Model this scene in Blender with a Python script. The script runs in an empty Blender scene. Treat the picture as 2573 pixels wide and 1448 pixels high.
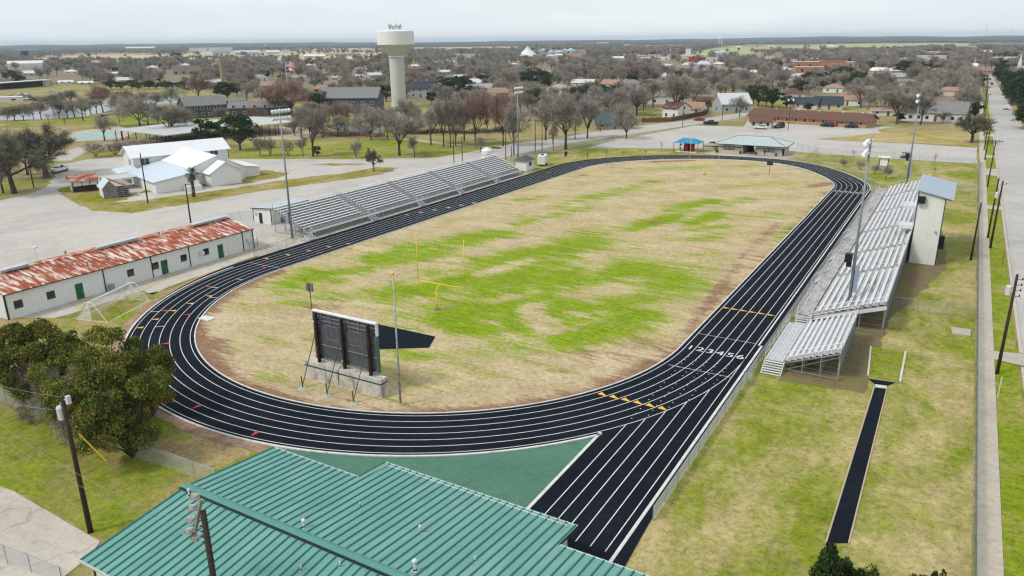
import bpy, bmesh, math, random
import numpy as np
from mathutils import Vector, Matrix, noise as mnoise
random.seed(7); RNG = np.random.default_rng(7)
SC = bpy.context.scene; COL = SC.collection
PI = math.pi
# ------------------------------------------------------------------ camera (solved from the track, goals and straights)
W, H, F = 2573.0, 1448.0, 1905.536
CX, CY, CH = 53.161, -126.972, 31.744
YAW, PITCH, ROLL = 0.532355, 0.315411, -0.009942
FW = Vector((-math.sin(YAW)*math.cos(PITCH), math.cos(YAW)*math.cos(PITCH), -math.sin(PITCH)))
R_ = Vector((math.cos(YAW), math.sin(YAW), 0)); U_ = R_.cross(FW)
RR = math.cos(ROLL)*R_ + math.sin(ROLL)*U_; UU = -math.sin(ROLL)*R_ + math.cos(ROLL)*U_
CAM = Vector((CX, CY, CH))
def ray(px, py): return FW + RR*((px-W/2)/F) - UU*((py-H/2)/F)
def at(px, py, z=0.0):
    """surveyed place on the level z that the photo shows at pixel px, py"""
    d = ray(px, py); t = (z-CH)/d.z
    return CAM + d*t
def onx(px, py, x):
    d = ray(px, py); return CAM + d*((x-CX)/d.x)
def ony(px, py, y):
    d = ray(px, py); return CAM + d*((y-CY)/d.y)
def pix(P):
    d = Vector(P)-CAM; z = d.dot(FW)
    return (W/2+F*d.dot(RR)/z, H/2-F*d.dot(UU)/z)
def hgt(P, py):
    lo, hi = -5.0, 150.0
    for _ in range(40):
        m = (lo+hi)/2
        if pix((P[0], P[1], m))[1] > py: lo = m
        else: hi = m
    return lo
cd = bpy.data.cameras.new("camera"); cam = bpy.data.objects.new("camera", cd); COL.objects.link(cam)
cd.sensor_width = 36; cd.lens = 36*F/W; cd.clip_start = 0.5; cd.clip_end = 60000
m3 = Matrix((RR, UU, -FW)).transposed(); cam.matrix_world = Matrix.Translation(CAM) @ m3.to_4x4()
SC.camera = cam
SC.cycles.filter_width = 1.3
# ------------------------------------------------------------------ materials
def lin(c): return tuple(((v/255)/12.92 if v/255 <= .04045 else ((v/255+.055)/1.055)**2.4) for v in c)
def new_mat(name):
    m = bpy.data.materials.new(name); m.use_nodes = True; nt = m.node_tree
    return m, nt, nt.nodes["Principled BSDF"]
class NT:
    def __init__(s, nt): s.nt = nt
    def n(s, t, **kw):
        nd = s.nt.nodes.new(t)
        for k, v in kw.items():
            if k.startswith('i_'):
                key = k[2:]; key = int(key) if key.isdigit() else key
                nd.inputs[key].default_value = v
            else: setattr(nd, k, v)
        return nd
    def l(s, a, b): s.nt.links.new(a, b)
    def noise(s, vec, scale, detail=4, rough=.6, dist=0):
        nd = s.n('ShaderNodeTexNoise'); nd.inputs['Scale'].default_value = scale; nd.inputs['Detail'].default_value = detail
        nd.inputs['Roughness'].default_value = rough; nd.inputs['Distortion'].default_value = dist
        if vec is not None: s.l(vec, nd.inputs['Vector'])
        return nd.outputs['Fac']
    def ramp(s, fac, stops):
        nd = s.n('ShaderNodeValToRGB'); e = nd.color_ramp.elements
        e[0].position, e[0].color = stops[0][0], (*stops[0][1], 1) if len(stops[0][1]) == 3 else stops[0][1]
        e[1].position, e[1].color = stops[-1][0], (*stops[-1][1], 1)
        for p, c in stops[1:-1]:
            x = e.new(p); x.color = (*c, 1)
        s.l(fac, nd.inputs[0]); return nd.outputs[0]
    def mixc(s, fac, a, b, mode='MIX'):
        nd = s.n('ShaderNodeMix', data_type='RGBA', blend_type=mode)
        for sock, v in ((nd.inputs[0], fac), (nd.inputs[6], a), (nd.inputs[7], b)):
            if hasattr(v, 'links'): s.l(v, sock)
            elif isinstance(v, (int, float)): sock.default_value = v
            else: sock.default_value = (*v, 1)
        return nd.outputs[2]
    def math(s, op, a, b=0.0, clamp=False):
        nd = s.n('ShaderNodeMath', operation=op, use_clamp=clamp)
        for i, v in enumerate((a, b)):
            if hasattr(v, 'links'): s.l(v, nd.inputs[i])
            else: nd.inputs[i].default_value = v
        return nd.outputs[0]
    def step(s, v, lo, hi):
        nd = s.n('ShaderNodeMapRange', interpolation_type='SMOOTHSTEP'); s.l(v, nd.inputs[0])
        nd.inputs[1].default_value = lo; nd.inputs[2].default_value = hi; return nd.outputs[0]
    def pos(s, scale=None):
        g = s.n('ShaderNodeNewGeometry').outputs['Position']
        return s.scaled(g, scale) if scale else g
    def obj(s, scale=None):
        g = s.n('ShaderNodeTexCoord').outputs['Object']
        return s.scaled(g, scale) if scale else g
    def scaled(s, v, scale):
        mp = s.n('ShaderNodeMapping'); mp.inputs['Scale'].default_value = scale; s.l(v, mp.inputs[0]); return mp.outputs[0]
    def bump(s, h, strength, dist, bs):
        b = s.n('ShaderNodeBump'); b.inputs['Strength'].default_value = strength; b.inputs['Distance'].default_value = dist
        s.l(h, b.inputs['Height']); s.l(b.outputs[0], bs.inputs['Normal'])
MATS = {}
def M(name, c, rough=.7, metal=0.0, var=.12, vs=1.5, c2=None, c2amt=.5, c2s=.4, world=True, spec=.3, stretch=None, bump=0.0):
    """plain weathered surface: base colour, fine tone noise, optional second colour in stains"""
    if name in MATS: return MATS[name]
    m, nt, bs = new_mat(name); N = NT(nt)
    v = N.pos(stretch) if world else N.obj(stretch)
    f = N.noise(v, vs, 5, .65)
    lo = tuple(x*(1-var) for x in c); hi = tuple(min(1, x*(1+var)) for x in c)
    col = N.ramp(f, [(.3, lo), (.7, hi)])
    if c2 is not None:
        g = N.step(N.noise(v, c2s, 6, .7), 1-c2amt-.12, 1-c2amt+.12)
        col = N.mixc(g, col, c2)
    N.l(col, bs.inputs['Base Color']); bs.inputs['Roughness'].default_value = rough; bs.inputs['Metallic'].default_value = metal
    bs.inputs['Specular IOR Level'].default_value = spec
    if bump: N.bump(N.noise(v, vs*6, 4, .7), bump, .05, bs)
    MATS[name] = m; return m
# ------------------------------------------------------------------ mesh builder
class MB:
    def __init__(s, org=(0, 0, 0), rot=0.0):
        s.v = []; s.f = []; s.mi = []; s.m = 0; s.set(org, rot)
    def set(s, org, rot=0.0): s.o = Vector(org); s.c, s.s_ = math.cos(rot), math.sin(rot); return s
    def tr(s, p): return (s.o.x+s.c*p[0]-s.s_*p[1], s.o.y+s.s_*p[0]+s.c*p[1], s.o.z+p[2])
    def add(s, vs, fs):
        b = len(s.v); s.v += [s.tr(p) for p in vs]
        for f in fs: s.f.append(tuple(b+i for i in f)); s.mi.append(s.m)
        return s
    def quad(s, a, b, c, d): return s.add([a, b, c, d], [(0, 1, 2, 3)])
    def poly(s, pts): return s.add(pts, [tuple(range(len(pts)))])
    def box(s, x0, x1, y0, y1, z0, z1):
        return s.add([(x0, y0, z0), (x1, y0, z0), (x1, y1, z0), (x0, y1, z0), (x0, y0, z1), (x1, y0, z1), (x1, y1, z1), (x0, y1, z1)],
                     [(3, 2, 1, 0), (4, 5, 6, 7), (0, 1, 5, 4), (1, 2, 6, 5), (2, 3, 7, 6), (3, 0, 4, 7)])
    def bar(s, p, q, w, h=None):
        """square bar from p to q"""
        h = h or w; p = Vector(p); q = Vector(q); d = (q-p).normalized()
        up = Vector((0, 0, 1)) if abs(d.z) < .95 else Vector((0, 1, 0))
        a = d.cross(up).normalized()*w/2; b = a.cross(d).normalized()*h/2
        vs = [p-a-b, p+a-b, p+a+b, p-a+b, q-a-b, q+a-b, q+a+b, q-a+b]
        return s.add([tuple(x) for x in vs], [(0, 1, 2, 3), (7, 6, 5, 4), (0, 4, 5, 1), (1, 5, 6, 2), (2, 6, 7, 3), (3, 7, 4, 0)])
    def tube(s, p, q, r, r2=None, n=8, caps=True):
        r2 = r if r2 is None else r2; p = Vector(p); q = Vector(q); d = (q-p).normalized()
        up = Vector((0, 0, 1)) if abs(d.z) < .95 else Vector((0, 1, 0))
        a = d.cross(up).normalized(); b = a.cross(d)
        vs = []
        for c, rr in ((p, r), (q, r2)):
            for i in range(n):
                t = 2*PI*i/n; vs.append(tuple(c+a*math.cos(t)*rr+b*math.sin(t)*rr))
        fs = [(i, n+i, n+(i+1) % n, (i+1) % n) for i in range(n)]
        if caps: fs += [tuple(range(n)), tuple(range(2*n-1, n-1, -1))]
        return s.add(vs, fs)
    def path(s, pts, r, n=6):
        for a, b in zip(pts[:-1], pts[1:]): s.tube(a, b, r, n=n)
        return s
    def lathe(s, prof, n=24, c=(0, 0)):
        vs = []; fs = []
        for r, z in prof:
            for i in range(n):
                t = 2*PI*i/n; vs.append((c[0]+r*math.cos(t), c[1]+r*math.sin(t), z))
        for k in range(len(prof)-1):
            for i in range(n):
                j = (i+1) % n; fs.append((k*n+i, k*n+j, (k+1)*n+j, (k+1)*n+i))
        return s.add(vs, fs)
    def sphere(s, c, r, n=8, sc=(1, 1, 1)):
        prof = []; vs = []; fs = []
        for k in range(n+1):
            ph = PI*k/n
            for i in range(n*2):
                t = PI*i/n; vs.append((c[0]+r*sc[0]*math.sin(ph)*math.cos(t), c[1]+r*sc[1]*math.sin(ph)*math.sin(t), c[2]-r*sc[2]*math.cos(ph)))
        m = n*2
        for k in range(n):
            for i in range(m): fs.append((k*m+i, k*m+(i+1) % m, (k+1)*m+(i+1) % m, (k+1)*m+i))
        return s.add(vs, fs)
    def prism(s, pts, z0, z1):
        n = len(pts); vs = [(x, y, z0) for x, y in pts]+[(x, y, z1) for x, y in pts]
        fs = [tuple(range(n-1, -1, -1)), tuple(range(n, 2*n))]+[(i, (i+1) % n, n+(i+1) % n, n+i) for i in range(n)]
        return s.add(vs, fs)
    def slab(s, pts, t):
        """a sheet of thickness t under the given 3D outline"""
        n = len(pts); vs = [tuple(p) for p in pts]+[(p[0], p[1], p[2]-t) for p in pts]
        fs = [tuple(range(n)), tuple(range(2*n-1, n-1, -1))]+[(i, n+i, n+(i+1) % n, (i+1) % n) for i in range(n)]
        return s.add(vs, fs)
    def mesh(s, name, mats, off=(0, 0, 0), smooth=False):
        me = bpy.data.meshes.new(name)
        vv = [(x-off[0], y-off[1], z-off[2]) for x, y, z in s.v]
        me.from_pydata(vv, [], s.f)
        for m in (mats if isinstance(mats, (list, tuple)) else [mats]): me.materials.append(m)
        if any(s.mi): me.polygons.foreach_set('material_index', s.mi)
        if smooth: me.polygons.foreach_set('use_smooth', [True]*len(me.polygons))
        me.update(); return me
def tag(o, label=None, cat=None, group=None, kind=None):
    if label: o['label'] = label
    if cat: o['category'] = cat
    if group: o['group'] = group
    if kind: o['kind'] = kind
    return o
def thing(name, label, cat, loc=(0, 0, 0), group=None, rz=0):
    o = bpy.data.objects.new(name, None); COL.objects.link(o); o.location = loc; o.rotation_euler = (0, 0, rz)
    o.empty_display_size = .2
    return tag(o, label, cat, group)
def wloc(o):
    v = Vector((0, 0, 0))
    while o is not None: v += Vector(o.location); o = o.parent
    return v
def part(name, mb, mats, parent, label=None, smooth=False, kind=None):
    me = mb.mesh(name, mats, wloc(parent), smooth)
    o = bpy.data.objects.new(name, me); COL.objects.link(o); o.parent = parent
    return tag(o, label, kind=kind)
def solo(name, mb, mats, label, cat, loc=(0, 0, 0), group=None, smooth=False, kind=None):
    me = mb.mesh(name, mats, loc, smooth)
    o = bpy.data.objects.new(name, me); COL.objects.link(o); o.location = loc
    return tag(o, label, cat, group, kind)
def structure(name, mb, mats, smooth=False):
    o = bpy.data.objects.new(name, mb.mesh(name, mats, (0, 0, 0), smooth)); COL.objects.link(o)
    o['kind'] = 'structure'; return o
def dup(root, loc=None, label=None, group=None, rz=None, sc=None):
    r = root.copy(); COL.objects.link(r)
    if loc is not None: r.location = loc
    if rz is not None: r.rotation_euler = (0, 0, rz)
    if sc is not None: r.scale = (sc, sc, sc) if isinstance(sc, (int, float)) else sc
    if label: r['label'] = label
    if group: r['group'] = group
    for ch in list(root.children):
        c = ch.copy(); COL.objects.link(c); c.parent = r
        for g in list(ch.children):
            d = g.copy(); COL.objects.link(d); d.parent = c
    return r
# ------------------------------------------------------------------ daylight: high thin overcast
wd = bpy.data.worlds.new("World"); SC.world = wd; wd.use_nodes = True
nt = wd.node_tree; N = NT(nt); bg = nt.nodes['Background']
SUN_EL, SUN_AZ = math.radians(48), math.radians(215)   # azimuth from +Y clockwise
sky = N.n('ShaderNodeTexSky', sky_type='NISHITA', sun_disc=False, sun_elevation=SUN_EL, sun_rotation=SUN_AZ)
sky.air_density = 1.0; sky.dust_density = 2.0
gen = N.n('ShaderNodeTexCoord').outputs['Generated']
cl = N.noise(N.scaled(gen, (1, 1, 9)), 2.6, 7, .62, .5)
cl2 = N.noise(N.scaled(gen, (1, 1, 6)), 5.0, 5, .6)
cloud = N.ramp(cl, [(.34, (5.7, 6.6, 7.3)), (.52, (7.0, 7.6, 8.0)), (.66, (8.4, 8.65, 8.8))])
fac = N.math('ADD', .86, N.math('MULTIPLY', cl2, .14))
sz = N.n('ShaderNodeSeparateXYZ'); N.l(gen, sz.inputs[0]); hz_ = N.math('SUBTRACT', 1, N.step(sz.outputs[2], 0, .16)); cloud = N.mixc(N.math('MULTIPLY', hz_, .6), cloud, (7.9, 8.35, 8.6))
N.l(N.mixc(fac, sky.outputs[0], cloud), bg.inputs[0]); bg.inputs[1].default_value = 0.078
sl = bpy.data.lights.new("sun", 'SUN'); sl.energy = 1.5; sl.angle = math.radians(11); sl.color = (1, .965, .91)
so = bpy.data.objects.new("sun", sl); COL.objects.link(so)
sd = Vector((math.sin(SUN_AZ)*math.cos(SUN_EL), math.cos(SUN_AZ)*math.cos(SUN_EL), math.sin(SUN_EL)))
so.rotation_euler = sd.to_track_quat('Z', 'Y').to_euler()
SC.view_settings.view_transform = 'Standard'; SC.view_settings.look = 'None'; SC.view_settings.exposure = 0.62; SC.view_settings.gamma = 1
# ================================================================== GROUND
def grass_mat(name, tan, green, amt, dirt=None, ps=.12, fine=9.0, stretch=None, soft=.1):
    """winter turf: straw and green tufts in patches, with fine blades"""
    m, nt, bs = new_mat(name); N = NT(nt); v = N.pos(stretch); w = N.pos()
    big = N.noise(v, ps, 7, .68, .4); mid = N.noise(v, ps*7, 5, .7); fn = N.noise(w, fine, 4, .75)
    k = N.math('ADD', N.math('MULTIPLY', big, .62), N.math('ADD', N.math('MULTIPLY', mid, .24), N.math('MULTIPLY', fn, .14)))
    k = N.math('ADD', N.math('MULTIPLY', N.math('SUBTRACT', k, .5), 2.3), .5); g = N.step(k, 1-amt-soft*1.6, 1-amt+soft*1.6)
    tone = N.noise(w, ps*2.3, 5, .7)
    tcol = N.ramp(tone, [(.3, tuple(c*.72 for c in tan)), (.52, tan), (.72, tuple(min(1, c*1.2) for c in tan))])
    gcol = N.ramp(N.noise(w, ps*4, 5, .7), [(.3, tuple(c*.62 for c in green)), (.55, green), (.75, (green[0]*1.5, green[1]*1.2, green[2]*1.2))])
    col = N.mixc(g, tcol, gcol)
    if dirt is not None:
        d = N.step(N.noise(v, ps*1.7, 6, .7), .6, .74); col = N.mixc(N.math('MULTIPLY', d, .8), col, dirt)
    f2 = N.math('ADD', N.math('MULTIPLY', N.noise(w, fine*.33, 4, .8), .6), N.math('MULTIPLY', fn, .4)); blade = N.ramp(f2, [(.36, (.5, .47, .42)), (.5, (1, 1, 1)), (.64, (1.32, 1.32, 1.3))])
    col = N.mixc(.9, col, blade, 'MULTIPLY')
    N.l(col, bs.inputs['Base Color']); bs.inputs['Roughness'].default_value = .95; bs.inputs['Specular IOR Level'].default_value = .1
    N.bump(fn, .5, .08, bs); return m
TAN = (.40, .295, .145); OLV = (.21, .245, .028); GRN = (.175, .27, .012); SOIL = (.235, .135, .075)
m_park = grass_mat('park_turf', (.34, .265, .135), (.20, .225, .035), .45, (.27, .185, .115), ps=.035, fine=2.0)
# the open country: fields and scrub
m, nt, bs = new_mat('country'); N = NT(nt); v = N.pos()
vo = N.n('ShaderNodeTexVoronoi', feature='F1'); vo.inputs['Scale'].default_value = .0016; N.l(N.mixc(.5, v, N.pos()), vo.inputs['Vector'])
fld = N.ramp(N.n('ShaderNodeSeparateColor').outputs[0] if False else N.math('FRACT', N.math('MULTIPLY', vo.outputs['Distance'], 0.0)), [(0, (.2, .2, .1)), (1, (.2, .2, .1))])
sep = N.n('ShaderNodeSeparateColor'); N.l(vo.outputs['Color'], sep.inputs[0])
fld = N.ramp(sep.outputs[0], [(0, (.16, .145, .115)), (.3, (.17, .15, .12)), (.45, (.40, .31, .20)), (.62, (.30, .29, .11)), (.75, (.18, .16, .13)), (1, (.45, .34, .25))])
nz = N.ramp(N.noise(v, .01, 6, .7), [(.3, (.7, .7, .7)), (.7, (1.2, 1.2, 1.2))])
N.l(N.mixc(1, fld, nz, 'MULTIPLY'), bs.inputs['Base Color']); bs.inputs['Roughness'].default_value = 1; bs.inputs['Specular IOR Level'].default_value = 0
m_country = m
mb = MB()
S = 12500
mb.quad((-S, -2000, 0), (S, -2000, 0), (S, S, 0), (-S, S, 0))
structure('ground', mb, m_country)
def frac_edge(pts, amp, step):
    """break straight outline edges into a ragged line"""
    out = []
    n = len(pts)
    for i in range(n):
        a = Vector(pts[i]); b = Vector(pts[(i+1) % n]); L = (b-a).length; k = max(1, int(L/step)); nr = Vector((-(b-a).y, (b-a).x, 0)).normalized()
        for j in range(k):
            p = a.lerp(b, j/k)
            if j or amp > .3: p = p+nr*amp*(mnoise.noise(Vector((p.x*.35, p.y*.35, 3.1)))+.6*mnoise.noise(Vector((p.x*1.3, p.y*1.3, 7.7))))
            out.append((p.x, p.y, pts[i][2]))
    return out
def tri_fill(pts, z):
    bm = bmesh.new(); vs = [bm.verts.new((p[0], p[1], z)) for p in pts]
    es = [bm.edges.new((vs[i], vs[(i+1) % len(vs)])) for i in range(len(vs))]
    bmesh.ops.triangle_fill(bm, use_beauty=True, use_dissolve=False, edges=es)
    for f in bm.faces:
        if f.normal.z < 0: f.normal_flip()
    bm.verts.index_update()
    return [tuple(v.co) for v in bm.verts], [tuple(v.index for v in f.verts) for f in bm.faces], bm
def sheet(name, polys, z, mat, amp=0.0, step=2.0, px=True):
    mb = MB()
    for j_, poly in enumerate(polys):
        pts = [tuple(at(*p)) if px else (p[0], p[1], 0) for p in poly]
        pts = [(x, y, z) for x, y, _ in pts]
        if amp: pts = frac_edge(pts, amp, step)
        vs, fs, bm = tri_fill(pts, z+.0035*j_); bm.free(); mb.add(vs, fs)
    return structure(name, mb, mat)
# park land round the stadium
sheet('park_ground', [[(-420, -170), (130, -170), (130, 330), (60, 330), (-60, 300), (-250, 330), (-620, 260)]], .01, m_park, px=False)
for nm_, c_, polys in (('straw_field', (.50, .41, .26), [[(50, 152), (170, 140), (300, 137), (470, 139), (520, 150), (360, 157), (200, 155), (100, 160)], [(430, 140), (500, 130), (780, 130), (960, 132), (960, 147), (760, 152), (620, 150), (500, 150)]]),
        ('ploughed_field', (.46, .33, .25), [[(700, 117), (1000, 116), (1300, 117), (1320, 124), (1000, 129), (780, 127)], [(1350, 112), (1480, 110), (1500, 116), (1350, 121)], [(200, 118), (420, 117), (420, 121), (230, 123)]]),
        ('green_hill', (.38, .40, .20), [[(1690, 141), (1800, 121), (2000, 114), (2300, 107), (2440, 109), (2420, 122), (2200, 129), (2000, 133), (1900, 135), (1760, 143)]])):
    sheet(nm_, polys, .05, M(nm_, c_, 1, var=.16, vs=.006, spec=0, c2=tuple(x*.75 for x in c_), c2amt=.36, c2s=.003))
sheet('woods_floor', [[(-200, 203), (60, 198), (140, 206), (300, 214), (450, 214), (540, 236), (700, 256), (800, 258), (960, 252), (1050, 258), (1250, 276), (1330, 290), (1480, 296), (1600, 278), (1650, 268), (1800, 250), (1990, 236), (2200, 250), (2260, 260), (2440, 262), (2464, 246), (2469, 180), (2440, 150), (1700, 148), (1480, 134), (900, 136), (200, 160), (-200, 165)]], .018, grass_mat('leaf_litter', (.25, .20, .145), (.20, .20, .07), .40, (.19, .14, .10), ps=.03, fine=1.5), .8, 6)
# ---- pavement
def pave_mat(name, c, crack=.5, stain=(.25, .22, .18), stainamt=.33, scale=.05):
    m, nt, bs = new_mat(name); N = NT(nt); v = N.pos()
    a = N.noise(v, scale, 7, .7, .5); b = N.noise(v, scale*9, 5, .7); f = N.noise(v, 3.0, 4, .8)
    col = N.ramp(a, [(.3, tuple(x*.84 for x in c)), (.5, c), (.7, tuple(min(1, x*1.1) for x in c))])
    s = N.step(N.noise(N.scaled(v, (1, .45, 1)), scale*2.2, 8, .75, 1.0), 1-stainamt-.08, 1-stainamt+.1)
    col = N.mixc(N.math('MULTIPLY', s, .7), col, stain); s2 = N.step(N.noise(N.scaled(v, (.5, 1.6, 1)), scale*5, 7, .8, 1.5), .58, .66); col = N.mixc(N.math('MULTIPLY', s2, .28), col, tuple(x*.5 for x in stain))
    fv = N.ramp(f, [(.3, (.86, .86, .86)), (.7, (1.08, 1.08, 1.08))]); col = N.mixc(1, col, fv, 'MULTIPLY')
    bv = N.ramp(b, [(.3, (.9, .9, .9)), (.7, (1.06, 1.06, 1.06))]); col = N.mixc(1, col, bv, 'MULTIPLY')
    if crack:
        vo = N.n('ShaderNodeTexVoronoi', feature='DISTANCE_TO_EDGE'); vo.inputs['Scale'].default_value = .11
        wv = N.n('ShaderNodeVectorMath', operation='ADD'); N.l(v, wv.inputs[0])
        nz = N.n('ShaderNodeTexNoise'); nz.inputs['Scale'].default_value = .3; nz.inputs['Detail'].default_value = 5; N.l(v, nz.inputs['Vector'])
        sc = N.n('ShaderNodeVectorMath', operation='SCALE'); sc.inputs['Scale'].default_value = 5; N.l(nz.outputs['Color'], sc.inputs[0]); N.l(sc.outputs[0], wv.inputs[1])
        N.l(wv.outputs[0], vo.inputs['Vector'])
        ck = N.math('SUBTRACT', 1, N.step(vo.outputs['Distance'], .002, .014)); col = N.mixc(N.math('MULTIPLY', ck, crack), col, tuple(x*.45 for x in c))
    N.l(col, bs.inputs['Base Color']); bs.inputs['Roughness'].default_value = .92; bs.inputs['Specular IOR Level'].default_value = .15
    N.bump(f, .25, .03, bs); return m
m_lot = pave_mat('caliche_lot', (.49, .455, .415), 0, (.33, .27, .2), .36)
m_lot2 = pave_mat('old_asphalt', (.48, .445, .41), 0, (.38, .33, .29), .3)
m_conc = pave_mat('concrete', (.50, .45, .38), .45, (.30, .25, .17), .35, .12)
m_conc2 = pave_mat('concrete_walk', (.47, .415, .34), 0, (.33, .28, .2), .3, .2)
m_road = pave_mat('road_surface', (.45, .425, .395), .2, (.32, .30, .28), .3, .04)
m_dirtpath = pave_mat('caliche_path', (.50, .40, .29), 0, (.36, .28, .17), .3)
Z1, Z2, Z3, Z4 = .03, .05, .07, .09
sheet('gravel_lot', [[(0, 505), (60, 492), (118, 470), (140, 440), (155, 415), (215, 402), (300, 396), (570, 400), (760, 400), (900, 401), (1100, 396), (1210, 378), (1255, 385), (1180, 425),
      (1000, 470), (800, 520), (770, 610), (650, 650), (640, 632), (320, 745), (-200, 900), (-500, 760), (-300, 560)]], Z1, m_lot, .8, 2.5)
sheet('park_road', [[(1160, 388), (1215, 375), (1300, 360), (1400, 349), (1500, 331), (1600, 318), (1750, 300), (1870, 284), (2000, 276), (2000, 283), (1880, 294), (1765, 311), (1660, 327), (1545, 344), (1440, 360), (1330, 383), (1240, 402)]], Z2, m_road, .25, 3)
sheet('parking_lot', [[(1470, 374), (1545, 352), (1640, 336), (1745, 316), (1880, 319), (1895, 332), (2205, 326), (2215, 333), (2140, 345), (2050, 350), (2150, 356), (2300, 362), (2455, 372), (2455, 412), (2310, 404), (2180, 395), (2050, 386), (1960, 378), (1800, 372), (1690, 374), (1560, 372)], [(1866, 323), (1884, 296), (2190, 316), (2245, 320), (2165, 334), (2072, 347), (1950, 353)]], Z1, m_lot2, .3, 3)
m_lawn = grass_mat('bright_lawn', (.34, .26, .11), (.195, .25, .016), .57, (.28, .19, .10), ps=.10, fine=6, soft=.15)
m_strip = grass_mat('strip_turf', (.36, .27, .12), (.22, .22, .02), .5, (.36, .30, .22), ps=.09, fine=4)
sheet('grass_island', [[(230, 530), (330, 536), (480, 512), (640, 483), (830, 457), (960, 439), (1005, 423), (950, 420), (860, 436), (800, 442), (700, 456), (560, 477), (440, 492), (330, 507), (210, 515)],
      [(140, 478), (180, 466), (250, 470), (335, 488), (350, 480), (320, 502), (240, 516), (205, 520), (170, 500)], [(330, 490), (440, 475), (620, 462), (700, 446), (730, 436), (660, 428), (560, 440), (400, 470)],
      [(770, 413), (850, 411), (930, 413), (850, 417)]], Z2, m_strip, 1.0, 1.6)
sheet('lawn', [[(-260, 1010), (0, 1000), (160, 1050), (330, 1120), (560, 1200), (470, 1290), (300, 1372), (240, 1352), (40, 1236), (0, 1222), (-300, 1130)]], Z1, m_lawn, .4, 1.2)
sheet('lawn_border', [[(0, 800), (180, 800), (330, 745), (420, 730), (470, 715), (400, 770), (350, 810), (330, 850), (345, 900), (400, 1010), (450, 1055), (560, 1110), (700, 1145), (690, 1180), (540, 1196), (330, 1120), (160, 1050), (0, 1000), (-300, 960)]], Z2,
      grass_mat('border_turf', (.36, .265, .13), (.20, .25, .012), .5, (.30, .2, .12), ps=.13, fine=7), .4, 1.2)
sheet('driveway', [[(-320, 1140), (0, 1224), (36, 1236), (120, 1285), (252, 1362), (225, 1400), (100, 1500), (-200, 1500)]], Z2, m_conc, .1, 1)
sheet('building_apron', [[(382, 742), (440, 716), (540, 682), (620, 652), (730, 618), (745, 600), (700, 592), (655, 578), (640, 625), (520, 672), (430, 695), (345, 722)]], Z2, m_conc, .2, 1)
sheet('door_slab', [[(172, 762), (232, 744), (262, 752), (200, 778)], [(343, 722), (383, 705), (420, 702), (356, 735)], [(403, 695), (437, 680), (462, 684), (420, 700)], [(560, 648), (590, 637), (604, 640), (566, 655)]], Z3, M('door_slab', (.46, .38, .27), .9), px=True)
# right-hand turf between track and fence
m_rturf = grass_mat('practice_turf', (.44, .35, .17), (.20, .24, .018), .53, (.36, .25, .15), ps=.13, fine=6, soft=.15, stretch=(1, .6, 1))
sheet('practice_field', [[(38.2, -125), (57.7, -125), (57.7, 66), (44, 66), (41, 60), (38.6, 40)]], Z1, m_rturf, px=False)
sheet('end_turf', [[(1340, 395), (1480, 378), (1560, 373), (1690, 375), (1800, 373), (1960, 380), (2180, 396), (2310, 405), (2452, 413), (2458, 470), (2250, 480), (2150, 440), (2050, 415), (1930, 400), (1700, 394), (1500, 405), (1400, 424), (1330, 430)]], Z2, m_rturf, .2, 3)
sheet('motel_lawn', [[(2060, 349), (2160, 340), (2230, 332), (2330, 330), (2440, 333), (2456, 370), (2300, 361), (2150, 355)]], Z2, grass_mat('motel_turf', (.42, .32, .15), (.27, .26, .03), .42, None, ps=.05, fine=3), .3, 3)
sheet('park_lawn', [[(560, 399), (900, 401), (1100, 396), (1205, 380), (1330, 366), (1240, 352), (1060, 350), (860, 350), (700, 352), (620, 366)], [(500, 330), (180, 312), (20, 306), (300, 284), (420, 276), (560, 300)]], .024, grass_mat('park_lawn_turf', (.36, .29, .12), (.20, .255, .015), .56, None, ps=.06, fine=3, soft=.14), .6, 3)
sheet('bleacher_pad', [[(-49.5, -38), (-38.4, -38), (-38.4, 38.5), (-49.5, 38.5)], [(38.7, -37), (41.3, -37), (41.3, 54), (38.7, 54)]], Z3, m_conc, px=False)
sheet('worn_ground_shade_toned', [[(41.3, -56), (48.8, -55), (49, -33), (54, -6), (53.5, 10), (49, 53), (41.3, 54)]], .042, M('worn_soil_shade_toned', (.17, .115, .07), .95, var=.3, vs=1.2, c2=(.16, .15, .05), c2amt=.5, c2s=.35), .5, 1.5, px=False)  # worn soil, its colour also darkened for the shade beneath the bleachers
sheet('verge', [[(59.4, -125), (61.5, -125), (61.8, 700), (59.6, 700)]], Z1, grass_mat('verge_turf', (.33, .28, .09), (.20, .26, .012), .6, None, ps=.2, fine=7), px=False)
sheet('sidewalk', [[(57.95, -125), (59.4, -125), (59.7, 640), (58.3, 640)]], .11, m_conc2, px=False)
sheet('driveway_crossing', [[(59.4, a), (62.2, a-.6), (62.2, b+.6), (59.4, b)] for a, b in ((-40, -37.5), (43, 46.5), (86, 97), (118, 123), (172, 180))], .10, m_conc2, px=False)
sheet('street', [[(62, -140), (72.2, -140), (72.0, 200), (69.9, 400), (66.6, 655), (61.0, 655), (62.6, 300), (62.2, 100)]], Z1, m_road, px=False)
mb = MB()
for x0, x1, a, b in ((61.7, 62.05, -125, -41), (61.7, 62.05, -36.8, 42), (61.75, 62.1, 47.3, 85), (61.8, 62.2, 98, 117), (61.9, 62.4, 124, 640), (72.1, 72.5, -125, 200)):
    mb.box(x0, x1, a, b, .02, .17)
structure('kerb', mb, M('kerb_concrete', (.47, .41, .34), .9))
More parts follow.
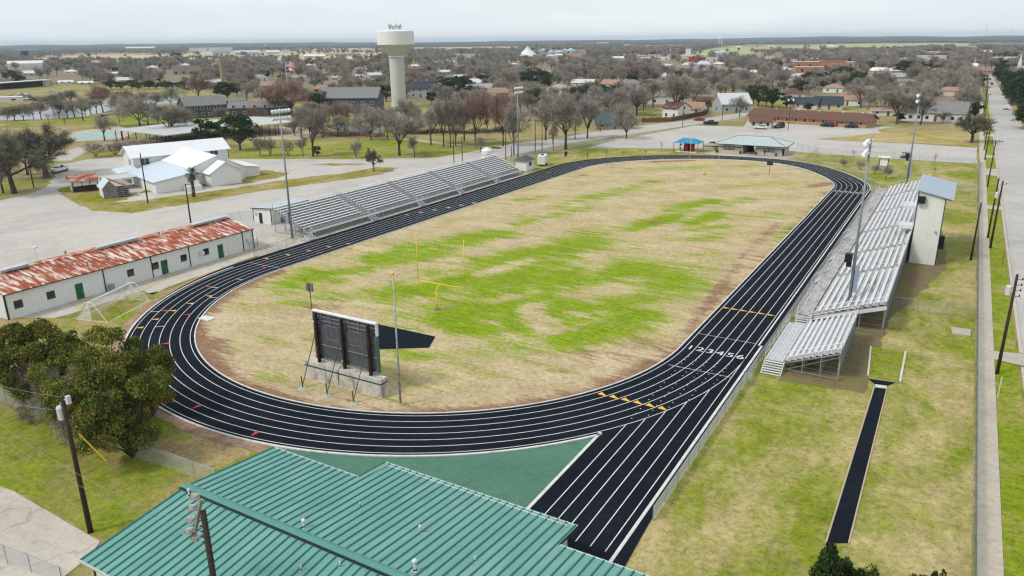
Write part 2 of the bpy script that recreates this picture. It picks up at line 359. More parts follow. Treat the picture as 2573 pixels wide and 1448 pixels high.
# ---- water
m, nt, bs = new_mat('pond_water'); N = NT(nt); bs.inputs['Base Color'].default_value = (.10, .11, .10, 1); bs.inputs['Roughness'].default_value = .12
bs.inputs['IOR'].default_value = 1.33; N.bump(N.noise(N.pos((1, .35, 1)), .8, 4, .6), .35, .12, bs); bs.inputs['Specular IOR Level'].default_value = 1.0; m_water = m
sheet('pond', [[(-60, 285), (50, 276), (104, 268), (149, 266), (187, 263), (280, 246), (373, 238), (463, 236), (480, 246), (463, 256), (410, 262), (340, 270), (278, 276), (260, 283), (220, 291), (168, 297), (93, 302), (19, 302), (-60, 300)],
      [(815, 318), (850, 308), (900, 314), (950, 322), (965, 334), (900, 338), (850, 330)]], .04, m_water, .6, 3)
sheet('pool_deck', [[(160, 336), (210, 328), (300, 318), (345, 330), (300, 352), (190, 356)]], Z2, m_conc2, .1, 4)
sheet('swimming_pool', [[(186, 340), (250, 332), (300, 333), (288, 343), (198, 349)]], Z3, M('pool_floor', (.22, .42, .40), .3, var=.2, vs=.2), px=True)
def ribbon(name, pts, w, z, mat):
    mb = MB(); P = [Vector((q.x, q.y, z)) for q in (at(*p) for p in pts)]
    Q = []
    for i, p in enumerate(P):
        d = (P[min(i+1, len(P)-1)]-P[max(i-1, 0)]).normalized(); n = Vector((-d.y, d.x, 0))*w/2
        Q.append((tuple(p-n), tuple(p+n)))
    for a, b in zip(Q[:-1], Q[1:]): mb.quad(a[0], b[0], b[1], a[1])
    return structure(name, mb, mat)
ribbon('path', [(690, 345), (740, 335), (800, 328), (840, 336), (880, 343), (960, 346), (1040, 352), (1120, 362), (1200, 370), (1260, 373)], 3.0, Z2, m_dirtpath)
ribbon('path', [(20, 303), (100, 300), (170, 297), (225, 291), (300, 280), (380, 274)], 2.6, Z2, m_dirtpath)
ribbon('path', [(190, 385), (230, 372), (330, 378), (420, 372)], 4, Z3, m_dirtpath)
ribbon('path', [(150, 405), (210, 372), (300, 358), (420, 345), (560, 332), (640, 330)], 6, Z2, m_road)
sheet('picnic_ground', [[(560, 338), (660, 322), (740, 318), (800, 330), (760, 352), (640, 352)]], Z3, m_dirtpath, .8, 3)
# ================================================================== TRACK
R0, LT, LW = 30.75, 104.62, 1.067
FARC = [-.41, 1.2, -1.55, -.65, -.45]
def tpt(s, d):
    """s in 0..4: right straight, far curve, left straight, near curve; d outward from the lane-1 line"""
    k = int(s) % 4; t = s-int(s); h = LT/2
    if k == 0: return (R0+d, -h+LT*t)
    if k == 2: return (-R0-d, h-LT*t)
    if k == 1:
        th = PI*t; r = R0+d+math.sin(th)*sum(c*math.sin((j+1)*th) for j, c in enumerate(FARC))
        return (r*math.cos(th), h+r*math.sin(th))
    th = PI+PI*t; r = R0+d
    return (r*math.cos(th), -h+r*math.sin(th))
def tsam(s0, s1):
    out = []; s = s0
    while s < s1-1e-6:
        out.append(s); k = int(s) % 4; st = .05 if k in (0, 2) else .0125
        s = min(s+st, s1)
    return out+[s1]
def tband(mb, s0, s1, d0, d1, z):
    ss = tsam(s0, s1); f0 = d0 if callable(d0) else (lambda s: d0); f1 = d1 if callable(d1) else (lambda s: d1)
    vs = []
    for s in ss: vs += [(*tpt(s, f0(s)), z), (*tpt(s, f1(s)), z)]
    mb.add(vs, [(2*i, 2*i+1, 2*i+3, 2*i+2) for i in range(len(ss)-1)])
m, nt, bs = new_mat('track_rubber'); N = NT(nt); v = N.pos()
c = N.ramp(N.noise(v, .12, 6, .7), [(.3, (.0042, .0068, .0115)), (.55, (.0062, .0098, .0155)), (.75, (.0095, .0135, .0195))])
c = N.mixc(N.math('MULTIPLY', N.step(N.noise(v, .35, 7, .75, .6), .55, .75), .7), c, (.022, .026, .031))
c = N.mixc(1, c, N.ramp(N.noise(v, 22, 3, .8), [(.3, (.75, .75, .75)), (.7, (1.3, 1.3, 1.3))]), 'MULTIPLY')
N.l(c, bs.inputs['Base Color']); bs.inputs['Roughness'].default_value = .9; bs.inputs['Specular IOR Level'].default_value = .10; N.bump(N.noise(v, 30, 3, .8), .3, .02, bs)
m_track = m
ZT = .11
mb = MB()
def dout(s):
    k = s % 4
    if 1.55 < k < 3.2: return 6.95+.95*min(1, (k-1.55)*4, (3.2-k)*5)
    return 6.75
tband(mb, 0, 4, -.42, dout, ZT)
mb.poly([(36.9, -89.3, ZT-.004), (38.5, -89.3, ZT-.004), (38.5, -30, ZT-.004), (38.0, 52.3, ZT-.004), (36.9, 52.3, ZT-.004)])
# start chute
mb.poly([(30.6, -97, ZT-.008), (38.0, -97, ZT-.008), (38.0, -52.31, ZT-.008), (30.6, -52.31, ZT-.008)])
mb.poly([(36, -98, ZT-.012), (39.3, -98, ZT-.012), (38.5, -83.4, ZT-.012), (38.5, -60, ZT-.012), (36, -60, ZT-.012)])
# throwing pad on the field behind the scoreboard, long-jump runway
mb.poly([(*at(x, y).xy, ZT) for x, y in ((872, 800), (1094, 848), (1078, 876), (942, 880), (880, 850))])
structure('track', mb, m_track)
mb = MB()
rw = [at(2198, 975), at(2227, 978), at(2130, 1367), at(2077, 1367)]
mb.poly([(p.x, p.y, Z3) for p in rw])
mb.poly([(p.x, p.y, Z3+.004) for p in (at(2180, 953), at(2250, 963), at(2228, 972), at(2199, 968))])
structure('runway', mb, m_track)
m_line = M('white_line_paint', (.66, .66, .66), .7, var=.15, vs=3, c2=(.36, .37, .38), c2amt=.36, c2s=1.2)
mb = MB()
for i in range(0, 7): tband(mb, 0, 4, i*LW-.036, i*LW+.036, ZT+.006)
# chute lane lines, finish lines, start lines
for i in range(1, 7):
    x = R0+i*LW
    yend = -60
    # where the straight lane line meets the outer line of the curve
    yy = -52.3
    while yy > -88 and math.hypot(x, yy+LT/2) < R0+6*LW: yy -= .25
    if i == 6: yy = -52.3
    mb.quad((x-.035, -88.2-(.6 if i < 4 else 0), ZT+.006), (x+.035, -88.2-(.6 if i < 4 else 0), ZT+.006), (x+.035, yy, ZT+.006), (x-.035, yy, ZT+.006))
for y in (-57.55, -47.6, 49.6, 47.4): mb.quad((R0, y-.03, ZT+.008), (R0+6*LW, y-.03, ZT+.008), (R0+6*LW, y+.03, ZT+.008), (R0, y+.03, ZT+.008))
a, b = at(632, 664), at(712, 690)
for y in (-(LT/2)+.5,): mb.quad((-R0-6.4, y-.03, ZT+.008), (-R0-6.4, y+.03, ZT+.008), (-R0, y+.03, ZT+.008), (-R0, y-.03, ZT+.008))
# stagger dashes in the lanes
rnd = random.Random(4)
for s in (3.06, 3.10, 3.14, 3.19, 3.24, 1.75, 1.7, 1.82, 1.9, 2.0, 1.62, 2.1, 1.56, 2.16, 1.2, 1.13, 1.08, 1.04, 1.25, .93, .97):
    l = rnd.randint(0, 5); p0, p1 = tpt(s, l*LW), tpt(s, (l+1)*LW); q0, q1 = tpt(s+.0012, l*LW), tpt(s+.0012, (l+1)*LW)
    mb.quad((*p0, ZT+.008), (*p1, ZT+.008), (*q1, ZT+.008), (*q0, ZT+.008))
# dotted straight-ahead lines through the bend
for i in range(1, 7):
    x = R0+i*LW; y = -49.5-i*.8
    while y > -74:
        if math.hypot(x, min(0, y+LT/2)) < R0+6*LW-.1: mb.quad((x-.045, y-.06, ZT+.009), (x+.045, y-.06, ZT+.009), (x+.045, y+.06, ZT+.009), (x-.045, y+.06, ZT+.009))
        y -= 1.05
structure('lane_lines', mb, m_line)
# kerbs: white concrete edging
mb = MB()
def kerb_band(s0, s1, d0, d1, z0=.02, z1=.16):
    ss = tsam(s0, s1); vs = []
    for s in ss:
        a, b = tpt(s, d0), tpt(s, d1); vs += [(*a, z0), (*a, z1), (*b, z1), (*b, z0)]
    fs = []
    for i in range(len(ss)-1):
        for j in range(3): fs.append((4*i+j, 4*i+j+1, 4*i+j+5, 4*i+j+4))
    mb.add(vs, fs)
kerb_band(0, 4, -.57, -.42); kerb_band(3.02, 3.803, 6.76, 6.96); kerb_band(1.0, 1.55, 6.76, 6.92)
mb.box(37.75, 37.98, -89, -48, .02, .16); mb.box(37.45, 37.62, -48, 52, .02, .15)
mb.box(30.35, 30.6, -97, -73.9, .02, .16)
structure('track_kerb', mb, M('kerb_white', (.62, .60, .57), .85, var=.15, c2=(.42, .36, .30), c2amt=.36, c2s=.8))
# green painted apron behind the bend
m_apron = pave_mat('green_concrete', (.085, .19, .135), .22, (.07, .15, .11), .3, .15)
pts = [(30.34, -73.95), (30.34, -97), (13, -99), (7.6, -96)]
th = [math.atan2(-88.2+LT/2, 8.5), math.atan2(-73.9+LT/2, 30.4)]
arc = [((R0+6.97)*math.cos(t), -LT/2+(R0+6.97)*math.sin(t)) for t in np.linspace(math.radians(-76), math.radians(-35.2), 40)]
sheet('painted_apron', [[(30.4, -97), (13, -99), (9.0, -97)]+arc], Z3, m_apron, px=False)
mb = MB(); rn_ = random.Random(8)
ss = tsam(3.0, 3.74); L_ = [(*tpt(s, 6.9), ) for s in ss]; O_ = [tpt(s, 8.0+.9*mnoise.noise(Vector((s*60, 2, 0)))+.5*mnoise.noise(Vector((s*200, 5, 0)))) for s in ss]
for i in range(len(ss)-1):
    if L_[i][0] > 8: break
    mb.quad((*L_[i], .075), (*L_[i+1], .075), (*O_[i+1], .075), (*O_[i], .075))
structure('dirt_edge', mb, M('track_edge_dirt', (.34, .23, .15), .95, var=.3, vs=1.5, c2=(.24, .13, .09), c2amt=.45, c2s=.5))
# lane triangles
m_ty = M('yellow_mark', (.75, .42, .05), .7, var=.15, vs=4); m_tr = M('red_mark', (.55, .04, .04), .7, var=.15, vs=4)
mb = MB()
def tri(p, dr, w, L, mi):
    d = Vector(dr).normalized(); n = Vector((-d.y, d.x)); p = Vector(p)
    a, b, c = p-n*w/2, p+n*w/2, p+d*L
    mb.m = mi; mb.add([(*a, ZT+.01), (*b, ZT+.01), (*c, ZT+.01)], [(0, 1, 2)])
def bowtie(px, py, mi):
    q = at(px, py); dq = Vector((q.x, q.y-max(-LT/2, min(LT/2, q.y)))); r = dq.length or 1
    rad = dq/r; tan = Vector((-rad.y, rad.x)); 
    tri(q.xy-rad*.45, rad, .55, .95, mi)
for i in range(6):
    tri((R0+(i+.5)*LW-.42, -37.6), (1, 0), .5, .9, 0)
    tri((27.3+1.18*i, -67.0), (.92, -.35), .62, 1.0, 0)
for x, y, k in ((521, 722, 1), (578, 741-10, 1), (525, 746, 0), (477, 765, 0), (433, 783, 0), (411, 783, 1), (389, 805, 0), (350, 826, 0), (472, 793, 1), (415, 866, 1), (492, 1026, 1), (640, 1093, 1), (668, 651, 0), (722, 642, 0), (775, 632, 0), (802, 637, 1), (826, 622, 0), (873, 614, 0), (922, 604, 1), (664, 674, 1)):
    bowtie(x, y, k)
structure('lane_marks', mb, [m_ty, m_tr])
# lane numerals
def numeral(ch, x, y, size, rz):
    cu = bpy.data.curves.new('lane_number', 'FONT'); cu.body = ch; cu.size = size*1.05; cu.align_x = 'CENTER'; cu.align_y = 'CENTER'; cu.offset = .0
    ob = bpy.data.objects.new('tmp', cu); COL.objects.link(ob)
    me = bpy.data.meshes.new_from_object(ob.evaluated_get(bpy.context.evaluated_depsgraph_get()))
    bpy.data.objects.remove(ob); me.materials.clear(); me.materials.append(m_line)
    o = bpy.data.objects.new('lane_number', me); COL.objects.link(o); o.location = (x, y, ZT+.012); o.rotation_euler = (0, 0, rz); o.scale = (1.6, 1.45, 1); o['kind'] = 'structure'
for i in range(6):
    numeral(str(i+1), R0+(i+.5)*LW, -52.1, 1.05, 0)
    numeral(str(i+1), R0+(i+.5)*LW, 48.6, 1.05, PI)
    numeral(str(i+1), -R0-(5.5-i)*LW, -14+i*3.1, 1.05, -PI/2)
# ---- infield: straw turf with the green flush of winter weeds where the photo shows it
strokes = [(735, 716, 1050, 622, 2.6, .8), (800, 690, 1200, 598, 3.0, .7), (720, 735, 900, 690, 2.0, .5), (1050, 645, 1260, 588, 2.5, .7), (1300, 565, 1345, 550, 1.5, .6), (1000, 742, 1340, 640, 3.5, .8), (1000, 745, 1110, 735, 2.5, .5),
    (1180, 785, 1560, 676, 5, .85), (1230, 825, 1700, 700, 4.5, .8), (1270, 845, 1430, 800, 3.5, .9), (1420, 850, 1620, 795, 2.5, .9), (1010, 790, 1130, 800, 2.0, .5), (1120, 800, 1240, 840, 2.5, .9), (1000, 900, 1110, 888, 1.2, .5), (960, 840, 1000, 905, 1.5, .45),
    (1310, 665, 1480, 600, 3.5, .75), (1230, 720, 1420, 650, 3.0, .75), (1590, 577, 1690, 545, 1.9, .8), (1690, 530, 1790, 506, 1.7, .7), (1640, 560, 1730, 530, 1.5, .6), (1740, 562, 1800, 538, 1.6, .8), (1735, 578, 1815, 570, 1.6, .7),
    (1760, 600, 1800, 590, 1.5, .4), (1560, 640, 1600, 628, 1.2, .4), (1440, 660, 1620, 640, 2.5, .35), (1400, 520, 1640, 458, 2.0, .45), (1330, 560, 1480, 520, 1.6, .45), (1300, 505, 1360, 495, 1.2, .5), (1700, 645, 1790, 632, 1.2, .35), (1800, 525, 1880, 500, 1.5, .4),
    (1850, 470, 1960, 455, 2.0, .25), (1640, 425, 1900, 420, 2.0, .3), (1960, 600, 2010, 565, 1.6, .5), (1850, 545, 1980, 545, 2.5, .3), (1560, 745, 1690, 715, 2.5, .8), (700, 770, 820, 745, 2.0, .45), (655, 955, 690, 945, 1.2, .3), (1100, 700, 1250, 660, 3, .7), (900, 680, 1050, 640, 2.5, .6)]
bare = [(1335, 775, 1370, 830, 1.3, .9), (845, 672, 880, 668, 1.6, .7), (1210, 690, 1330, 655, .9, .55), (1240, 760, 1340, 735, .8, .5), (1480, 740, 1560, 730, 2.5, .55), (1030, 715, 1140, 690, .8, .4), (1480, 690, 1520, 665, 1.2, .6), (1420, 800, 1450, 790, 1.0, .4), (1100, 870, 1300, 850, 1.5, .3)]
dirt = [(2040, 470, 2090, 462, 1.5, .8), (1640, 408, 1740, 404, 1.0, .7), (1540, 420, 1580, 425, 1.0, .5), (1640, 560, 1650, 562, .6, .8), (1895, 440, 1990, 445, 1.4, .35), (1560, 600, 1570, 603, .5, .4), (1420, 455, 1470, 440, .7, .4), (1480, 995, 1720, 885, 1.3, .8), (1735, 830, 1850, 670, .9, .6), (1860, 650, 1960, 560, .8, .5), (520, 870, 560, 950, 1.4, .8), (600, 985, 760, 1035, 1.6, .8), (800, 1035, 1060, 1042, 1.2, .7), (720, 790, 800, 770, 2, .3), (1500, 900, 1600, 880, 2, .3)]
def segfield(X, Y, segs):
    out = np.zeros_like(X)
    for x0, y0, x1, y1, w, a in segs:
        p, q = at(x0, y0), at(x1, y1); dx, dy = q.x-p.x, q.y-p.y; L2 = dx*dx+dy*dy+1e-9
        t = np.clip(((X-p.x)*dx+(Y-p.y)*dy)/L2, 0, 1); D = np.hypot(X-p.x-t*dx, Y-p.y-t*dy)
        out = np.maximum(out, a*np.clip(1.2-D/(1.85*w), 0, 1))
    return out
st = .8
xs = np.arange(-34, 34.01, st); ys = np.arange(-86, 88.01, st)
X, Y = np.meshgrid(xs, ys)
yc = np.clip(Y, -LT/2, LT/2); D = np.hypot(X, Y-yc)-R0
g = segfield(X, Y, strokes)-segfield(X, Y, bare); d = segfield(X, Y, dirt)
rim = np.clip(1-(-.4-D)/3.0, 0, 1)*(np.where(Y < -52, 1.0, np.where(X > 10, .55, .2)))
d = np.maximum(d, rim*.8)
vs = [(float(x), float(y), Z3) for x, y in zip(X.ravel(), Y.ravel())]
nx, ny = len(xs), len(ys); fs = []
Dm = D.reshape(ny, nx)
for j in range(ny-1):
    for i in range(nx-1):
        # the turf runs a little under the kerb
        if min(Dm[j, i], Dm[j, i+1], Dm[j+1, i], Dm[j+1, i+1]) < -.05+(2.0 if ys[j] > 52 else 0): fs.append((j*nx+i, j*nx+i+1, (j+1)*nx+i+1, (j+1)*nx+i))
mb = MB(); mb.add(vs, fs)
STK = math.atan2((at(1690, 545)-at(1590, 577)).y, (at(1690, 545)-at(1590, 577)).x)
m, nt, bs = new_mat('infield_turf'); N = NT(nt); v = N.pos()
ga = N.n('ShaderNodeAttribute', attribute_name='turf'); sp = N.n('ShaderNodeSeparateColor'); N.l(ga.outputs['Color'], sp.inputs[0])
GA, DA = sp.outputs[0], sp.outputs[1]
vr = N.n('ShaderNodeMapping'); vr.inputs['Rotation'].default_value = (0, 0, -STK); vr.inputs['Scale'].default_value = (.28, 1.25, 1); vr.vector_type = 'TEXTURE' if False else 'POINT'; N.l(v, vr.inputs[0]); n1 = N.noise(vr.outputs[0], .42, 6, .72, .4); n2 = N.noise(N.scaled(vr.outputs[0], (1.9, .8, 1)), 1.9, 5, .78); n3 = N.noise(v, 9, 4, .75); n0 = N.noise(v, .06, 4, .6)
k = N.math('ADD', N.math('MULTIPLY', N.math('SUBTRACT', n1, .5), 1.5), N.math('ADD', N.math('MULTIPLY', N.math('SUBTRACT', n2, .5), 1.5), N.math('MULTIPLY', N.math('SUBTRACT', n3, .5), 1.2)))
sy_ = N.n('ShaderNodeSeparateXYZ'); N.l(vr.outputs[0], sy_.inputs[0]); bd_ = N.math('MULTIPLY', N.math('SINE', N.math('ADD', N.math('MULTIPLY', sy_.outputs[1], 1.25), N.math('MULTIPLY', n1, 6))), .07); k = N.math('ADD', k, bd_)
gk = N.step(N.math('ADD', GA, N.math('MULTIPLY', k, 1.5)), .22, .62)
ol = N.step(N.math('ADD', N.math('MULTIPLY', GA, .5), N.math('ADD', N.math('MULTIPLY', k, 1.3), N.math('MULTIPLY', n0, .7))), .12, .8)
tanc = N.ramp(N.noise(v, .18, 6, .7), [(.28, (.39, .29, .18)), (.5, (.50, .39, .245)), (.72, (.60, .49, .335))])
grn = N.ramp(n2, [(.34, (.075, .155, .004)), (.5, (.19, .29, .006)), (.66, (.36, .40, .02))])
c = N.mixc(N.math('MULTIPLY', ol, .6), tanc, (.34, .31, .075)); c = N.mixc(gk, c, grn)
dk = N.step(N.math('ADD', DA, N.math('MULTIPLY', k, 1.2)), .28, .62)
c = N.mixc(N.math('MULTIPLY', dk, .85), c, N.ramp(n2, [(.3, (.13, .06, .038)), (.7, (.31, .165, .105))]))
n4 = N.math('ADD', N.math('MULTIPLY', N.noise(v, 1.9, 5, .85), .6), N.math('MULTIPLY', n3, .4)); bl = N.ramp(n4, [(.36, (.46, .44, .38)), (.5, (1, 1, 1)), (.64, (1.35, 1.35, 1.32))]); c = N.mixc(.9, c, bl, 'MULTIPLY')
N.l(c, bs.inputs['Base Color']); bs.inputs['Roughness'].default_value = .95; bs.inputs['Specular IOR Level'].default_value = .1; N.bump(n3, .6, .1, bs)
o = structure('infield', mb, m)
ca = o.data.color_attributes.new('turf', 'FLOAT_COLOR', 'POINT')
arr = np.zeros((len(vs), 4), np.float32); arr[:, 0] = np.clip(g.ravel(), 0, 1); arr[:, 1] = np.clip(d.ravel(), 0, 1); arr[:, 3] = 1
ca.data.foreach_set('color', arr.ravel())
sheet('landing_area', [[(2184, 872), (2277, 886), (2262, 962), (2181, 948)]], Z2, grass_mat('landing_turf', (.3, .26, .08), (.2, .25, .015), .6, None, ps=.2, fine=8), px=True)
# ================================================================== shared materials
m_white = M('white_metal_wall', (.72, .72, .69), .5, var=.05, vs=2, c2=(.6, .58, .53), c2amt=.32, c2s=.5)
m_alu = M('aluminium_plank', (.64, .645, .655), .45, .12, var=.1, vs=3, c2=(.45, .44, .43), c2amt=.36, c2s=.9, spec=.5)
m_alud = M('stained_plank', (.44, .43, .425), .6, .1, var=.25, vs=2.5, c2=(.20, .155, .13), c2amt=.42, c2s=1.0, stretch=(1, .35, 1))
m_steel = M('galvanised_steel', (.33, .35, .37), .5, .5, var=.1, vs=2)
m_pole = M('light_pole_steel', (.22, .25, .29), .5, .3, var=.06)
m_dark = M('dark_trim', (.012, .022, .018), .5, var=.2)
m_black = M('black_paint', (.012, .012, .013), .5, var=.2)
m_glass = M('dark_glass', (.02, .025, .03), .08, spec=.8, var=.1)
m_lamp = M('lamp_bowl', (.78, .79, .8), .35, var=.04)
m_wood = M('creosote_wood', (.045, .026, .018), .9, var=.35, vs=4, stretch=(6, 6, .6))
m_yel = M('yellow_paint', (.78, .50, .03), .45, var=.06)
m_bark = M('grey_bark', (.115, .095, .082), .95, var=.3, vs=3)
m_soil = M('bare_soil', (.20, .13, .08), .95, var=.2)
def mesh_mat(name, c, cover, cell=9.0):
    """woven wire: diagonal strands with holes between"""
    m, nt, bs = new_mat(name); N = NT(nt); bs.inputs['Base Color'].default_value = (*c, 1); bs.inputs['Roughness'].default_value = .6
    sx = N.n('ShaderNodeSeparateXYZ'); N.l(N.pos(), sx.inputs[0])
    h = N.math('ADD', sx.outputs[0], sx.outputs[1])
    w = 1-math.sqrt(1-cover)
    a = N.math('LESS_THAN', N.math('FRACT', N.math('MULTIPLY', N.math('ADD', h, sx.outputs[2]), cell)), w)
    b = N.math('LESS_THAN', N.math('FRACT', N.math('MULTIPLY', N.math('SUBTRACT', h, sx.outputs[2]), cell)), w)
    k = N.math('MAXIMUM', a, b)
    t = N.n('ShaderNodeBsdfTransparent'); mx = N.n('ShaderNodeMixShader'); N.l(k, mx.inputs[0]); N.l(t.outputs[0], mx.inputs[1]); N.l(bs.outputs[0], mx.inputs[2])
    N.l(mx.outputs[0], nt.nodes['Material Output'].inputs[0]); MATS[name] = m; return m
m_link = mesh_mat('chain_link', (.52, .53, .54), .30); m_screen = mesh_mat('windscreen_mesh', (.74, .75, .75), .74); m_linkb = mesh_mat('blue_grey_link', (.16, .19, .23), .50); m_net = mesh_mat('goal_net', (.76, .77, .76), .38)
m_linkd = mesh_mat('dull_link', (.22, .23, .24), .16)
# ================================================================== bleachers
def bleacher(name, label, xf, dr, y0, y1, zf, plat, n, dep, rise, aisles, aw, stairs, mats, loc, cat='bleachers', bay=2.2, ramp_end=False):
    t = thing(name, label, cat, loc)
    seat_m, deck_m, fr_m = mats
    X = lambda k: xf+dr*k
    segs = []; a = y0
    for s in aisles: segs.append((a, s-aw/2)); a = s+aw/2
    segs.append((a, y1))
    deck = MB()
    def bx(mb, k0, k1, ya, yb, z0, z1):
        a_, b_ = sorted((X(k0), X(k1))); mb.box(a_, b_, ya, yb, z0, z1)
    for j in range(int(plat/.3)): bx(deck, j*.3+.01, j*.3+.285, y0, y1, zf-.05, zf)
    for i in range(n):
        z = zf+rise*(i+1); k = plat+i*dep
        bx(deck, k+.02, k+dep*.46, y0, y1, z-.045, z); bx(deck, k+dep*.50, k+dep*.93, y0, y1, z-.045, z); bx(deck, k-.02, k+.01, y0, y1, z-rise-.02, z-.05)
    part('deck', deck, deck_m, t)
    for i in range(n):
        z = zf+rise*(i+1)+.40; k = plat+i*dep+dep*.52; mb = MB()
        for a_, b_ in segs:
            bx(mb, k, k+dep*.42, a_+.06, b_-.06, z-.06, z)
            nb = max(2, int((b_-a_)/2.0))
            for q in range(nb+1):
                yy = a_+.2+(b_-a_-.4)*q/nb; bx(mb, k+.06, k+.12, yy-.03, yy+.03, z-.4, z-.05)
        part('bench', mb, seat_m, t)
    fr = MB(); D = plat+n*dep; ztop = zf+rise*n
    nb = int((y1-y0)/bay)
    for q in range(nb+1):
        yy = y0+.05+(y1-y0-.1)*q/nb
        fr.bar((X(.05), yy, zf-.12), (X(plat), yy, zf-.12), .08, .12); fr.bar((X(plat), yy, zf-.08), (X(D), yy, ztop-.12), .08, .14)
        for k in (.1, plat, plat+n*dep*.33, plat+n*dep*.66, D-.1):
            zz = zf-.1 if k <= plat else zf-.1+rise*n*(k-plat)/(n*dep); fr.bar((X(k), yy, 0), (X(k), yy, zz), .075)
        fr.bar((X(plat), yy, .25), (X(D), yy, .25), .06); fr.bar((X(plat+.1), yy, .2), (X(D-.1), yy, ztop-.5), .05)
        if q < nb:
            y2 = y0+.05+(y1-y0-.1)*(q+1)/nb
            fr.bar((X(D-.1), yy, .2), (X(D-.1), y2, ztop-.3), .05); fr.bar((X(.1), yy, .1), (X(.1), y2, zf-.2), .04)
    part('understructure', fr, fr_m, t)
    g = MB()
    # rear and end guard rails, front rail
    def rail(p, q, h, step=1.9):
        p = Vector(p); q = Vector(q); k = max(1, int((q-p).length/step))
        for i in range(k+1):
            c = p.lerp(q, i/k); g.tube(c, c+Vector((0, 0, h)), .028, n=5)
        for f in (1, .52): g.tube(p+Vector((0, 0, h*f)), q+Vector((0, 0, h*f)), .026, n=5)
    rail((X(D), y0, ztop), (X(D), y1, ztop), 1.15); rail((X(plat), y0, zf), (X(D), y0, ztop), 1.05); rail((X(plat), y1, zf), (X(D), y1, ztop), 1.05)
    ed = sorted([y0]+[s+e*aw/2 for s in stairs for e in (-1, 1)]+[y1]); ed = [v for v in ed if y0 <= v <= y1]
    for a_, b_ in zip(ed[0::2], ed[1::2]): rail((X(.03), a_, zf), (X(.03), b_, zf), 1.0)
    for a_ in aisles:
        for i in (2, 5, 7):
            if i < n:
                k = plat+i*dep; z = zf+rise*(i+1); g.path([(X(k), a_, z), (X(k), a_, z+.85), (X(k+dep*1.3), a_, z+.85+rise), (X(k+dep*1.3), a_, z+rise)], .022, 5)
    part('guardrail', g, m_alu, t)
    for s in stairs:
        mb = MB(); ns = 4
        for i in range(ns):
            z = zf*(i+1)/(ns+1); bx(mb, -1.0+i*.25, -1.0+i*.25+.27, s-aw/2+.05, s+aw/2-.05, z-.04, z)
        for e in (-1, 1):
            yy = s+e*(aw/2-.02); mb.bar((X(-1.05), yy, .05), (X(.02), yy, zf-.05), .05, .16)
            mb.path([(X(-1.0), yy, 0), (X(-1.0), yy, 1.05), (X(0), yy, zf+1.0), (X(0), yy, zf)], .025, 5)
        part('stair', mb, m_alu, t)
    return t
LB_A = [-20.46, -5.69, 8.7, 23.68]
lb = bleacher('bleachers', 'long silver bleachers beside the left straight of the track, five blocks of benches', -39.9, -1, -36.2, 37.2, .95, 1.3, 11, .66, .29, LB_A, 1.75, [-36.9]+LB_A, (M('bright_plank', (.80, .80, .80), .45, .0, var=.06, vs=3), M('grey_footboard', (.33, .33, .335), .55, .1, var=.2, vs=2), m_steel), (-44, 0, 0))
RB_A = [-21.9, -9.5, 5.5, 22.3, 39]
rb = bleacher('bleachers', 'long stained silver bleachers under the press box on the right of the track', 39.55, 1, -37.9, 51.5, .98, 1.75, 10, .745, .255, RB_A, 1.3, [-21.9, -9.5, 5.5, 22.3, 39], (m_alu, m_alud, m_steel), (44, 0, 0))
mb = MB()
for i in range(5): mb.box(39.6, 41.2, -38.1-i*.27-.27, -38.1-i*.27+.02, .8-i*.18-.04, .8-i*.18)
for x in (39.6, 41.2): mb.bar((x, -38, .85), (x, -39.4, .05), .05, .16); mb.path([(x, -37.9, .98), (x, -37.9, 2.0), (x, -39.3, 1.05), (x, -39.3, 0)], .025, 5)
part('stair', mb, m_alu, rb)
mb = MB(); mb.poly([(41.4, -37.97, .95), (48.8, -37.97, 3.45), (48.8, -37.97, 3.0), (41.4, -37.97, .5)]); mb.poly([(41.4, -37.93, .5), (48.8, -37.93, 3.0), (48.8, -37.93, 3.45), (41.4, -37.93, .95)])
part('end_skirt', mb, m_alu, rb)
sb = bleacher('bleachers', 'small portable silver bleachers with nine benches and end steps, nearest the camera', 39.3, 1, -53.3, -41.4, 1.0, 1.95, 9, .56, .225, [], 1.2, [], (m_alu, M('grey_deck', (.52, .525, .53), .55, .1, var=.15, vs=2, c2=(.36, .34, .32), c2amt=.35), m_steel), (43, -46, 0), bay=1.2)
mb = MB()
for i in range(6): mb.box(39.35, 41.2, -53.4-i*.26-.24, -53.4-i*.26+.02, .9-i*.155-.04, .9-i*.155)
for x in (39.33, 41.22): mb.bar((x, -53.3, .95), (x, -54.9, .04), .05, .16)
part('stair', mb, m_alu, sb)
# press box
t = thing('press_box', 'tall white ribbed metal press box with a pale sloping roof above the right bleachers', 'press box', (51, 2, 0))
mb = MB()
x0, x1, y0, y1, zr, zf_ = 49.05, 52.5, -4.6, 9.6, 9.95, 10.75
def ribwall(mb, a, b, zb, za, zb2, pitch=.3, d=.035):
    """ribbed sheet wall from a to b, top heights za at a and zb2 at b"""
    a = Vector((*a, 0)); b = Vector((*b, 0)); L = (b-a).length; u = (b-a)/L; nrm = Vector((u.y, -u.x, 0)); k = max(2, int(L/pitch))
    vs = []; fs = []
    xs = []
    for i in range(k):
        s = L*i/k; w = L/k
        xs += [(s, 0), (s+w*.62, 0), (s+w*.7, d), (s+w*.92, d)]
    xs.append((L, 0))
    for s, o in xs:
        p = a+u*s+nrm*o; zt = za+(zb2-za)*s/L; vs += [(p.x, p.y, zb), (p.x, p.y, zt)]
    for i in range(len(xs)-1): fs.append((2*i, 2*i+2, 2*i+3, 2*i+1))
    mb.add(vs, fs)
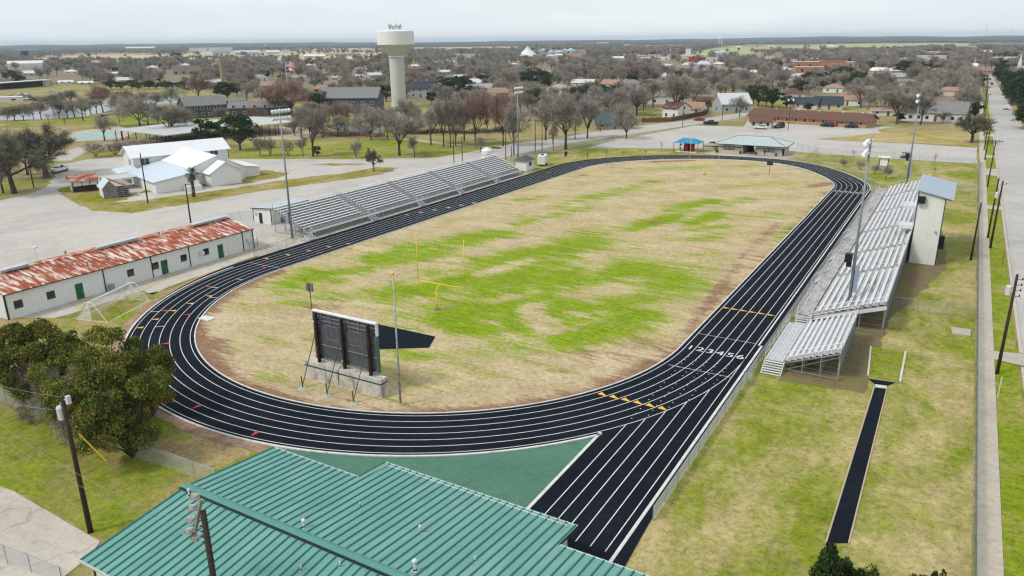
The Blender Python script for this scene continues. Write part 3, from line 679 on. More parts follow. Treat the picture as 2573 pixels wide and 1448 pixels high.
ribwall(mb, (x0, y0), (x1, y0), 0, zf_, zr); ribwall(mb, (x1, y0), (x1, y1), 0, zr, zr); ribwall(mb, (x1, y1), (x0, y1), 0, zr, zf_); ribwall(mb, (x0, y1), (x0, y0), 0, zf_, zf_)
part('wall', mb, M('cream_metal_wall', (.68, .68, .63), .5, var=.05, c2=(.58, .57, .51), c2amt=.35, c2s=.6, stretch=(1, 1, .25)), t)
mb = MB(); mb.slab([(x0-.4, y0-.35, zf_+.2), (x1+1.05, y0-.35, zr-.1), (x1+1.05, y1+.4, zr-.1), (x0-.4, y1+.4, zf_+.2)], .14)
for i in range(20):
    y = y0-.3+i*(y1-y0+.6)/19; mb.bar((x0-.4, y, zf_+.215), (x1+1.05, y, zr-.085), .05, .04)
part('roof', mb, M('pale_blue_roof', (.42, .48, .54), .35, .3, var=.07), t)
for (x, y, z) in ((x0-.02, y0-.03, zf_), (x1+.02, y0-.03, zr)): mb = MB(); mb.bar((x, y, 0), (x, y, z), .12); part('corner_trim', mb, m_dark, t)
mb = MB(); mb.bar((x0, y0-.06, zf_-.02), (x1+.9, y0-.06, zr-.25), .1, .2); part('rake_trim', mb, m_dark, t)
mb = MB(); mb.box(48.98, 49.03, -3.5, 8.6, 8.2, 9.9); part('window', mb, m_glass, t)
mb = MB(); mb.box(46.9, 49.0, -1.5, 1.2, 4.75, 4.85); mb.box(46.9, 49.0, -1.56, -1.5, 4.4, 4.85); part('camera_deck', mb, m_alu, t)
mb = MB(); mb.box(46.7, 49.0, 6.0, 9.5, 6.3, 6.4); mb.box(46.7, 49, 5.93, 6, 6.0, 6.4); part('camera_deck', mb, m_alu, t)
mb = MB(); mb.box(49.1, 50.0, -5.25, -4.66, 9.0, 10.0); mb.bar((49.2, -4.9, 8.7), (49.2, -4.7, 9.0), .06); part('loudspeaker', mb, m_black, t)
mb = MB(); mb.box(52.55, 53.2, -3.2, -2.3, 2.2, 4.1); part('air_conditioner', mb, m_black, t)
mb = MB(); mb.tube((51.9, -4.6, 5.0), (51.9, -4.9, 5.0), .13, n=8); part('vent', mb, m_steel, t)
# ================================================================== stadium lights
def lamp_mesh():
    mb = MB(); mb.lathe([(.0, -.02), (.33, .0), (.35, .03), (.33, .06), (.27, .24), (.13, .38), (.11, .55), (0, .57)], 12)
    return mb.mesh('lamp', m_lamp, smooth=True)
LAMP = None
def light_pole(px, py, top, face, label, cabinet=True, speaker=None, h=None):
    global LAMP
    P = at(px, py); hh = h or hgt(P, top); t = thing('light_pole', label, 'light pole', (P.x, P.y, 0), 'stadium light poles')
    mb = MB(); mb.tube((P.x, P.y, 0), (P.x, P.y, hh), .21, .095, 10); part('pole', mb, m_pole, t, smooth=True)
    mb = MB(); arms = (hh-.2, hh-1.35)
    for z in arms:
        mb.bar((P.x+face*.15, P.y-1.95, z), (P.x+face*.15, P.y+1.95, z), .11, .11); mb.bar((P.x, P.y, z), (P.x+face*.2, P.y, z), .2)
        mb.bar((P.x-face*.1, P.y-1.7, z+.45), (P.x-face*.1, P.y+1.7, z+.45), .06)
    part('crossarm', mb, m_pole, t)
    if LAMP is None: LAMP = lamp_mesh()
    for z in arms:
        for i in range(6):
            o = bpy.data.objects.new('lamp', LAMP); COL.objects.link(o); o.parent = t
            o.location = (face*.45, -1.75+i*.7, z-.3); o.rotation_euler = (0, math.radians(-(125 if face > 0 else -125))+PI if False else 0, 0)
            d = Vector((-face, .12*(i-2.5)*-.3, .62)).normalized()
            o.rotation_mode = 'QUATERNION'; o.rotation_quaternion = d.to_track_quat('Z', 'Y')
    if cabinet:
        mb = MB(); mb.box(P.x-.62*face-.02, P.x-.2*face+.02, P.y-.35, P.y+.35, 3.4, 6.6) if face < 0 else mb.box(P.x-.7, P.x-.2, P.y-.3, P.y+.3, 2.6, 4.6)
        part('control_cabinet', mb, M('cabinet_grey', (.25, .30, .36), .5, var=.08), t)
    if speaker:
        mb = MB(); mb.box(P.x-1.05, P.x-.3, P.y-.45, P.y+.45, speaker, speaker+1.0); mb.box(P.x-.85, P.x-.3, P.y-.3, P.y+.3, speaker-.55, speaker-.12)
        part('loudspeaker', mb, m_black, t)
    return t
light_pole(735, 600, 272, 1, 'tall grey light pole at the near end of the left bleachers')
light_pole(1302, 415, 217, 1, 'tall grey light pole at the far end of the left bleachers', cabinet=False)
light_pole(2128, 800, 352, -1, 'tall grey light pole with loudspeaker at the near end of the right bleachers', speaker=6.9, h=21.0)
light_pole(2275, 482, 236, -1, 'tall grey light pole rising from the bleachers beyond the press box', speaker=7.2)
# ================================================================== goal posts
def goal(sy, label):
    t = thing('goal_post', label, 'goal post', (0.05, sy*56.2+.7, 0), 'football goal posts')
    yb = sy*56.0+.7-.1*sy; yc = sy*54.864+.73
    mb = MB(); pts = [(.05, yb, 0), (.05, yb, 2.35)]+[(.05, yb+(yc-yb)*(1-math.cos(a)), 2.35+.7*math.sin(a)) for a in np.linspace(.15, PI/2, 6)]
    mb.path(pts, .085, 8); part('gooseneck', mb, m_yel, t, smooth=True)
    mb = MB(); mb.tube((.05-3.6, yc, 3.05), (.05+3.6, yc, 3.05), .075, n=8); part('crossbar', mb, m_yel, t, smooth=True)
    for e in (-1, 1):
        mb = MB(); mb.tube((.05+e*3.556, yc, 3.0), (.05+e*3.556, yc, 9.15), .05, n=8); part('upright', mb, m_yel, t, smooth=True)
    mb = MB(); mb.lathe([(0, .13), (.45, .12), (.5, .05)], 12, (.05, yb)); part('footing', mb, m_soil, t)
goal(-1, 'yellow football goal post at the near end of the field, behind the scoreboard')
goal(1, 'yellow football goal post at the far end of the field, before the concession stand')
# ================================================================== scoreboard
t = thing('scoreboard', 'back of a black scoreboard on rusty posts over a stained white block wall', 'scoreboard', (5, -77.3, 0))
m, nt, bs = new_mat('painted_block'); N = NT(nt); v = N.pos()
br = N.n('ShaderNodeTexBrick'); N.l(N.scaled(N.scaled(v, (1, 1, 1)), (1, 1, 1)), br.inputs['Vector'])
cx = N.n('ShaderNodeCombineXYZ'); sx = N.n('ShaderNodeSeparateXYZ'); N.l(v, sx.inputs[0]); N.l(N.math('ADD', sx.outputs[0], sx.outputs[1]), cx.inputs[0]); N.l(sx.outputs[2], cx.inputs[1]); N.l(cx.outputs[0], br.inputs['Vector'])
br.inputs['Scale'].default_value = 1; br.inputs['Brick Width'].default_value = .4; br.inputs['Row Height'].default_value = .2; br.inputs['Mortar Size'].default_value = .012
br.inputs['Color1'].default_value = (.60, .57, .52, 1); br.inputs['Color2'].default_value = (.52, .49, .44, 1); br.inputs['Mortar'].default_value = (.36, .32, .27, 1)
st_ = N.step(N.noise(N.scaled(v, (1, 1, .35)), 1.1, 7, .75, .4), .44, .68)
N.l(N.mixc(N.math('MULTIPLY', st_, .8), br.outputs['Color'], (.16, .12, .09)), bs.inputs['Base Color']); bs.inputs['Roughness'].default_value = .9; m_block = m
mb = MB(); X0, X1, Y0, Y1 = .32, 9.98, -77.85, -76.85
mb.box(X0, X1, Y0, Y1, 0, 1.34); mb.box(X0, X1, Y0, Y1, 1.5, 1.86); mb.box(X0+.01, X1-.01, Y0+.01, Y1-.01, 1.34, 1.5); mb.box(X0-.06, X1+.06, Y0-.08, Y1+.08, 0, .1)
wall = part('block_wall', mb, m_block, t)
mb = MB()
mb.box(X0-.012, X1+.012, Y0-.012, Y0, 1.345, 1.495); mb.box(X1, X1+.012, Y0, Y1, 1.345, 1.495); mb.box(X0-.012, X0, Y0, Y1, 1.345, 1.495); mb.box(X0-.012, X1+.012, Y1, Y1+.012, 1.345, 1.495)
part('green_band', mb, M('green_band', (.02, .09, .08), .6), wall)
m_sbk = M('scoreboard_back', (.085, .088, .095), .6, var=.25, vs=1.2); m_sg = M('scoreboard_strap', (.30, .31, .33), .5, .4)
mb = MB(); bx0, bx1, bz0, bz1, by = 1.25, 9.15, 2.1, 7.0, -77.0
mb.box(bx0, bx1, by-.12, by+.2, bz0, bz1-1.2); mb.box(bx0, bx1, by+.05, by+.2, bz1-1.2, bz1)
pan = part('panel', mb, m_sbk, t)
mb = MB()
mb.box(bx0-.04, bx1+.04, by-.18, by+.22, bz1, bz1+.13); mb.box(bx0-.05, bx0, by-.16, by+.2, bz1-1.0, bz1); mb.box(bx1, bx1+.06, by-.16, by+.2, bz1-1.15, bz1)
part('white_cap', mb, M('white_cap', (.7, .7, .7), .5), pan)
mb = MB(); mb.box(bx1+.003, bx1+.05, by-.13, by+.2, bz0, bz1-1.15); part('green_edge', mb, M('green_edge', (.03, .14, .11), .5), pan)
mb = MB()
for z in (bz1-.45, bz1-.85): mb.bar((bx0, by, z), (bx1, by, z), .07)
for x in np.linspace(bx0+1, bx1-1, 6): mb.bar((x, by-.02, bz1-1.2), (x, by-.02, bz1), .07)
for x in (2.9, 3.6, 4.3, 5.9, 6.6, 7.3): mb.box(x-.02, x+.02, by-.15, by-.121, 4.4, 5.8)
for a, b in ((2.9, 4.3), (5.9, 7.3)):
    for z in (4.4, 5.8): mb.box(a, b, by-.155, by-.126, z-.02, z+.02)
for z in (2.25, 3.7): mb.box(bx0, bx1, by-.2, by-.125, z-.035, z+.035)
part('strap', mb, m_sg, pan)
m_rust = M('rusty_post', (.035, .016, .015), .75, var=.35, vs=2, c2=(.012, .01, .012), c2amt=.45, c2s=.5)
for x in (1.9, 5.2, 8.45):
    mb = MB(); mb.box(x-.11, x+.11, by-.52, by-.24, 1.8, bz1-.05)
    for z in (2.4, 3.7, 4.9, 6.3): mb.box(x-.2, x+.2, by-.56, by-.13, z-.05, z+.05)
    part('post', mb, m_rust, t, smooth=False)
    mb = MB(); ft = Vector((x-.05+(.1 if x < 3 else 0), -80.0, 0)); mb.tube((x-.2, by-.5, 4.7), (ft.x, ft.y, .25), .045, n=6); mb.tube(ft+Vector((-.1, .15, 0)), ft+Vector((-.2, .2, 1.25)), .06, n=8)
    br_ = part('brace', mb, M('green_pipe', (.035, .075, .045), .6, var=.2), t)
    mb = MB(); mb.lathe([(0, .16), (.4, .14), (.48, .05)], 12, (ft.x, ft.y)); part('footing', mb, M('pale_footing', (.40, .43, .35), .9), br_)
mb = MB(); mb.box(4.85, 5.1, by-.4, by-.25, 2.2, 2.7); part('meter_box', mb, M('meter_grey', (.5, .5, .5), .5), t)
mb = MB(); mb.path([(5.0, by-.3, 2.2), (4.7, by-.7, 1.9), (4.72, Y0-.03, 1.7), (4.7, Y0-.03, .1)], .035, 6); part('conduit', mb, m_black, t)
# near flagpole
P = at(1007, 1020); t = thing('flagpole', 'bare white weathered flagpole with gold ball beside the scoreboard', 'flagpole', P)
mb = MB(); mb.tube((P.x, P.y, 0), (P.x, P.y, 12.5), .115, .06, 10); part('pole', mb, M('peeling_pole', (.40, .40, .40), .6, var=.3, vs=5, c2=(.18, .16, .15), c2amt=.4, c2s=2.5), t, smooth=True)
mb = MB(); mb.sphere((P.x, P.y, 12.7), .15, 6); part('ball', mb, m_yel, t, smooth=True)
mb = MB(); mb.lathe([(0, .2), (.25, .18), (.28, .1)], 14, (P.x, P.y)); part('footing', mb, m_conc2, t)
# play clocks
def clock(px, py, top, w, label, c):
    P = at(px, py); h = hgt(P, top); t = thing('play_clock', label, 'play clock', P, 'play clocks')
    mb = MB(); mb.tube((P.x, P.y, 0), (P.x, P.y, h-.1), .05, n=6); part('post', mb, m_black, t)
    mb = MB(); mb.box(P.x-w, P.x+w, P.y-.1, P.y+.1, h-1.0, h); part('case', mb, c, t)
    mb = MB(); mb.box(P.x-.05, P.x+.05, P.y-.16, P.y-.1, h-1.1, h+.06); part('bracket', mb, m_black, t)
clock(784, 785, 712, .5, 'grey boxed play clock on a thin post behind the scoreboard', M('clock_grey', (.13, .14, .16), .5))
clock(1932, 441, 405, .7, 'dark green play clock on a post near the far bend', M('clock_green', (.01, .04, .035), .5))
# ================================================================== field house with the green ribbed roof
t = thing('field_house', 'large field house with a green ribbed metal roof and white vents in the foreground', 'building', (30, -100, 0))
zE, zRd, yR = 3.2, 4.05, -100.45
sl_ = (zRd-zE)/7.35
m_roofg = M('green_roof', (.128, .305, .255), .45, .0, var=.13, vs=.5, c2=(.185, .345, .30), c2amt=.4, c2s=.25, spec=.4, stretch=(2.2, .5, 1))
m_rib = M('green_rib', (.022, .145, .13), .5, var=.15)
segs = [(12.45, 20.70, -93.0), (20.70, 36.02, -90.15), (36.02, 62, -92.75)]
roof = MB(); rib = MB()
zz = lambda y: zRd-abs(y-yR)*sl_
for a, b, yf in segs:
    roof.slab([(a, yf, zz(yf)), (a, yR, zRd), (b, yR, zRd), (b, yf, zz(yf))][::-1], .06)
roof.slab([(12.45, yR, zRd), (12.45, -107.75, zz(-107.75)), (62, -107.75, zz(-107.75)), (62, yR, zRd)][::-1][::-1], .06)
rf = part('roof', roof, m_roofg, t)
x = 12.52
while x < 62:
    yf = next(s[2] for s in segs if s[0] <= x <= s[1]+.1)
    for ya in (yf, -107.75):
        rib.add([(x-.075, ya, zz(ya)+.002), (x-.035, ya, zz(ya)+.065), (x+.035, ya, zz(ya)+.065), (x+.075, ya, zz(ya)+.002), (x-.075, yR, zRd+.002), (x-.035, yR, zRd+.065), (x+.035, yR, zRd+.065), (x+.075, yR, zRd+.002)],
                [(0, 4, 5, 1), (1, 5, 6, 2), (2, 6, 7, 3), (0, 1, 2, 3), (7, 6, 5, 4)])
    x += .615
part('standing_seams', rib, m_rib, rf)
mb = MB(); mb.slab([(12.3, yR+.28, zRd+.06), (62, yR+.28, zRd+.06), (62, yR, zRd+.17), (12.3, yR, zRd+.17)], .05); mb.slab([(12.3, yR, zRd+.17), (62, yR, zRd+.17), (62, yR-.28, zRd+.06), (12.3, yR-.28, zRd+.06)], .05)
part('ridge_cap', mb, M('green_ridge', (.08, .24, .21), .4, var=.08), rf)
mb = MB(); mb.box(12.3, 62, yR-.42, yR-.285, zRd-.03, zRd+.06); part('ridge_vent', mb, m_black, rf)
mb = MB()
for a, b, yf in segs: mb.box(a, b, yf, yf+.12, zz(yf)-.1, zz(yf)+.0)
for a, b, yf in segs:
    x = a+.2
    while x < b: mb.bar((x, yf-.02, zz(yf)+.012), (x, yf+.14, zz(yf)+.012), .05, .02); x += .9
mb.box(12.45, 62, -107.87, -107.75, zE-.12, zE-.01)
part('gutter', mb, M('gutter_pale', (.42, .50, .46), .5), t)
for a, b in (((12.41, -107.75, zE-.06), (12.41, yR, zRd-.06)), ((12.41, -93, zz(-93)-.06), (12.41, yR, zRd-.06)), ((20.66, -93, zz(-93)-.05), (20.66, -90.15, zz(-90.15)-.05)), ((36.06, -92.75, zz(-92.75)-.05), (36.06, -90.15, zz(-90.15)-.05))):
    mb = MB(); mb.bar(a, b, .055, .15); part('rake_trim', mb, m_dark, t)
mb = MB(); mb.box(12.95, 13.1, -107.45, -107.3, 0, 3.1); part('corner_trim', mb, m_dark, t)
mb = MB()
ribwall(mb, (13, -93.3), (13, -107.4), 0, 3.15, 3.1); ribwall(mb, (13, -107.4), (62, -107.4), 0, 3.1, 3.1); ribwall(mb, (20.5, -93.3), (13, -93.3), 0, 3.15, 3.15); ribwall(mb, (21.2, -90.5), (21.2, -93.3), 0, 3.1, 3.15); ribwall(mb, (35.5, -90.5), (21.2, -90.5), 0, 3.0, 3.0); ribwall(mb, (35.5, -93), (35.5, -90.5), 0, 3.1, 3.0); ribwall(mb, (62, -93), (35.5, -93), 0, 3.1, 3.1)
part('wall', mb, m_white, t)
def vent(px, py, h, r, cap):
    q = ray(px, py); z = 3.6
    for _ in range(12): p = at(px, py, z); z = zz(p.y)
    r *= .72; mb = MB(); mb.m = 0; mb.box(p.x-r*1.9, p.x+r*1.9, p.y-r*1.9, p.y+r*1.9, z+.01, z+.03); mb.m = 1; mb.lathe([(r*1.6, z+.03), (r*1.25, z+.1), (r*1.2, z+.1)], 12, (p.x, p.y)); mb.m = 0; mb.tube((p.x, p.y, z+.02), (p.x, p.y, z+h), r, n=12)
    if cap: mb.lathe([(r*1.25, z+h-.03), (r*1.75, z+h), (r*1.7, z+h+.1), (r*.9, z+h+.17), (0, z+h+.18)], 14, (p.x, p.y))
    part('vent_pipe', mb, [M('vent_white', (.60, .61, .61), .45), m_black], t, smooth=False)
for a in ((905, 1272, .3, .055, 0), (764, 1325, .42, .1, 1), (1056, 1338, .36, .08, 1), (1194, 1410, .34, .055, 0), (1043, 1433, .55, .13, 1), (757, 1433, .34, .065, 0), (855, 1424, .34, .065, 0), (476, 1246, .38, .08, 1)): vent(*a)
# ================================================================== long shed with the rusty roof
t = thing('long_shed', 'long white metal building with a rust streaked roof and green doors left of the track', 'building', (-49, -64, 0))
bx0, bx1, by0, by1, ze, zr_ = -54.6, -43.5, -83.4, -45.4, 3.3, 4.45
xm = (bx0+bx1)/2
m, nt, bs = new_mat('rust_roof'); N = NT(nt); v = N.pos(); vst = N.scaled(v, (.12, 1, 1))
n_ = N.noise(vst, 1.9, 3, .55); fn = N.noise(N.scaled(v, (.35, 2.5, 1)), 2.6, 5, .7)
k = N.math('ADD', N.math('MULTIPLY', n_, .78), N.math('MULTIPLY', fn, .3))
c = N.ramp(k, [(.43, (.66, .60, .56)), (.50, (.50, .30, .22)), (.545, (.32, .075, .028)), (.7, (.22, .042, .018))])
c = N.mixc(N.math('MULTIPLY', N.step(N.noise(v, .3, 5, .7), .55, .75), .4), c, (.36, .10, .04))
N.l(c, bs.inputs['Base Color']); bs.inputs['Roughness'].default_value = .75; m_rroof = m
def ribroof(mb, e0, e1, r0, r1, pitch=.3, d=.035, th=.05):
    """ribbed roof slope between the eave e0-e1 and the ridge r0-r1"""
    e0, e1, r0, r1 = map(Vector, (e0, e1, r0, r1)); k = max(2, int((e1-e0).length/pitch)); up = Vector((0, 0, 1)); vs = []; fs = []
    for i in range(k):
        for f, o in ((0, 0), (.62, 0), (.7, d), (.92, d)):
            q = (i+f)/k; vs += [tuple(e0.lerp(e1, q)+up*o), tuple(r0.lerp(r1, q)+up*o)]
    vs += [tuple(e1), tuple(r1)]
    fs = [(2*i, 2*i+2, 2*i+3, 2*i+1) for i in range(len(vs)//2-1)]
    mb.add(vs, fs); mb.slab([tuple(p-up*.012) for p in (e0, e1, r1, r0)], th)
mb = MB(); ribroof(mb, (bx1+.3, by0-.2, ze), (bx1+.3, by1+.25, ze), (xm, by0-.2, zr_), (xm, by1+.25, zr_)); ribroof(mb, (bx0-.3, by1+.25, ze), (bx0-.3, by0-.2, ze), (xm, by1+.25, zr_), (xm, by0-.2, zr_))
rf = part('roof', mb, m_rroof, t)
mb = MB(); mb.slab([(xm+.25, by0-.2, zr_+.03), (xm+.25, by1+.2, zr_+.03), (xm, by1+.2, zr_+.1), (xm, by0-.2, zr_+.1)], .03); mb.slab([(xm, by0-.2, zr_+.1), (xm, by1+.2, zr_+.1), (xm-.25, by1+.2, zr_+.03), (xm-.25, by0-.2, zr_+.03)], .03)
part('ridge_cap', mb, m_rroof, rf)
m_sky = M('skylight_grey', (.46, .48, .50), .35, var=.06)
for px0, py0, px1, py1 in ((0, 690, 70, 674), (243, 632, 345, 607), (482, 574, 566, 553)):
    a, b = at(px0, py0, zr_+.15), at(px1, py1, zr_+.15); a.x = b.x = xm
    mb = MB(); ya, yb = onx(px0, py0, xm).y, onx(px1, py1, xm).y; mb.box(xm-.42, xm+.42, ya, yb, zr_+.1, zr_+.42); mb.slab([(xm-.6, ya-.1, zr_+.42), (xm+.6, ya-.1, zr_+.42), (xm+.6, yb+.1, zr_+.50), (xm-.6, yb+.1, zr_+.50)], .06)
    part('ridge_ventilator', mb, m_sky, rf)
for px, py in ((182, 667), (220, 668), (268, 652), (272, 657), (355, 610), (400, 592), (473, 596), (165, 640)):
    z = 4.0
    for _ in range(10): p = at(px, py, z); z = zr_-abs(p.x-xm)*(zr_-ze)/5.85
    mb = MB(); mb.tube((p.x, p.y, z-.1), (p.x, p.y, z+.45), .12, n=8); mb.tube((p.x, p.y, z+.45), (p.x, p.y, z+.55), .2, n=8); part('roof_vent', mb, M('vent_rust', (.35, .24, .2), .6, var=.3), rf)
p = Vector((xm+.6, -76.3, zr_)); mb = MB(); mb.tube(p, p+Vector((0, 0, 2.3)), .035, n=6); mb.lathe([(.02, p.z+2.3), (.42, p.z+2.33), (.36, p.z+2.5), (.0, p.z+2.55)], 12, (p.x, p.y)); part('mast', mb, m_alu, rf)
mb = MB()
ribwall(mb, (bx1, by0), (bx1, by1), 0, ze, ze); ribwall(mb, (bx1, by1), (xm, by1), 0, ze, zr_-.05); ribwall(mb, (xm, by1), (bx0, by1), 0, zr_-.05, ze); ribwall(mb, (bx0, by1), (bx0, by0), 0, ze, ze); ribwall(mb, (bx0, by0), (xm, by0), 0, ze, zr_-.05); ribwall(mb, (xm, by0), (bx1, by0), 0, zr_-.05, ze)
wl = part('wall', mb, m_white, t)
for px, py in ((261, 700), (380, 665), (475, 640), (609, 600)): y = onx(px, py, bx1).y; mb = MB(); mb.box(bx1, bx1+.1, y-.06, y+.06, .05, ze); part('downpipe', mb, m_dark, t)
for y in (by0, by1): mb = MB(); mb.box(bx1-.06, bx1+.1, y-.09, y+.09, 0, ze); part('corner_trim', mb, m_dark, t)
mb = MB(); mb.box(bx1+.26, bx1+.36, by0-.2, by1+.25, ze-.1, ze-.005); part('gutter', mb, m_dark, t)
m_gdoor = M('green_door', (.015, .105, .045), .5, var=.08)
for px in (192, 416.5, 562):
    y = onx(px, 690, bx1).y; mb = MB(); mb.box(bx1, bx1+.06, y-.5, y+.5, .05, 2.15); d = part('door', mb, m_gdoor, t)
    mb = MB(); mb.box(bx1+.06, bx1+.12, y+.34, y+.44, 1.0, 1.1); part('handle', mb, m_alu, d)
    if px == 416.5: mb = MB(); mb.box(bx1+.06, bx1+.066, y+.05, y+.38, 1.35, 1.95); part('pane', mb, m_glass, d)
for px, py in ((43, 751), (125, 729.5), (326, 675.6), (389, 659), (460, 639.5), (516, 624)):
    p = onx(px, py, bx1); mb = MB(); mb.box(bx1, bx1+.05, p.y-.5, p.y+.5, 1.15, 2.15); w = part('window', mb, m_black, t)
    mb = MB(); mb.box(bx1+.05, bx1+.056, p.y-.44, p.y-.03, 1.2, 2.1); mb.box(bx1+.05, bx1+.056, p.y+.03, p.y+.44, 1.2, 2.1); part('pane', mb, m_glass, w)
for px, py in ((358, 672), (590, 614)):
    p = onx(px, py, bx1); mb = MB()
    for i in range(9): mb.box(bx1+.02, bx1+.07, p.y-1.35, p.y+1.35, .05+i*.27, .05+i*.27+.255)
    mb.box(bx1+.01, bx1+.05, p.y-1.42, p.y+1.42, .05, 2.5)
    part('roller_door', mb, M('roller_door', (.68, .67, .63), .5, var=.05), t)
for px, py in ((504, 635), (621.5, 602)):
    p = onx(px, py, bx1); mb = MB(); mb.box(bx1+.01, bx1+.5, p.y-.33, p.y+.33, 1.45, 1.95); part('air_conditioner', mb, M('ac_white', (.6, .6, .58), .5), t)
p = onx(281, 717, bx1+.6); mb = MB(); mb.tube((bx1+.5, p.y, .1), (bx1+.5, p.y, .95), .38, n=12); solo('condenser_unit', mb, M('condenser_grey', (.25, .26, .26), .5), 'grey air conditioning condenser at the foot of the long white shed', 'condenser', (bx1+.5, p.y, 0))
# ================================================================== fences
def fence(name, label, pts, h, mat, step=3.0, px=True, cat='fence', rail=True, pr=.03, group=None):
    P = [Vector((*at(*p).xy, 0)) if px else Vector((*p, 0)) for p in pts]
    t = thing(name, label, cat, P[0], group)
    mb = MB(); rl = MB(); posts = []
    for a, b in zip(P[:-1], P[1:]):
        L = (b-a).length; k = max(1, round(L/step))
        mb.quad(tuple(a+Vector((0, 0, .12))), tuple(b+Vector((0, 0, .12))), tuple(b+Vector((0, 0, h))), tuple(a+Vector((0, 0, h))))
        rl.tube(a+Vector((0, 0, h)), b+Vector((0, 0, h)), .024, n=5)
        posts += [a.lerp(b, i/k) for i in range(k)]
    posts.append(P[-1])
    part('wire_mesh', mb, mat, t)
    if rail: part('top_rail', rl, m_steel, t)
    pm = MB().tube((0, 0, 0), (0, 0, h+.06), pr, n=6).mesh('post', m_steel)
    st_ = max(1, math.ceil(len(posts)/98))
    for q in posts[::st_]:
        o = bpy.data.objects.new('post', pm); COL.objects.link(o); o.parent = t; o.location = q-P[0]
    return t
fence('chain_link_fence', 'pale screened chain link fence along the outer kerb of the right straight', [(38.62, -83.4), (38.62, -60), (38.62, -30), (38.65, 10), (38.5, 52.3), tpt(1.03, 8.1)], 1.15, m_screen, 2.6, px=False)
fence('chain_link_fence', 'thin chain link fence round the outside of the far bend', [tpt(1.03+i*.02, 8.1) for i in range(0, 24)], 1.1, m_linkd, 3, px=False)
fence('chain_link_fence', 'long blue grey chain link fence beside the right sidewalk', [(57.8, -125), (57.8, -60), (57.85, 0), (57.95, 60), (58.0, 108)], 1.55, m_linkb, 3, px=False)
fence('chain_link_fence', 'cross fence with a gate from the right bleachers to the sidewalk', [(46.2, -28.4), (50.0, -28.2), (51.6, -28.1), (57.7, -27.2)], 1.7, m_linkd, 2.6, px=False)
fence('chain_link_fence', 'short fence between the press box and the sidewalk', [(52.6, 8.2), (57.7, 8.5)], 1.5, m_linkd, 2.6, px=False)
fence('chain_link_fence', 'fence behind the far end of the right bleachers', [(41.5, 66), (46, 62), (52, 60), (57.8, 59.5)], 1.5, m_linkd, 2.6, px=False)
fence('chain_link_fence', 'fence between the practice grass and the far parking lot', [(2002, 375), (2060, 388), (2180, 397), (2310, 406), (2450, 416)], 1.7, m_linkd, 3)
fence('chain_link_fence', 'short fence return beside the concession stand walk', [(2036, 402), (2054, 386)], 1.8, m_link, 2.5)
fence('chain_link_fence', 'row of low fence posts between the crape myrtles', [(2058, 402), (2140, 414), (2200, 424), (2240, 440), (2290, 452)], 1.3, m_linkd, 3.2)
fence('chain_link_fence', 'fence curving along the park road behind the far bend', [(1285, 408), (1330, 396), (1370, 388), (1420, 376), (1480, 366), (1545, 361), (1620, 366), (1690, 372), (1790, 376)], 1.8, m_link, 3.0)
fence('chain_link_fence', 'sagging chain link fence running under the cedars to the green roof', [(-60, 985), (100, 1050), (230, 1105), (330, 1150), (432, 1182), (490, 1205), (548, 1226)], 1.55, m_link, 3)
fence('chain_link_fence', 'chain link fence corner at the bottom left by the driveway', [(-80, 1372), (20, 1418), (80, 1440), (160, 1475)], 1.4, m_link, 2.5)
fence('chain_link_fence', 'low fence between the left bend and the rusty roofed shed', [(640, 650), (672, 637), (700, 629), (740, 612), (772, 600)], 1.3, m_linkd, 2.4)
fence('chain_link_fence', 'gated fence between the rusty roofed shed and the small white shed', [(577, 558), (605, 554), (637, 552)], 1.6, m_link, 1.8)
fence('chain_link_fence', 'fence corner at the end of the rusty roofed shed', [(628, 633), (648, 622), (647, 606)], 1.5, m_linkd, 1.8)
fence('chain_link_fence', 'wire fence along the foot of the left bleachers', [(-38.9, -36), (-38.9, 38)], 1.0, m_linkd, 3, px=False)
# gate piece by the starting line
fence('gate', 'small pale gate panel standing open beside the track fence', [(1868, 958), (1890, 968)], 1.0, m_link, 1.2, cat='gate')
def board_fence(label, pts, h, mat):
    P = [Vector((*at(*p).xy, 0)) for p in pts]; t = thing('board_fence', label, 'fence', P[0]); mb = MB()
    for a, b in zip(P[:-1], P[1:]):
        k = max(1, int((b-a).length/.35)); u = (b-a)/k
        for i in range(k): mb.bar(a+u*i+u*.46+Vector((0, 0, .1)), a+u*i+u*.46+Vector((0, 0, h+.1*math.sin(i*7))), .3, .03)
    part('boards', mb, mat, t); mb = MB()
    for a, b in zip(P[:-1], P[1:]): mb.bar(a+Vector((0, 0, .6)), b+Vector((0, 0, .6)), .08); mb.bar(a+Vector((0, 0, h-.3)), b+Vector((0, 0, h-.3)), .08)
    part('rail', mb, mat, t)
m_brownb = M('brown_boards', (.16, .085, .05), .9, var=.3, vs=2)
board_fence('brown board fence in front of the white cottage', [(1612, 309), (1690, 306), (1772, 290), (1780, 280)], 1.9, m_brownb)
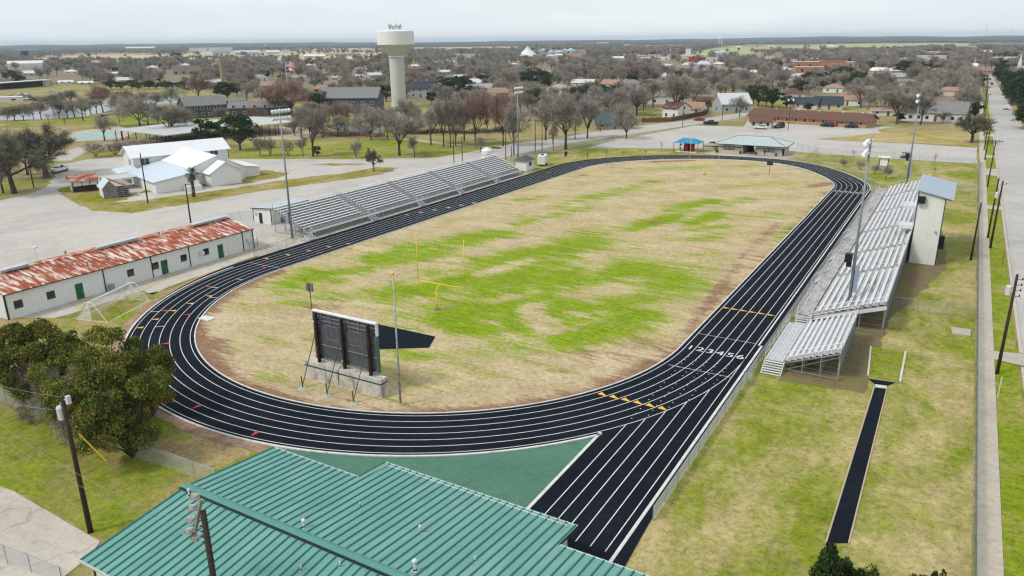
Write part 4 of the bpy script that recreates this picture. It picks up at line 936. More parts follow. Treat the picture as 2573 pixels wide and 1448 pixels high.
# ================================================================== utility poles
ALLP = {}
def upole(key, px, py, top, label, arm=0, trans=False, r=.15, rot=0.0, ins=0, h=None):
    P = at(px, py); hh = h or hgt(P, top); t = thing('utility_pole', label, 'utility pole', P, 'wooden utility poles')
    mb = MB(); mb.tube(P, P+Vector((0, 0, hh)), r, r*.68, 8); part('pole', mb, m_wood, t, smooth=True)
    if arm:
        mb = MB(); d = Vector((math.cos(rot), math.sin(rot), 0))*arm/2
        mb.bar(P+Vector((0, 0, hh-.25))-d, P+Vector((0, 0, hh-.25))+d, .11, .13)
        for s in (-.95, -.5, .5, .95): c = P+Vector((0, 0, hh-.2))+d*s; mb.tube(c, c+Vector((0, 0, .28)), .05, n=6)
        mb.bar(P+Vector((0, 0, hh-1.0)), P+Vector((0, 0, hh-.25))+d*.5, .04); mb.bar(P+Vector((0, 0, hh-1.0)), P+Vector((0, 0, hh-.25))-d*.5, .04)
        part('crossarm', mb, m_wood, t)
    if trans:
        mb = MB(); c = P+Vector((-.45, 0, hh-trans)); mb.lathe([(0, c.z-.5), (.26, c.z-.48), (.27, c.z+.35), (.2, c.z+.45), (0, c.z+.47)], 12, (c.x, c.y)); mb.tube(c+Vector((.1, 0, .4)), c+Vector((.1, 0, .7)), .05, n=6); mb.bar(c+Vector((.2, 0, 0)), c+Vector((.5, 0, 0)), .08)
        part('transformer', mb, M('transformer_grey', (.55, .57, .58), .4), t)
    for i in range(ins):
        mb = MB(); z = hh-.5-i*.55; mb.tube(P+Vector((.1, 0, z)), P+Vector((.55, 0, z+.06)), .03, n=5); mb.tube(P+Vector((.5, 0, z)), P+Vector((.5, 0, z+.22)), .06, n=6); part('insulator', mb, m_black, t)
    ALLP[key] = P+Vector((0, 0, hh)); return t
upole('a', 2505, 940, 690, 'nearest wooden utility pole on the right verge, with a grey transformer', 0, 1.6, .17, ins=4)
upole('b', 2488, 624, 455, 'taller front pole of the leaning pair on the right verge', 0, 2.2, .17, ins=1)
upole('c', 2481, 600, 448, 'rear dark pole of the close pair on the right verge', 0, False, .15)
upole('d', 2439, 655, 510, 'dark service pole inside the right fence near the press box', 0, False, .15)
upole('e', 2481, 470, 352, 'pole with a crossarm on the right verge beyond the press box', 2.6, r=.14)
upole('f', 2474, 403, 306, 'pole with a short crossarm on the right verge by the parking lot entrance', 2.4, r=.14)
upole('g', 2472, 379, 300, 'thinner pole just behind the crossarm pole by the lot entrance', 2.0, r=.12)
for i, (px, py, tp) in enumerate(((2470, 315, 236), (2471, 290, 218), (2474, 265, 205), (2476, 245, 196), (2477, 228, 190), (2478, 214, 185))):
    upole('h%d' % i, px, py, tp, ('dark pole on the left of the street %s' % ('beside the big oak', 'past the grey roofed white house', 'before the far cedars', 'halfway down the far street', 'near the far end of the street', 'farthest down the street')[i]), 2.2, r=.14)
upole('l', 372, 511, 385, 'leaning dark pole in front of the white dance hall', 0, r=.15)
upole('m', 483, 585, 463, 'dark pole behind the rusty roofed shed by the palm', 0, r=.15)
upole('n', 85, 472, 365, 'pole among the bare oaks at the far left', 0, r=.14)
upole('o', 302, 317, 278, 'pole beside the pool and pavilion', 0, r=.12)
for i, (px, py, tp, l) in enumerate(((1345, 383, 302, 'tallest of the dark poles by the road behind the left bleachers'), (1362, 385, 311, 'dark pole with a pale box, second by the road bend'), (1390, 379, 335, 'short dark pole at the road bend beside the big bare tree'), (1271, 402, 333, 'dark pole left of the big bare tree behind the bleachers'), (1285, 395, 367, 'short stub pole behind the left bleachers'), (1141, 414, 330, 'dark pole at the back of the left bleachers'), (1162, 410, 345, 'second dark pole at the back of the left bleachers'), (1715, 318, 260, 'dark pole at the edge of the parking lot near the cottage'), (1814, 304, 262, 'dark pole on the road by the pale bungalow'), (1508, 333, 300, 'dark pole before the green roofed house'))):
    upole('q%d' % i, px, py, tp, l, 0, r=.13)
upole('w', 228, 1338, 998, 'near left wooden pole with transformer and yellow guy guard', 0, 1.2, .19)
q = ALLP['w']
t = thing('guy_wire', 'yellow guarded guy wire running down from the near left pole', 'guy wire', (q.x, q.y, 0))
g0 = q-Vector((0, 0, 1.8)); g1 = Vector((*at(400, 1292).xy, 0)); mb = MB(); mb.tube(g0.lerp(g1, .12), g0.lerp(g1, .40), .05, n=6); part('guard', mb, m_yel, t); mb = MB(); mb.tube(g0, g1, .012, n=4); part('wire', mb, m_steel, t)
mb = MB(); c = q+Vector((.5, .1, -.1)); mb.box(c.x-.12, c.x+.12, c.y-.12, c.y+.12, c.z-.3, c.z+.25); mb.bar(q-Vector((0, 0, .2)), c, .05)
solo('cutout_switch', mb, M('transformer_grey', (.55, .57, .58), .4), 'small pale fuse box at the top of the near left pole', 'fuse box', tuple(c))
# floodlight pole in front of the green roof
bz = 10.6
topP = None
for z in np.linspace(4, 14, 101):
    p = at(510, 1285, z)
    if abs(p.y+112.0) < .5: topP = p; break
topP = topP or at(510, 1285, 9.0)
t = thing('floodlight_pole', 'dark wooden pole carrying five grey floodlights in front of the green roof', 'floodlight pole', (topP.x, topP.y, 0))
mb = MB(); mb.tube((topP.x, topP.y, 0), topP, .19, .15, 10); part('pole', mb, M('weathered_pole', (.05, .036, .028), .95, var=.4, vs=5, stretch=(7, 7, .5), bump=.5), t, smooth=True)
ca = [ony(488, 1250, topP.y+.1), ony(497, 1340, topP.y+.1)]
a0, a1 = ony(506, 1255, topP.y-.25), ony(488, 1352, topP.y+.3)
mb = MB(); mb.bar(a0, a1, .14, .12); mb.bar(a0.lerp(a1, .45), topP-Vector((0, 0, .5)), .1); mb.bar(a0.lerp(a1, .7), topP-Vector((0, 0, 1.0)), .06); part('crossarm', mb, M('bleached_wood', (.26, .23, .21), .9, var=.3, vs=4), t)
fl = MB(); fl.add([(-.2, -.16, -.05), (.2, -.16, -.05), (.2, .16, -.05), (-.2, .16, -.05), (-.13, -.1, .22), (.13, -.1, .22), (.13, .1, .22), (-.13, .1, .22)], [(3, 2, 1, 0), (4, 5, 6, 7), (0, 1, 5, 4), (1, 2, 6, 5), (2, 3, 7, 6), (3, 0, 4, 7)]); fl.box(-.08, .08, -.07, .07, .22, .32); fl.bar((-.22, 0, .05), (-.22, 0, .4), .04); fl.bar((.22, 0, .05), (.22, 0, .4), .04); fl.bar((-.22, 0, .4), (.22, 0, .4), .04)
flm = fl.mesh('floodlight', M('floodlight_grey', (.36, .34, .33), .55, var=.25, vs=8))
for px, py, rr in ((490, 1248, .2), (486, 1276, -.1), (481, 1305, .15), (478, 1334, -.1), (490, 1352, .5)):
    o = bpy.data.objects.new('floodlight', flm); COL.objects.link(o); o.parent = t; o.location = ony(px, py, topP.y+.2)-wloc(t); o.rotation_euler = (math.radians(70), rr, math.radians(35)); o.scale = (1.15,)*3
mb = MB()
for i in range(4): mb.tube(topP-Vector((.15, 0, 1.0+i*.33)), topP-Vector((.42, 0, 1.02+i*.33)), .045, n=6)
for i in range(8): mb.bar(topP-Vector((-.12, 0, .4+i*.4)), topP-Vector((-.3, 0, .4+i*.4)), .025)
part('bracket', mb, m_black, t)
# overhead wires
def wire(label, a, b, sag, n=14, r=.012):
    mb = MB(); a = Vector(a); b = Vector(b); pts = []
    for i in range(n+1): f = i/n; p = a.lerp(b, f); p.z -= sag*4*f*(1-f); pts.append(p)
    mb.path(pts, r, 4); return solo('overhead_wire', mb, M('wire_grey', (.22, .22, .23), .5), label, 'wire', tuple(a), 'overhead wires')
wire('bare wire running from the near left pole up to the left edge', q, at(-300, 880, 9.0), .5)
wire('lower bare wire from the near left pole past the cedars', q-Vector((0, 0, 1.0)), at(-300, 930, 8), .5)
wire('upper of two wires sweeping from the left to the floodlight pole', at(-60, 1020, 8.5), topP-Vector((0, 0, 1.0)), 1.1, r=.01)
wire('lower of two wires sweeping from the left to the floodlight pole', at(-60, 1050, 8.0), topP-Vector((0, 0, 1.4)), 1.2, r=.01)
wire('wire between the nearest right pole and the pair beyond it', ALLP['a']-Vector((0, 0, .7)), ALLP['b']-Vector((0, 0, .7)), 1.0)
wire('wire between the pole pair and the crossarm pole', ALLP['b'], ALLP['e'], 1.0)
wire('wire between the crossarm pole and the lot entrance pole', ALLP['e'], ALLP['f'], 1.0)
wire('wire crossing the street from the pole pair', ALLP['b']-Vector((0, 0, 1)), (80, -10, 8), .6)
wire('second wire crossing the street below the first', ALLP['b']-Vector((0, 0, 2.6)), (80, -14, 6.5), .6)
wire('service wire crossing the street from the crossarm pole', ALLP['e']-Vector((0, 0, .4)), (85, 35, 7.5), .6)
# ================================================================== soccer goal
A, B, C_, D_ = at(192, 803), at(271, 812), at(376, 756), at(300, 752)
t = thing('soccer_goal', 'white portable soccer goal with sagging net on the grass beside the left bend', 'soccer goal', A)
m_wp = M('white_pipe', (.72, .73, .70), .5, var=.05)
mid0, mid1 = A.lerp(B, .48), D_.lerp(C_, .48); up = Vector((0, 0, 2.35)); T0, T1 = mid0+up, mid1+up
mb = MB(); mb.path([A, B, C_, D_, A], .065, 6); part('base_bar', mb, m_wp, t)
mb = MB(); mb.tube(T0, T1, .10, n=8); part('crossbar', mb, m_wp, t)
for a, b in ((mid0, T0), (mid1, T1)): mb = MB(); mb.tube(a, b, .06, n=8); part('post', mb, m_wp, t)
for T, a, b in ((T0, A, B), (T1, D_, C_)):
    mb = MB(); d = (b-a).normalized(); mb.path([T, T+d*.6, b], .045, 6); mb.path([T, T-d*.6], .04, 6); part('stay', mb, m_wp, t)
mb = MB(); d0 = (A-B).normalized(); n = 10
for k in range(n):
    f0, f1 = k/n, (k+1)/n
    def sag(f, s): e = T0.lerp(T1, f)+d0*.55*s; g = A.lerp(D_, f); return [e, e.lerp(g, .5)+Vector((0, 0, -.35*math.sin(PI*f)))-d0*.9*math.sin(PI*f), g-d0*1.3*math.sin(PI*f)+Vector((0, 0, .1))]
    p, r_ = sag(f0, 1), sag(f1, 1)
    for i in range(2): mb.quad(tuple(p[i]), tuple(r_[i]), tuple(r_[i+1]), tuple(p[i+1]))
for T, a, b in ((T0, A, mid0), (T1, D_, mid1), (T1, mid1, C_)): mb.poly([tuple(T), tuple(a), tuple(b)])
part('net', mb, m_net, t)
# ================================================================== slabs and small things on the right
P = [at(2388, 826), at(2440, 832), at(2438, 848), at(2393, 842)]
mb = MB(); mb.slab([(p.x, p.y, .22) for p in P], .2); solo('concrete_pad', mb, m_conc2, 'pale concrete pad on the grass near the right fence', 'concrete pad', P[0])
for i, pp in enumerate((((2186, 873), (2190, 873), (2183, 946), (2178, 946)), ((2273, 885), (2278, 886), (2264, 962), (2258, 961)))):
    P = [at(*p) for p in pp]; mb = MB(); mb.slab([(p.x, p.y, .16) for p in P], .14); solo('pit_board', mb, M('pit_board', (.55, .53, .49), .8), ('left', 'right')[i]+' pale board edging the grass landing pit', 'edging board', P[0])
P = [at(2199, 968), at(2228, 972), at(2227, 979), at(2198, 975)]; mb = MB(); mb.slab([(p.x, p.y, .10) for p in P], .08); solo('takeoff_board', mb, M('pit_board', (.55, .53, .49), .8), 'white takeoff board at the end of the black runway', 'takeoff board', P[0])
for i, pp in enumerate((((2194, 975), (2198, 975), (2077, 1367), (2072, 1367)), ((2227, 978), (2230, 978), (2135, 1367), (2130, 1367)))):
    P = [at(*p) for p in pp]; mb = MB(); mb.slab([(p.x, p.y, .11) for p in P], .09); solo('runway_edging', mb, M('edging_tan', (.42, .33, .24), .85), ('left', 'right')[i]+' tan edging strip of the black runway', 'edging strip', P[0])
P = at(520, 803); mb = MB(); mb.box(P.x-.9, P.x+.9, P.y-.55, P.y+.55, 0, .2); solo('junction_slab', mb, M('white_slab', (.62, .61, .58), .8), 'white concrete slab on the dirt inside the left bend', 'concrete slab', P)
P = at(2506, 1003); h = 2.2; mb = MB(); mb.tube(P, P+Vector((0, 0, h)), .045, n=6); solo('marker_post', mb, m_alu, 'short pale marker post on the right verge', 'post', P)
P = at(2517, 670); mb = MB(); mb.tube(P, P+Vector((0, 0, 2.4)), .03, n=6); solo('sign_post', mb, m_black, 'thin dark post on the verge between utility poles', 'post', P)
# ================================================================== small white shed behind the left bleachers
def shed(name, label, x0, x1, y0, y1, z0, z1, wm, rm, axis=0):
    t = thing(name, label, 'shed', ((x0+x1)/2, (y0+y1)/2, 0)); mb = MB()
    ribwall(mb, (x0, y0), (x1, y0), 0, z0, z1); ribwall(mb, (x1, y0), (x1, y1), 0, z1, z1); ribwall(mb, (x1, y1), (x0, y1), 0, z1, z0); ribwall(mb, (x0, y1), (x0, y0), 0, z0, z0)
    part('wall', mb, wm, t); mb = MB(); mb.slab([(x0-.25, y0-.25, z0+.06), (x1+.25, y0-.25, z1+.06), (x1+.25, y1+.25, z1+.06), (x0-.25, y1+.25, z0+.06)], .1); part('roof', mb, rm, t)
    for x, y, z in ((x0, y0, z0), (x1, y0, z1), (x1, y1, z1)): mb = MB(); mb.box(x-.05, x+.05, y-.05, y+.05, 0, z); part('corner_trim', mb, m_dark, t)
    mb = MB(); mb.bar((x0-.28, y0-.29, z0-.02), (x1+.28, y0-.29, z1-.02), .06, .14); part('fascia', mb, m_dark, t); return t
t = shed('ticket_shed', 'small white shed with a pale flat roof behind the near end of the left bleachers', -58.2, -53.6, -32.2, -22.5, 2.75, 3.1, m_white, M('pale_blue_roof2', (.46, .51, .56), .35, .2))
mb = MB(); mb.box(-56.7, -55.9, -32.27, -32.2, 0, 2.0); part('door', mb, m_black, t)
mb = MB(); mb.box(-57.8, -57.3, -32.5, -32.2, 1.6, 2.1); part('air_conditioner', mb, m_alu, t)
mb = MB(); mb.box(-53.6, -53.53, -29.9, -29.0, 0, 2.05); part('door', mb, m_gdoor, t, label='green door')
# booth, trailer, tank, notice board by the far end
P = at(1316, 428); t = thing('ticket_booth', 'small white booth with a dark hip roof at the far end of the left bleachers', 'booth', P)
mb = MB(); mb.box(P.x-1.6, P.x+1.6, P.y-1.4, P.y+2.4, 0, 2.7); part('wall', mb, m_white, t)
mb = MB(); mb.add([(P.x-2.1, P.y-1.9, 2.7), (P.x+2.1, P.y-1.9, 2.7), (P.x+2.1, P.y+2.9, 2.7), (P.x-2.1, P.y+2.9, 2.7), (P.x, P.y-.2, 3.8), (P.x, P.y+1.2, 3.8)], [(0, 1, 4), (1, 2, 5, 4), (2, 3, 5), (3, 0, 4, 5), (3, 2, 1, 0)]); part('roof', mb, M('charcoal_shingle', (.085, .085, .09), .85, var=.2), t)
mb = MB(); mb.box(P.x+1.6, P.x+1.64, P.y, P.y+1.2, 1.2, 2.2); part('window', mb, m_glass, t)
P = at(1360, 419); t = thing('cargo_trailer', 'white enclosed cargo trailer parked on grass beyond the left bleachers', 'trailer', P)
mb = MB(); c = MB((P.x, P.y, 0), math.radians(20)); c.box(-1.0, 1.0, -.2, 4.6, .55, 2.75); c.add([(-1, 4.6, .55), (1, 4.6, .55), (1, 4.6, 2.75), (-1, 4.6, 2.75), (0, 5.3, .55), (0, 5.3, 2.6)], [(0, 4, 5, 3), (4, 1, 2, 5), (3, 5, 2)]); part('body', c, m_white, t)
c = MB((P.x, P.y, 0), math.radians(20)); c.box(-.95, .95, -.23, -.2, .6, 2.65); part('door', c, M('roller_door', (.68, .67, .63), .5), t)
for e in (-1, 1):
    for yy in (1.6, 2.6): c = MB((P.x, P.y, 0), math.radians(20)); c.tube((e*1.0, yy, .35), (e*1.18, yy, .35), .35, n=12); part('wheel', c, m_black, t)
c = MB((P.x, P.y, 0), math.radians(20)); c.box(-.4, .4, 1.5, 2.3, 2.75, 3.0); part('roof_vent', c, m_black, t)
P = at(1224, 404); P = Vector((-55.5, 41, 0)); t = thing('water_tank', 'white round water tank behind the top of the left bleachers', 'tank', P)
q_ = onx(1224, 392, -55.5); P = Vector((-55.5, q_.y, 0))
t.location = P; mb = MB(); mb.lathe([(1.45, 0), (1.45, 4.0), (1.1, 4.45), (.35, 4.65), (.3, 4.85), (0, 4.87)], 20, (P.x, P.y)); part('shell', mb, m_white, t, smooth=False); mb = MB(); mb.lathe([(1.47, 2.9), (1.47, 3.05)], 20, (P.x, P.y)); part('band', mb, m_steel, t)
P = at(2219, 421); t = thing('notice_board', 'white roofed notice board standing in the grass by the crape myrtles', 'notice board', P)
mb = MB(); mb.box(P.x-.9, P.x+.9, P.y-.1, P.y+.1, .35, 2.5); part('board', mb, m_white, t); mb = MB()
for e in (-1, 1): mb.box(P.x+e*1.0-.08, P.x+e*1.0+.08, P.y-.15, P.y+.15, 0, 2.6)
part('post', mb, m_dark, t); mb = MB(); mb.slab([(P.x-1.35, P.y-.6, 2.6), (P.x+1.35, P.y-.6, 2.6), (P.x+1.35, P.y+.6, 2.75), (P.x-1.35, P.y+.6, 2.75)], .1); part('roof', mb, m_white, t)
# ================================================================== concession stand, canopy
t = thing('concession_stand', 'cream concession stand with a pale green hip roof and open middle passage', 'concession stand', (1.2, 100, 0))
cx0, cx1, cy0, cy1 = -7.9, 10.4, 96.0, 105.0
m_cream = M('cream_block', (.54, .49, .41), .85, var=.07, c2=(.40, .35, .28), c2amt=.3)
pa = ony(1866, 380, cy0).x; pb_ = ony(1897, 384, cy0).x
mb = MB(); mb.box(cx0, pa, cy0, cy1, 0, 2.75); mb.box(pb_, cx1, cy0, cy1, 0, 2.75); part('wall', mb, m_cream, t)
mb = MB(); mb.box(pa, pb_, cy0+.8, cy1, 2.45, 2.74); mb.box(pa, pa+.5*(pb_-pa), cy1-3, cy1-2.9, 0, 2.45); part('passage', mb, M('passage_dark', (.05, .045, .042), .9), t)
mb = MB(); mb.box(cx0-.01, pa-.02, cy0-.02, cy0, 1.75, 1.95); mb.box(pb_+.02, cx1+.01, cy0-.02, cy0, 1.75, 1.95); part('dark_band', mb, m_dark, t)
e0, e1, f0, f1, zr2 = cx0-1.0, cx1+1.0, cy0-1.2, cy1+1.2, 4.75
mb = MB(); vs = [(e0, f0, 2.8), (e1, f0, 2.8), (e1, f1, 2.8), (e0, f1, 2.8), (e0+5.6, 100.5, zr2), (e1-5.6, 100.5, zr2)]
mb.add(vs, [(0, 1, 5, 4), (1, 2, 5), (2, 3, 4, 5), (3, 0, 4), (3, 2, 1, 0)]); rf = part('roof', mb, M('pale_green_roof', (.47, .54, .53), .35, .15, var=.12, vs=.8), t)
mb = MB()
for i in range(1, 34):
    x = e0+(e1-e0)*i/34
    f = min(1, (x-e0)/5.6, (e1-x)/5.6)
    for yy, s in ((f0, 1), (f1, -1)): mb.bar((x, yy, 2.83), (x, yy+s*(100.5-f0)*f, 2.83+(zr2-2.8)*f), .05, .05)
part('standing_seams', mb, M('seam_green', (.30, .38, .37), .4), rf)
mb = MB(); mb.box(e0, e1, f0-.1, f0, 2.62, 2.8); mb.box(e1, e1+.1, f0, f1, 2.62, 2.8)
for a, b in ((vs[0], vs[4]), (vs[1], vs[5]), (vs[2], vs[5]), (vs[4], vs[5])): mb.bar(Vector(a)+Vector((0, 0, .04)), Vector(b)+Vector((0, 0, .04)), .14, .05)
part('fascia', mb, m_dark, t)
for pa_, pb2 in ((1819, 1846), (1919, 1946)):
    xa, xb = ony(pa_, 375, cy0).x, ony(pb2, 378, cy0).x; mb = MB(); mb.box(xa, xb, cy0-.06, cy0, 1.0, 2.2); w = part('service_window', mb, m_black, t)
    mb = MB(); xm_ = (xa+xb)/2; mb.box(xa+.12, xm_-.1, cy0-.065, cy0-.06, 1.1, 2.1); mb.box(xm_+.1, xb-.12, cy0-.065, cy0-.06, 1.1, 2.1); part('pane', mb, M('pane_grey', (.22, .26, .28), .15, spec=.7), w)
mb = MB(); xa = ony(1966, 385, cy0).x; mb.box(xa-.1, xa+.5, cy0-.05, cy0, 0, 2.2); part('door', mb, m_dark, t)
mb = MB(); mb.poly([(cx0-1.6, 95.9, .12), (cx0-3.2, 90.3, .12), (4, 90.2, .12), (12.2, 90.0, .12), (13.6, 95, .12), (13.2, 106, .12), (cx0-1.6, 106, .12)]); structure('pavement', mb, m_conc2)
for i, px in enumerate((1802, 1860, 1900, 1950)):
    p = ony(px, 385, 95.3); mb = MB(); mb.lathe([(0, 0), (.26, 0), (.3, .9), (.32, .95), (0, 1.0)], 10, (p.x, 95.3)); solo('trash_can', mb, m_black, ('black trash can beside the standing person left of the stand', 'black trash can left of the open passage', 'black trash can right of the open passage', 'black trash can at the right end of the stand')[i], 'trash can', (p.x, 95.3, 0), 'trash cans at the concession stand')
for xa, xb, lb_ in ((1812, 1844, 'thin metal queue rail under the left service window'), (1915, 1945, 'thin metal queue rail under the right service window')):
    a, b = ony(xa, 385, 94.9).x, ony(xb, 388, 94.9).x; mb = MB(); mb.path([(a, 94.9, 0), (a, 94.9, .95), (b, 94.9, .95), (b, 94.9, 0)], .03, 5); mb.tube(((a+b)/2, 94.9, 0), ((a+b)/2, 94.9, .95), .03, n=5); solo('queue_rail', mb, m_steel, lb_, 'rail', (a, 94.9, 0))
# canopy
P0, P1 = at(1690, 383), at(1748, 382); t = thing('shade_canopy', 'blue fabric shade canopy on dark red posts left of the concession stand', 'canopy', (P0+P1)/2)
x0, x1, y0, y1 = P0.x, P0.x+7.2, 91.6, 97.2
mb = MB(); xs = [x0-.2, x0+1.6, x1-1.6, x1+.2]
mb.add([(x0-.2, y0-.2, 2.75), (x1+.2, y0-.2, 2.75), (x1+.2, y1+.2, 2.75), (x0-.2, y1+.2, 2.75), (x0+1.8, (y0+y1)/2, 3.9), (x1-1.8, (y0+y1)/2, 3.9)], [(0, 1, 5, 4), (1, 2, 5), (2, 3, 4, 5), (3, 0, 4)]); part('fabric', mb, M('blue_fabric', (.02, .23, .38), .7, var=.08), t)
m_rp = M('dark_red_post', (.13, .015, .02), .5)
for x in (x0, x1):
    for y in (y0, y1): mb = MB(); mb.tube((x, y, 0), (x, y, 2.8), .08, n=8); part('post', mb, m_rp, t)
mb = MB(); mb.poly([(x0+.4, y0-.4, .13), (x1-.4, y0-.4, .13), (x1-.7, y1-.5, .13), (x0+.1, y1-.5, .13)]); structure('pavement', mb, M('white_slab2', (.6, .58, .55), .85))
mb = MB(); mb.poly([(x1-.4, y0+.1, .125), (-7, 94.0, .125), (-7, 95.2, .125), (x1-.5, y0+1.4, .125)]); structure('pavement', mb, m_conc2)
m_red = M('red_panel', (.42, .012, .02), .45)
xa = x0+3.6; t = thing('play_tower', 'red panelled play tower under the blue canopy', 'play tower', (xa, 95, 0)); mb = MB(); mb.box(xa-1.5, xa-.35, 94.4, 95.6, .1, 2.5); mb.box(xa+.35, xa+1.5, 94.4, 95.6, .1, 2.5); mb.box(xa-.35, xa+.35, 95.4, 95.6, .1, 2.5); part('panel', mb, m_red, t); mb = MB(); mb.box(xa-.34, xa+.34, 94.6, 95.39, .1, 2.3); part('opening', mb, m_black, t)
xa = x0+1.5; t = thing('exercise_post', 'dark post with a red seat frame under the left of the canopy', 'exercise post', (xa, 93.5, 0)); mb = MB(); mb.tube((xa, 93.5, 0), (xa, 93.5, 2.0), .09, n=8); mb.sphere((xa, 93.5, 2.1), .28, 5); part('post', mb, m_black, t); mb = MB(); mb.path([(xa-.5, 93.3, 0), (xa-.3, 93.4, .9), (xa+.3, 93.4, .9), (xa+.5, 93.3, 0)], .06, 6); part('frame', mb, m_red, t)
# ================================================================== people
def person(x, y, rz, label, shirt, trousers):
    t = thing('person', label, 'person', (x, y, .12)); t.rotation_euler = (0, 0, rz)
    P = [(0, 0, .95), (0, 0, 1.18), (0, .01, 1.42), (0, .02, 1.52), (0, .04, 1.66), (-.1, 0, .9), (-.12, .02, .48), (-.13, 0, .07), (-.14, .12, .04), (.1, 0, .9), (.13, .04, .48), (.15, 0, .07), (.17, .12, .04), (-.19, 0, 1.42), (-.25, .0, 1.14), (-.22, .14, .92), (-.21, .18, .83), (.19, 0, 1.42), (.25, 0, 1.14), (.22, .14, .92), (.21, .18, .83), (0, .05, 1.77)]
    E_ = [(0, 1), (1, 2), (2, 3), (3, 4), (4, 21), (0, 5), (5, 6), (6, 7), (7, 8), (0, 9), (9, 10), (10, 11), (11, 12), (2, 13), (13, 14), (14, 15), (15, 16), (2, 17), (17, 18), (18, 19), (19, 20)]
    R = [.15, .15, .16, .06, .105, .11, .075, .05, .04, .11, .075, .05, .04, .075, .055, .04, .035, .075, .055, .04, .035, .08]
    me = bpy.data.meshes.new('body'); me.from_pydata(P, E_, []); o = bpy.data.objects.new('body', me); COL.objects.link(o)
    md = o.modifiers.new('skin', 'SKIN'); 
    for i, r in enumerate(R): me.skin_vertices[0].data[i].radius = (r, r*.85)
    me.skin_vertices[0].data[0].use_root = True
    o.modifiers.new('sub', 'SUBSURF').levels = 1; o.modifiers['sub'].render_levels = 1
    me2 = bpy.data.meshes.new_from_object(o.evaluated_get(bpy.context.evaluated_depsgraph_get())); bpy.data.objects.remove(o)
    for m_ in (M('skin_tone', (.30, .18, .12), .6), shirt, trousers): me2.materials.append(m_)
    for f in me2.polygons:
        z = f.center.z; f.material_index = 2 if z < .93 else (0 if z > 1.5 or (abs(f.center.x) > .17 and z < 1.05) else 1); f.use_smooth = True
    o = bpy.data.objects.new('body', me2); COL.objects.link(o); o.parent = t
    mb = MB(); mb.sphere((0, .02, 1.74), .118, 6, (1, 1, .8)); h = bpy.data.objects.new('hair', mb.mesh('hair', M('dark_hair', (.015, .012, .01), .7), smooth=True)); COL.objects.link(h); h.parent = t
p = ony(1798, 381, 94.6); person(p.x, 94.6, 2.8, 'person in black standing at the left corner of the concession stand', M('black_cloth', (.012, .012, .014), .9), M('dark_jeans', (.02, .022, .03), .9))
p = ony(1921, 388, 94.2); person(p.x, 94.2, .4, 'person in dark clothes standing at the right service window', M('charcoal_cloth', (.02, .02, .022), .9), M('black_jeans', (.012, .012, .015), .9))
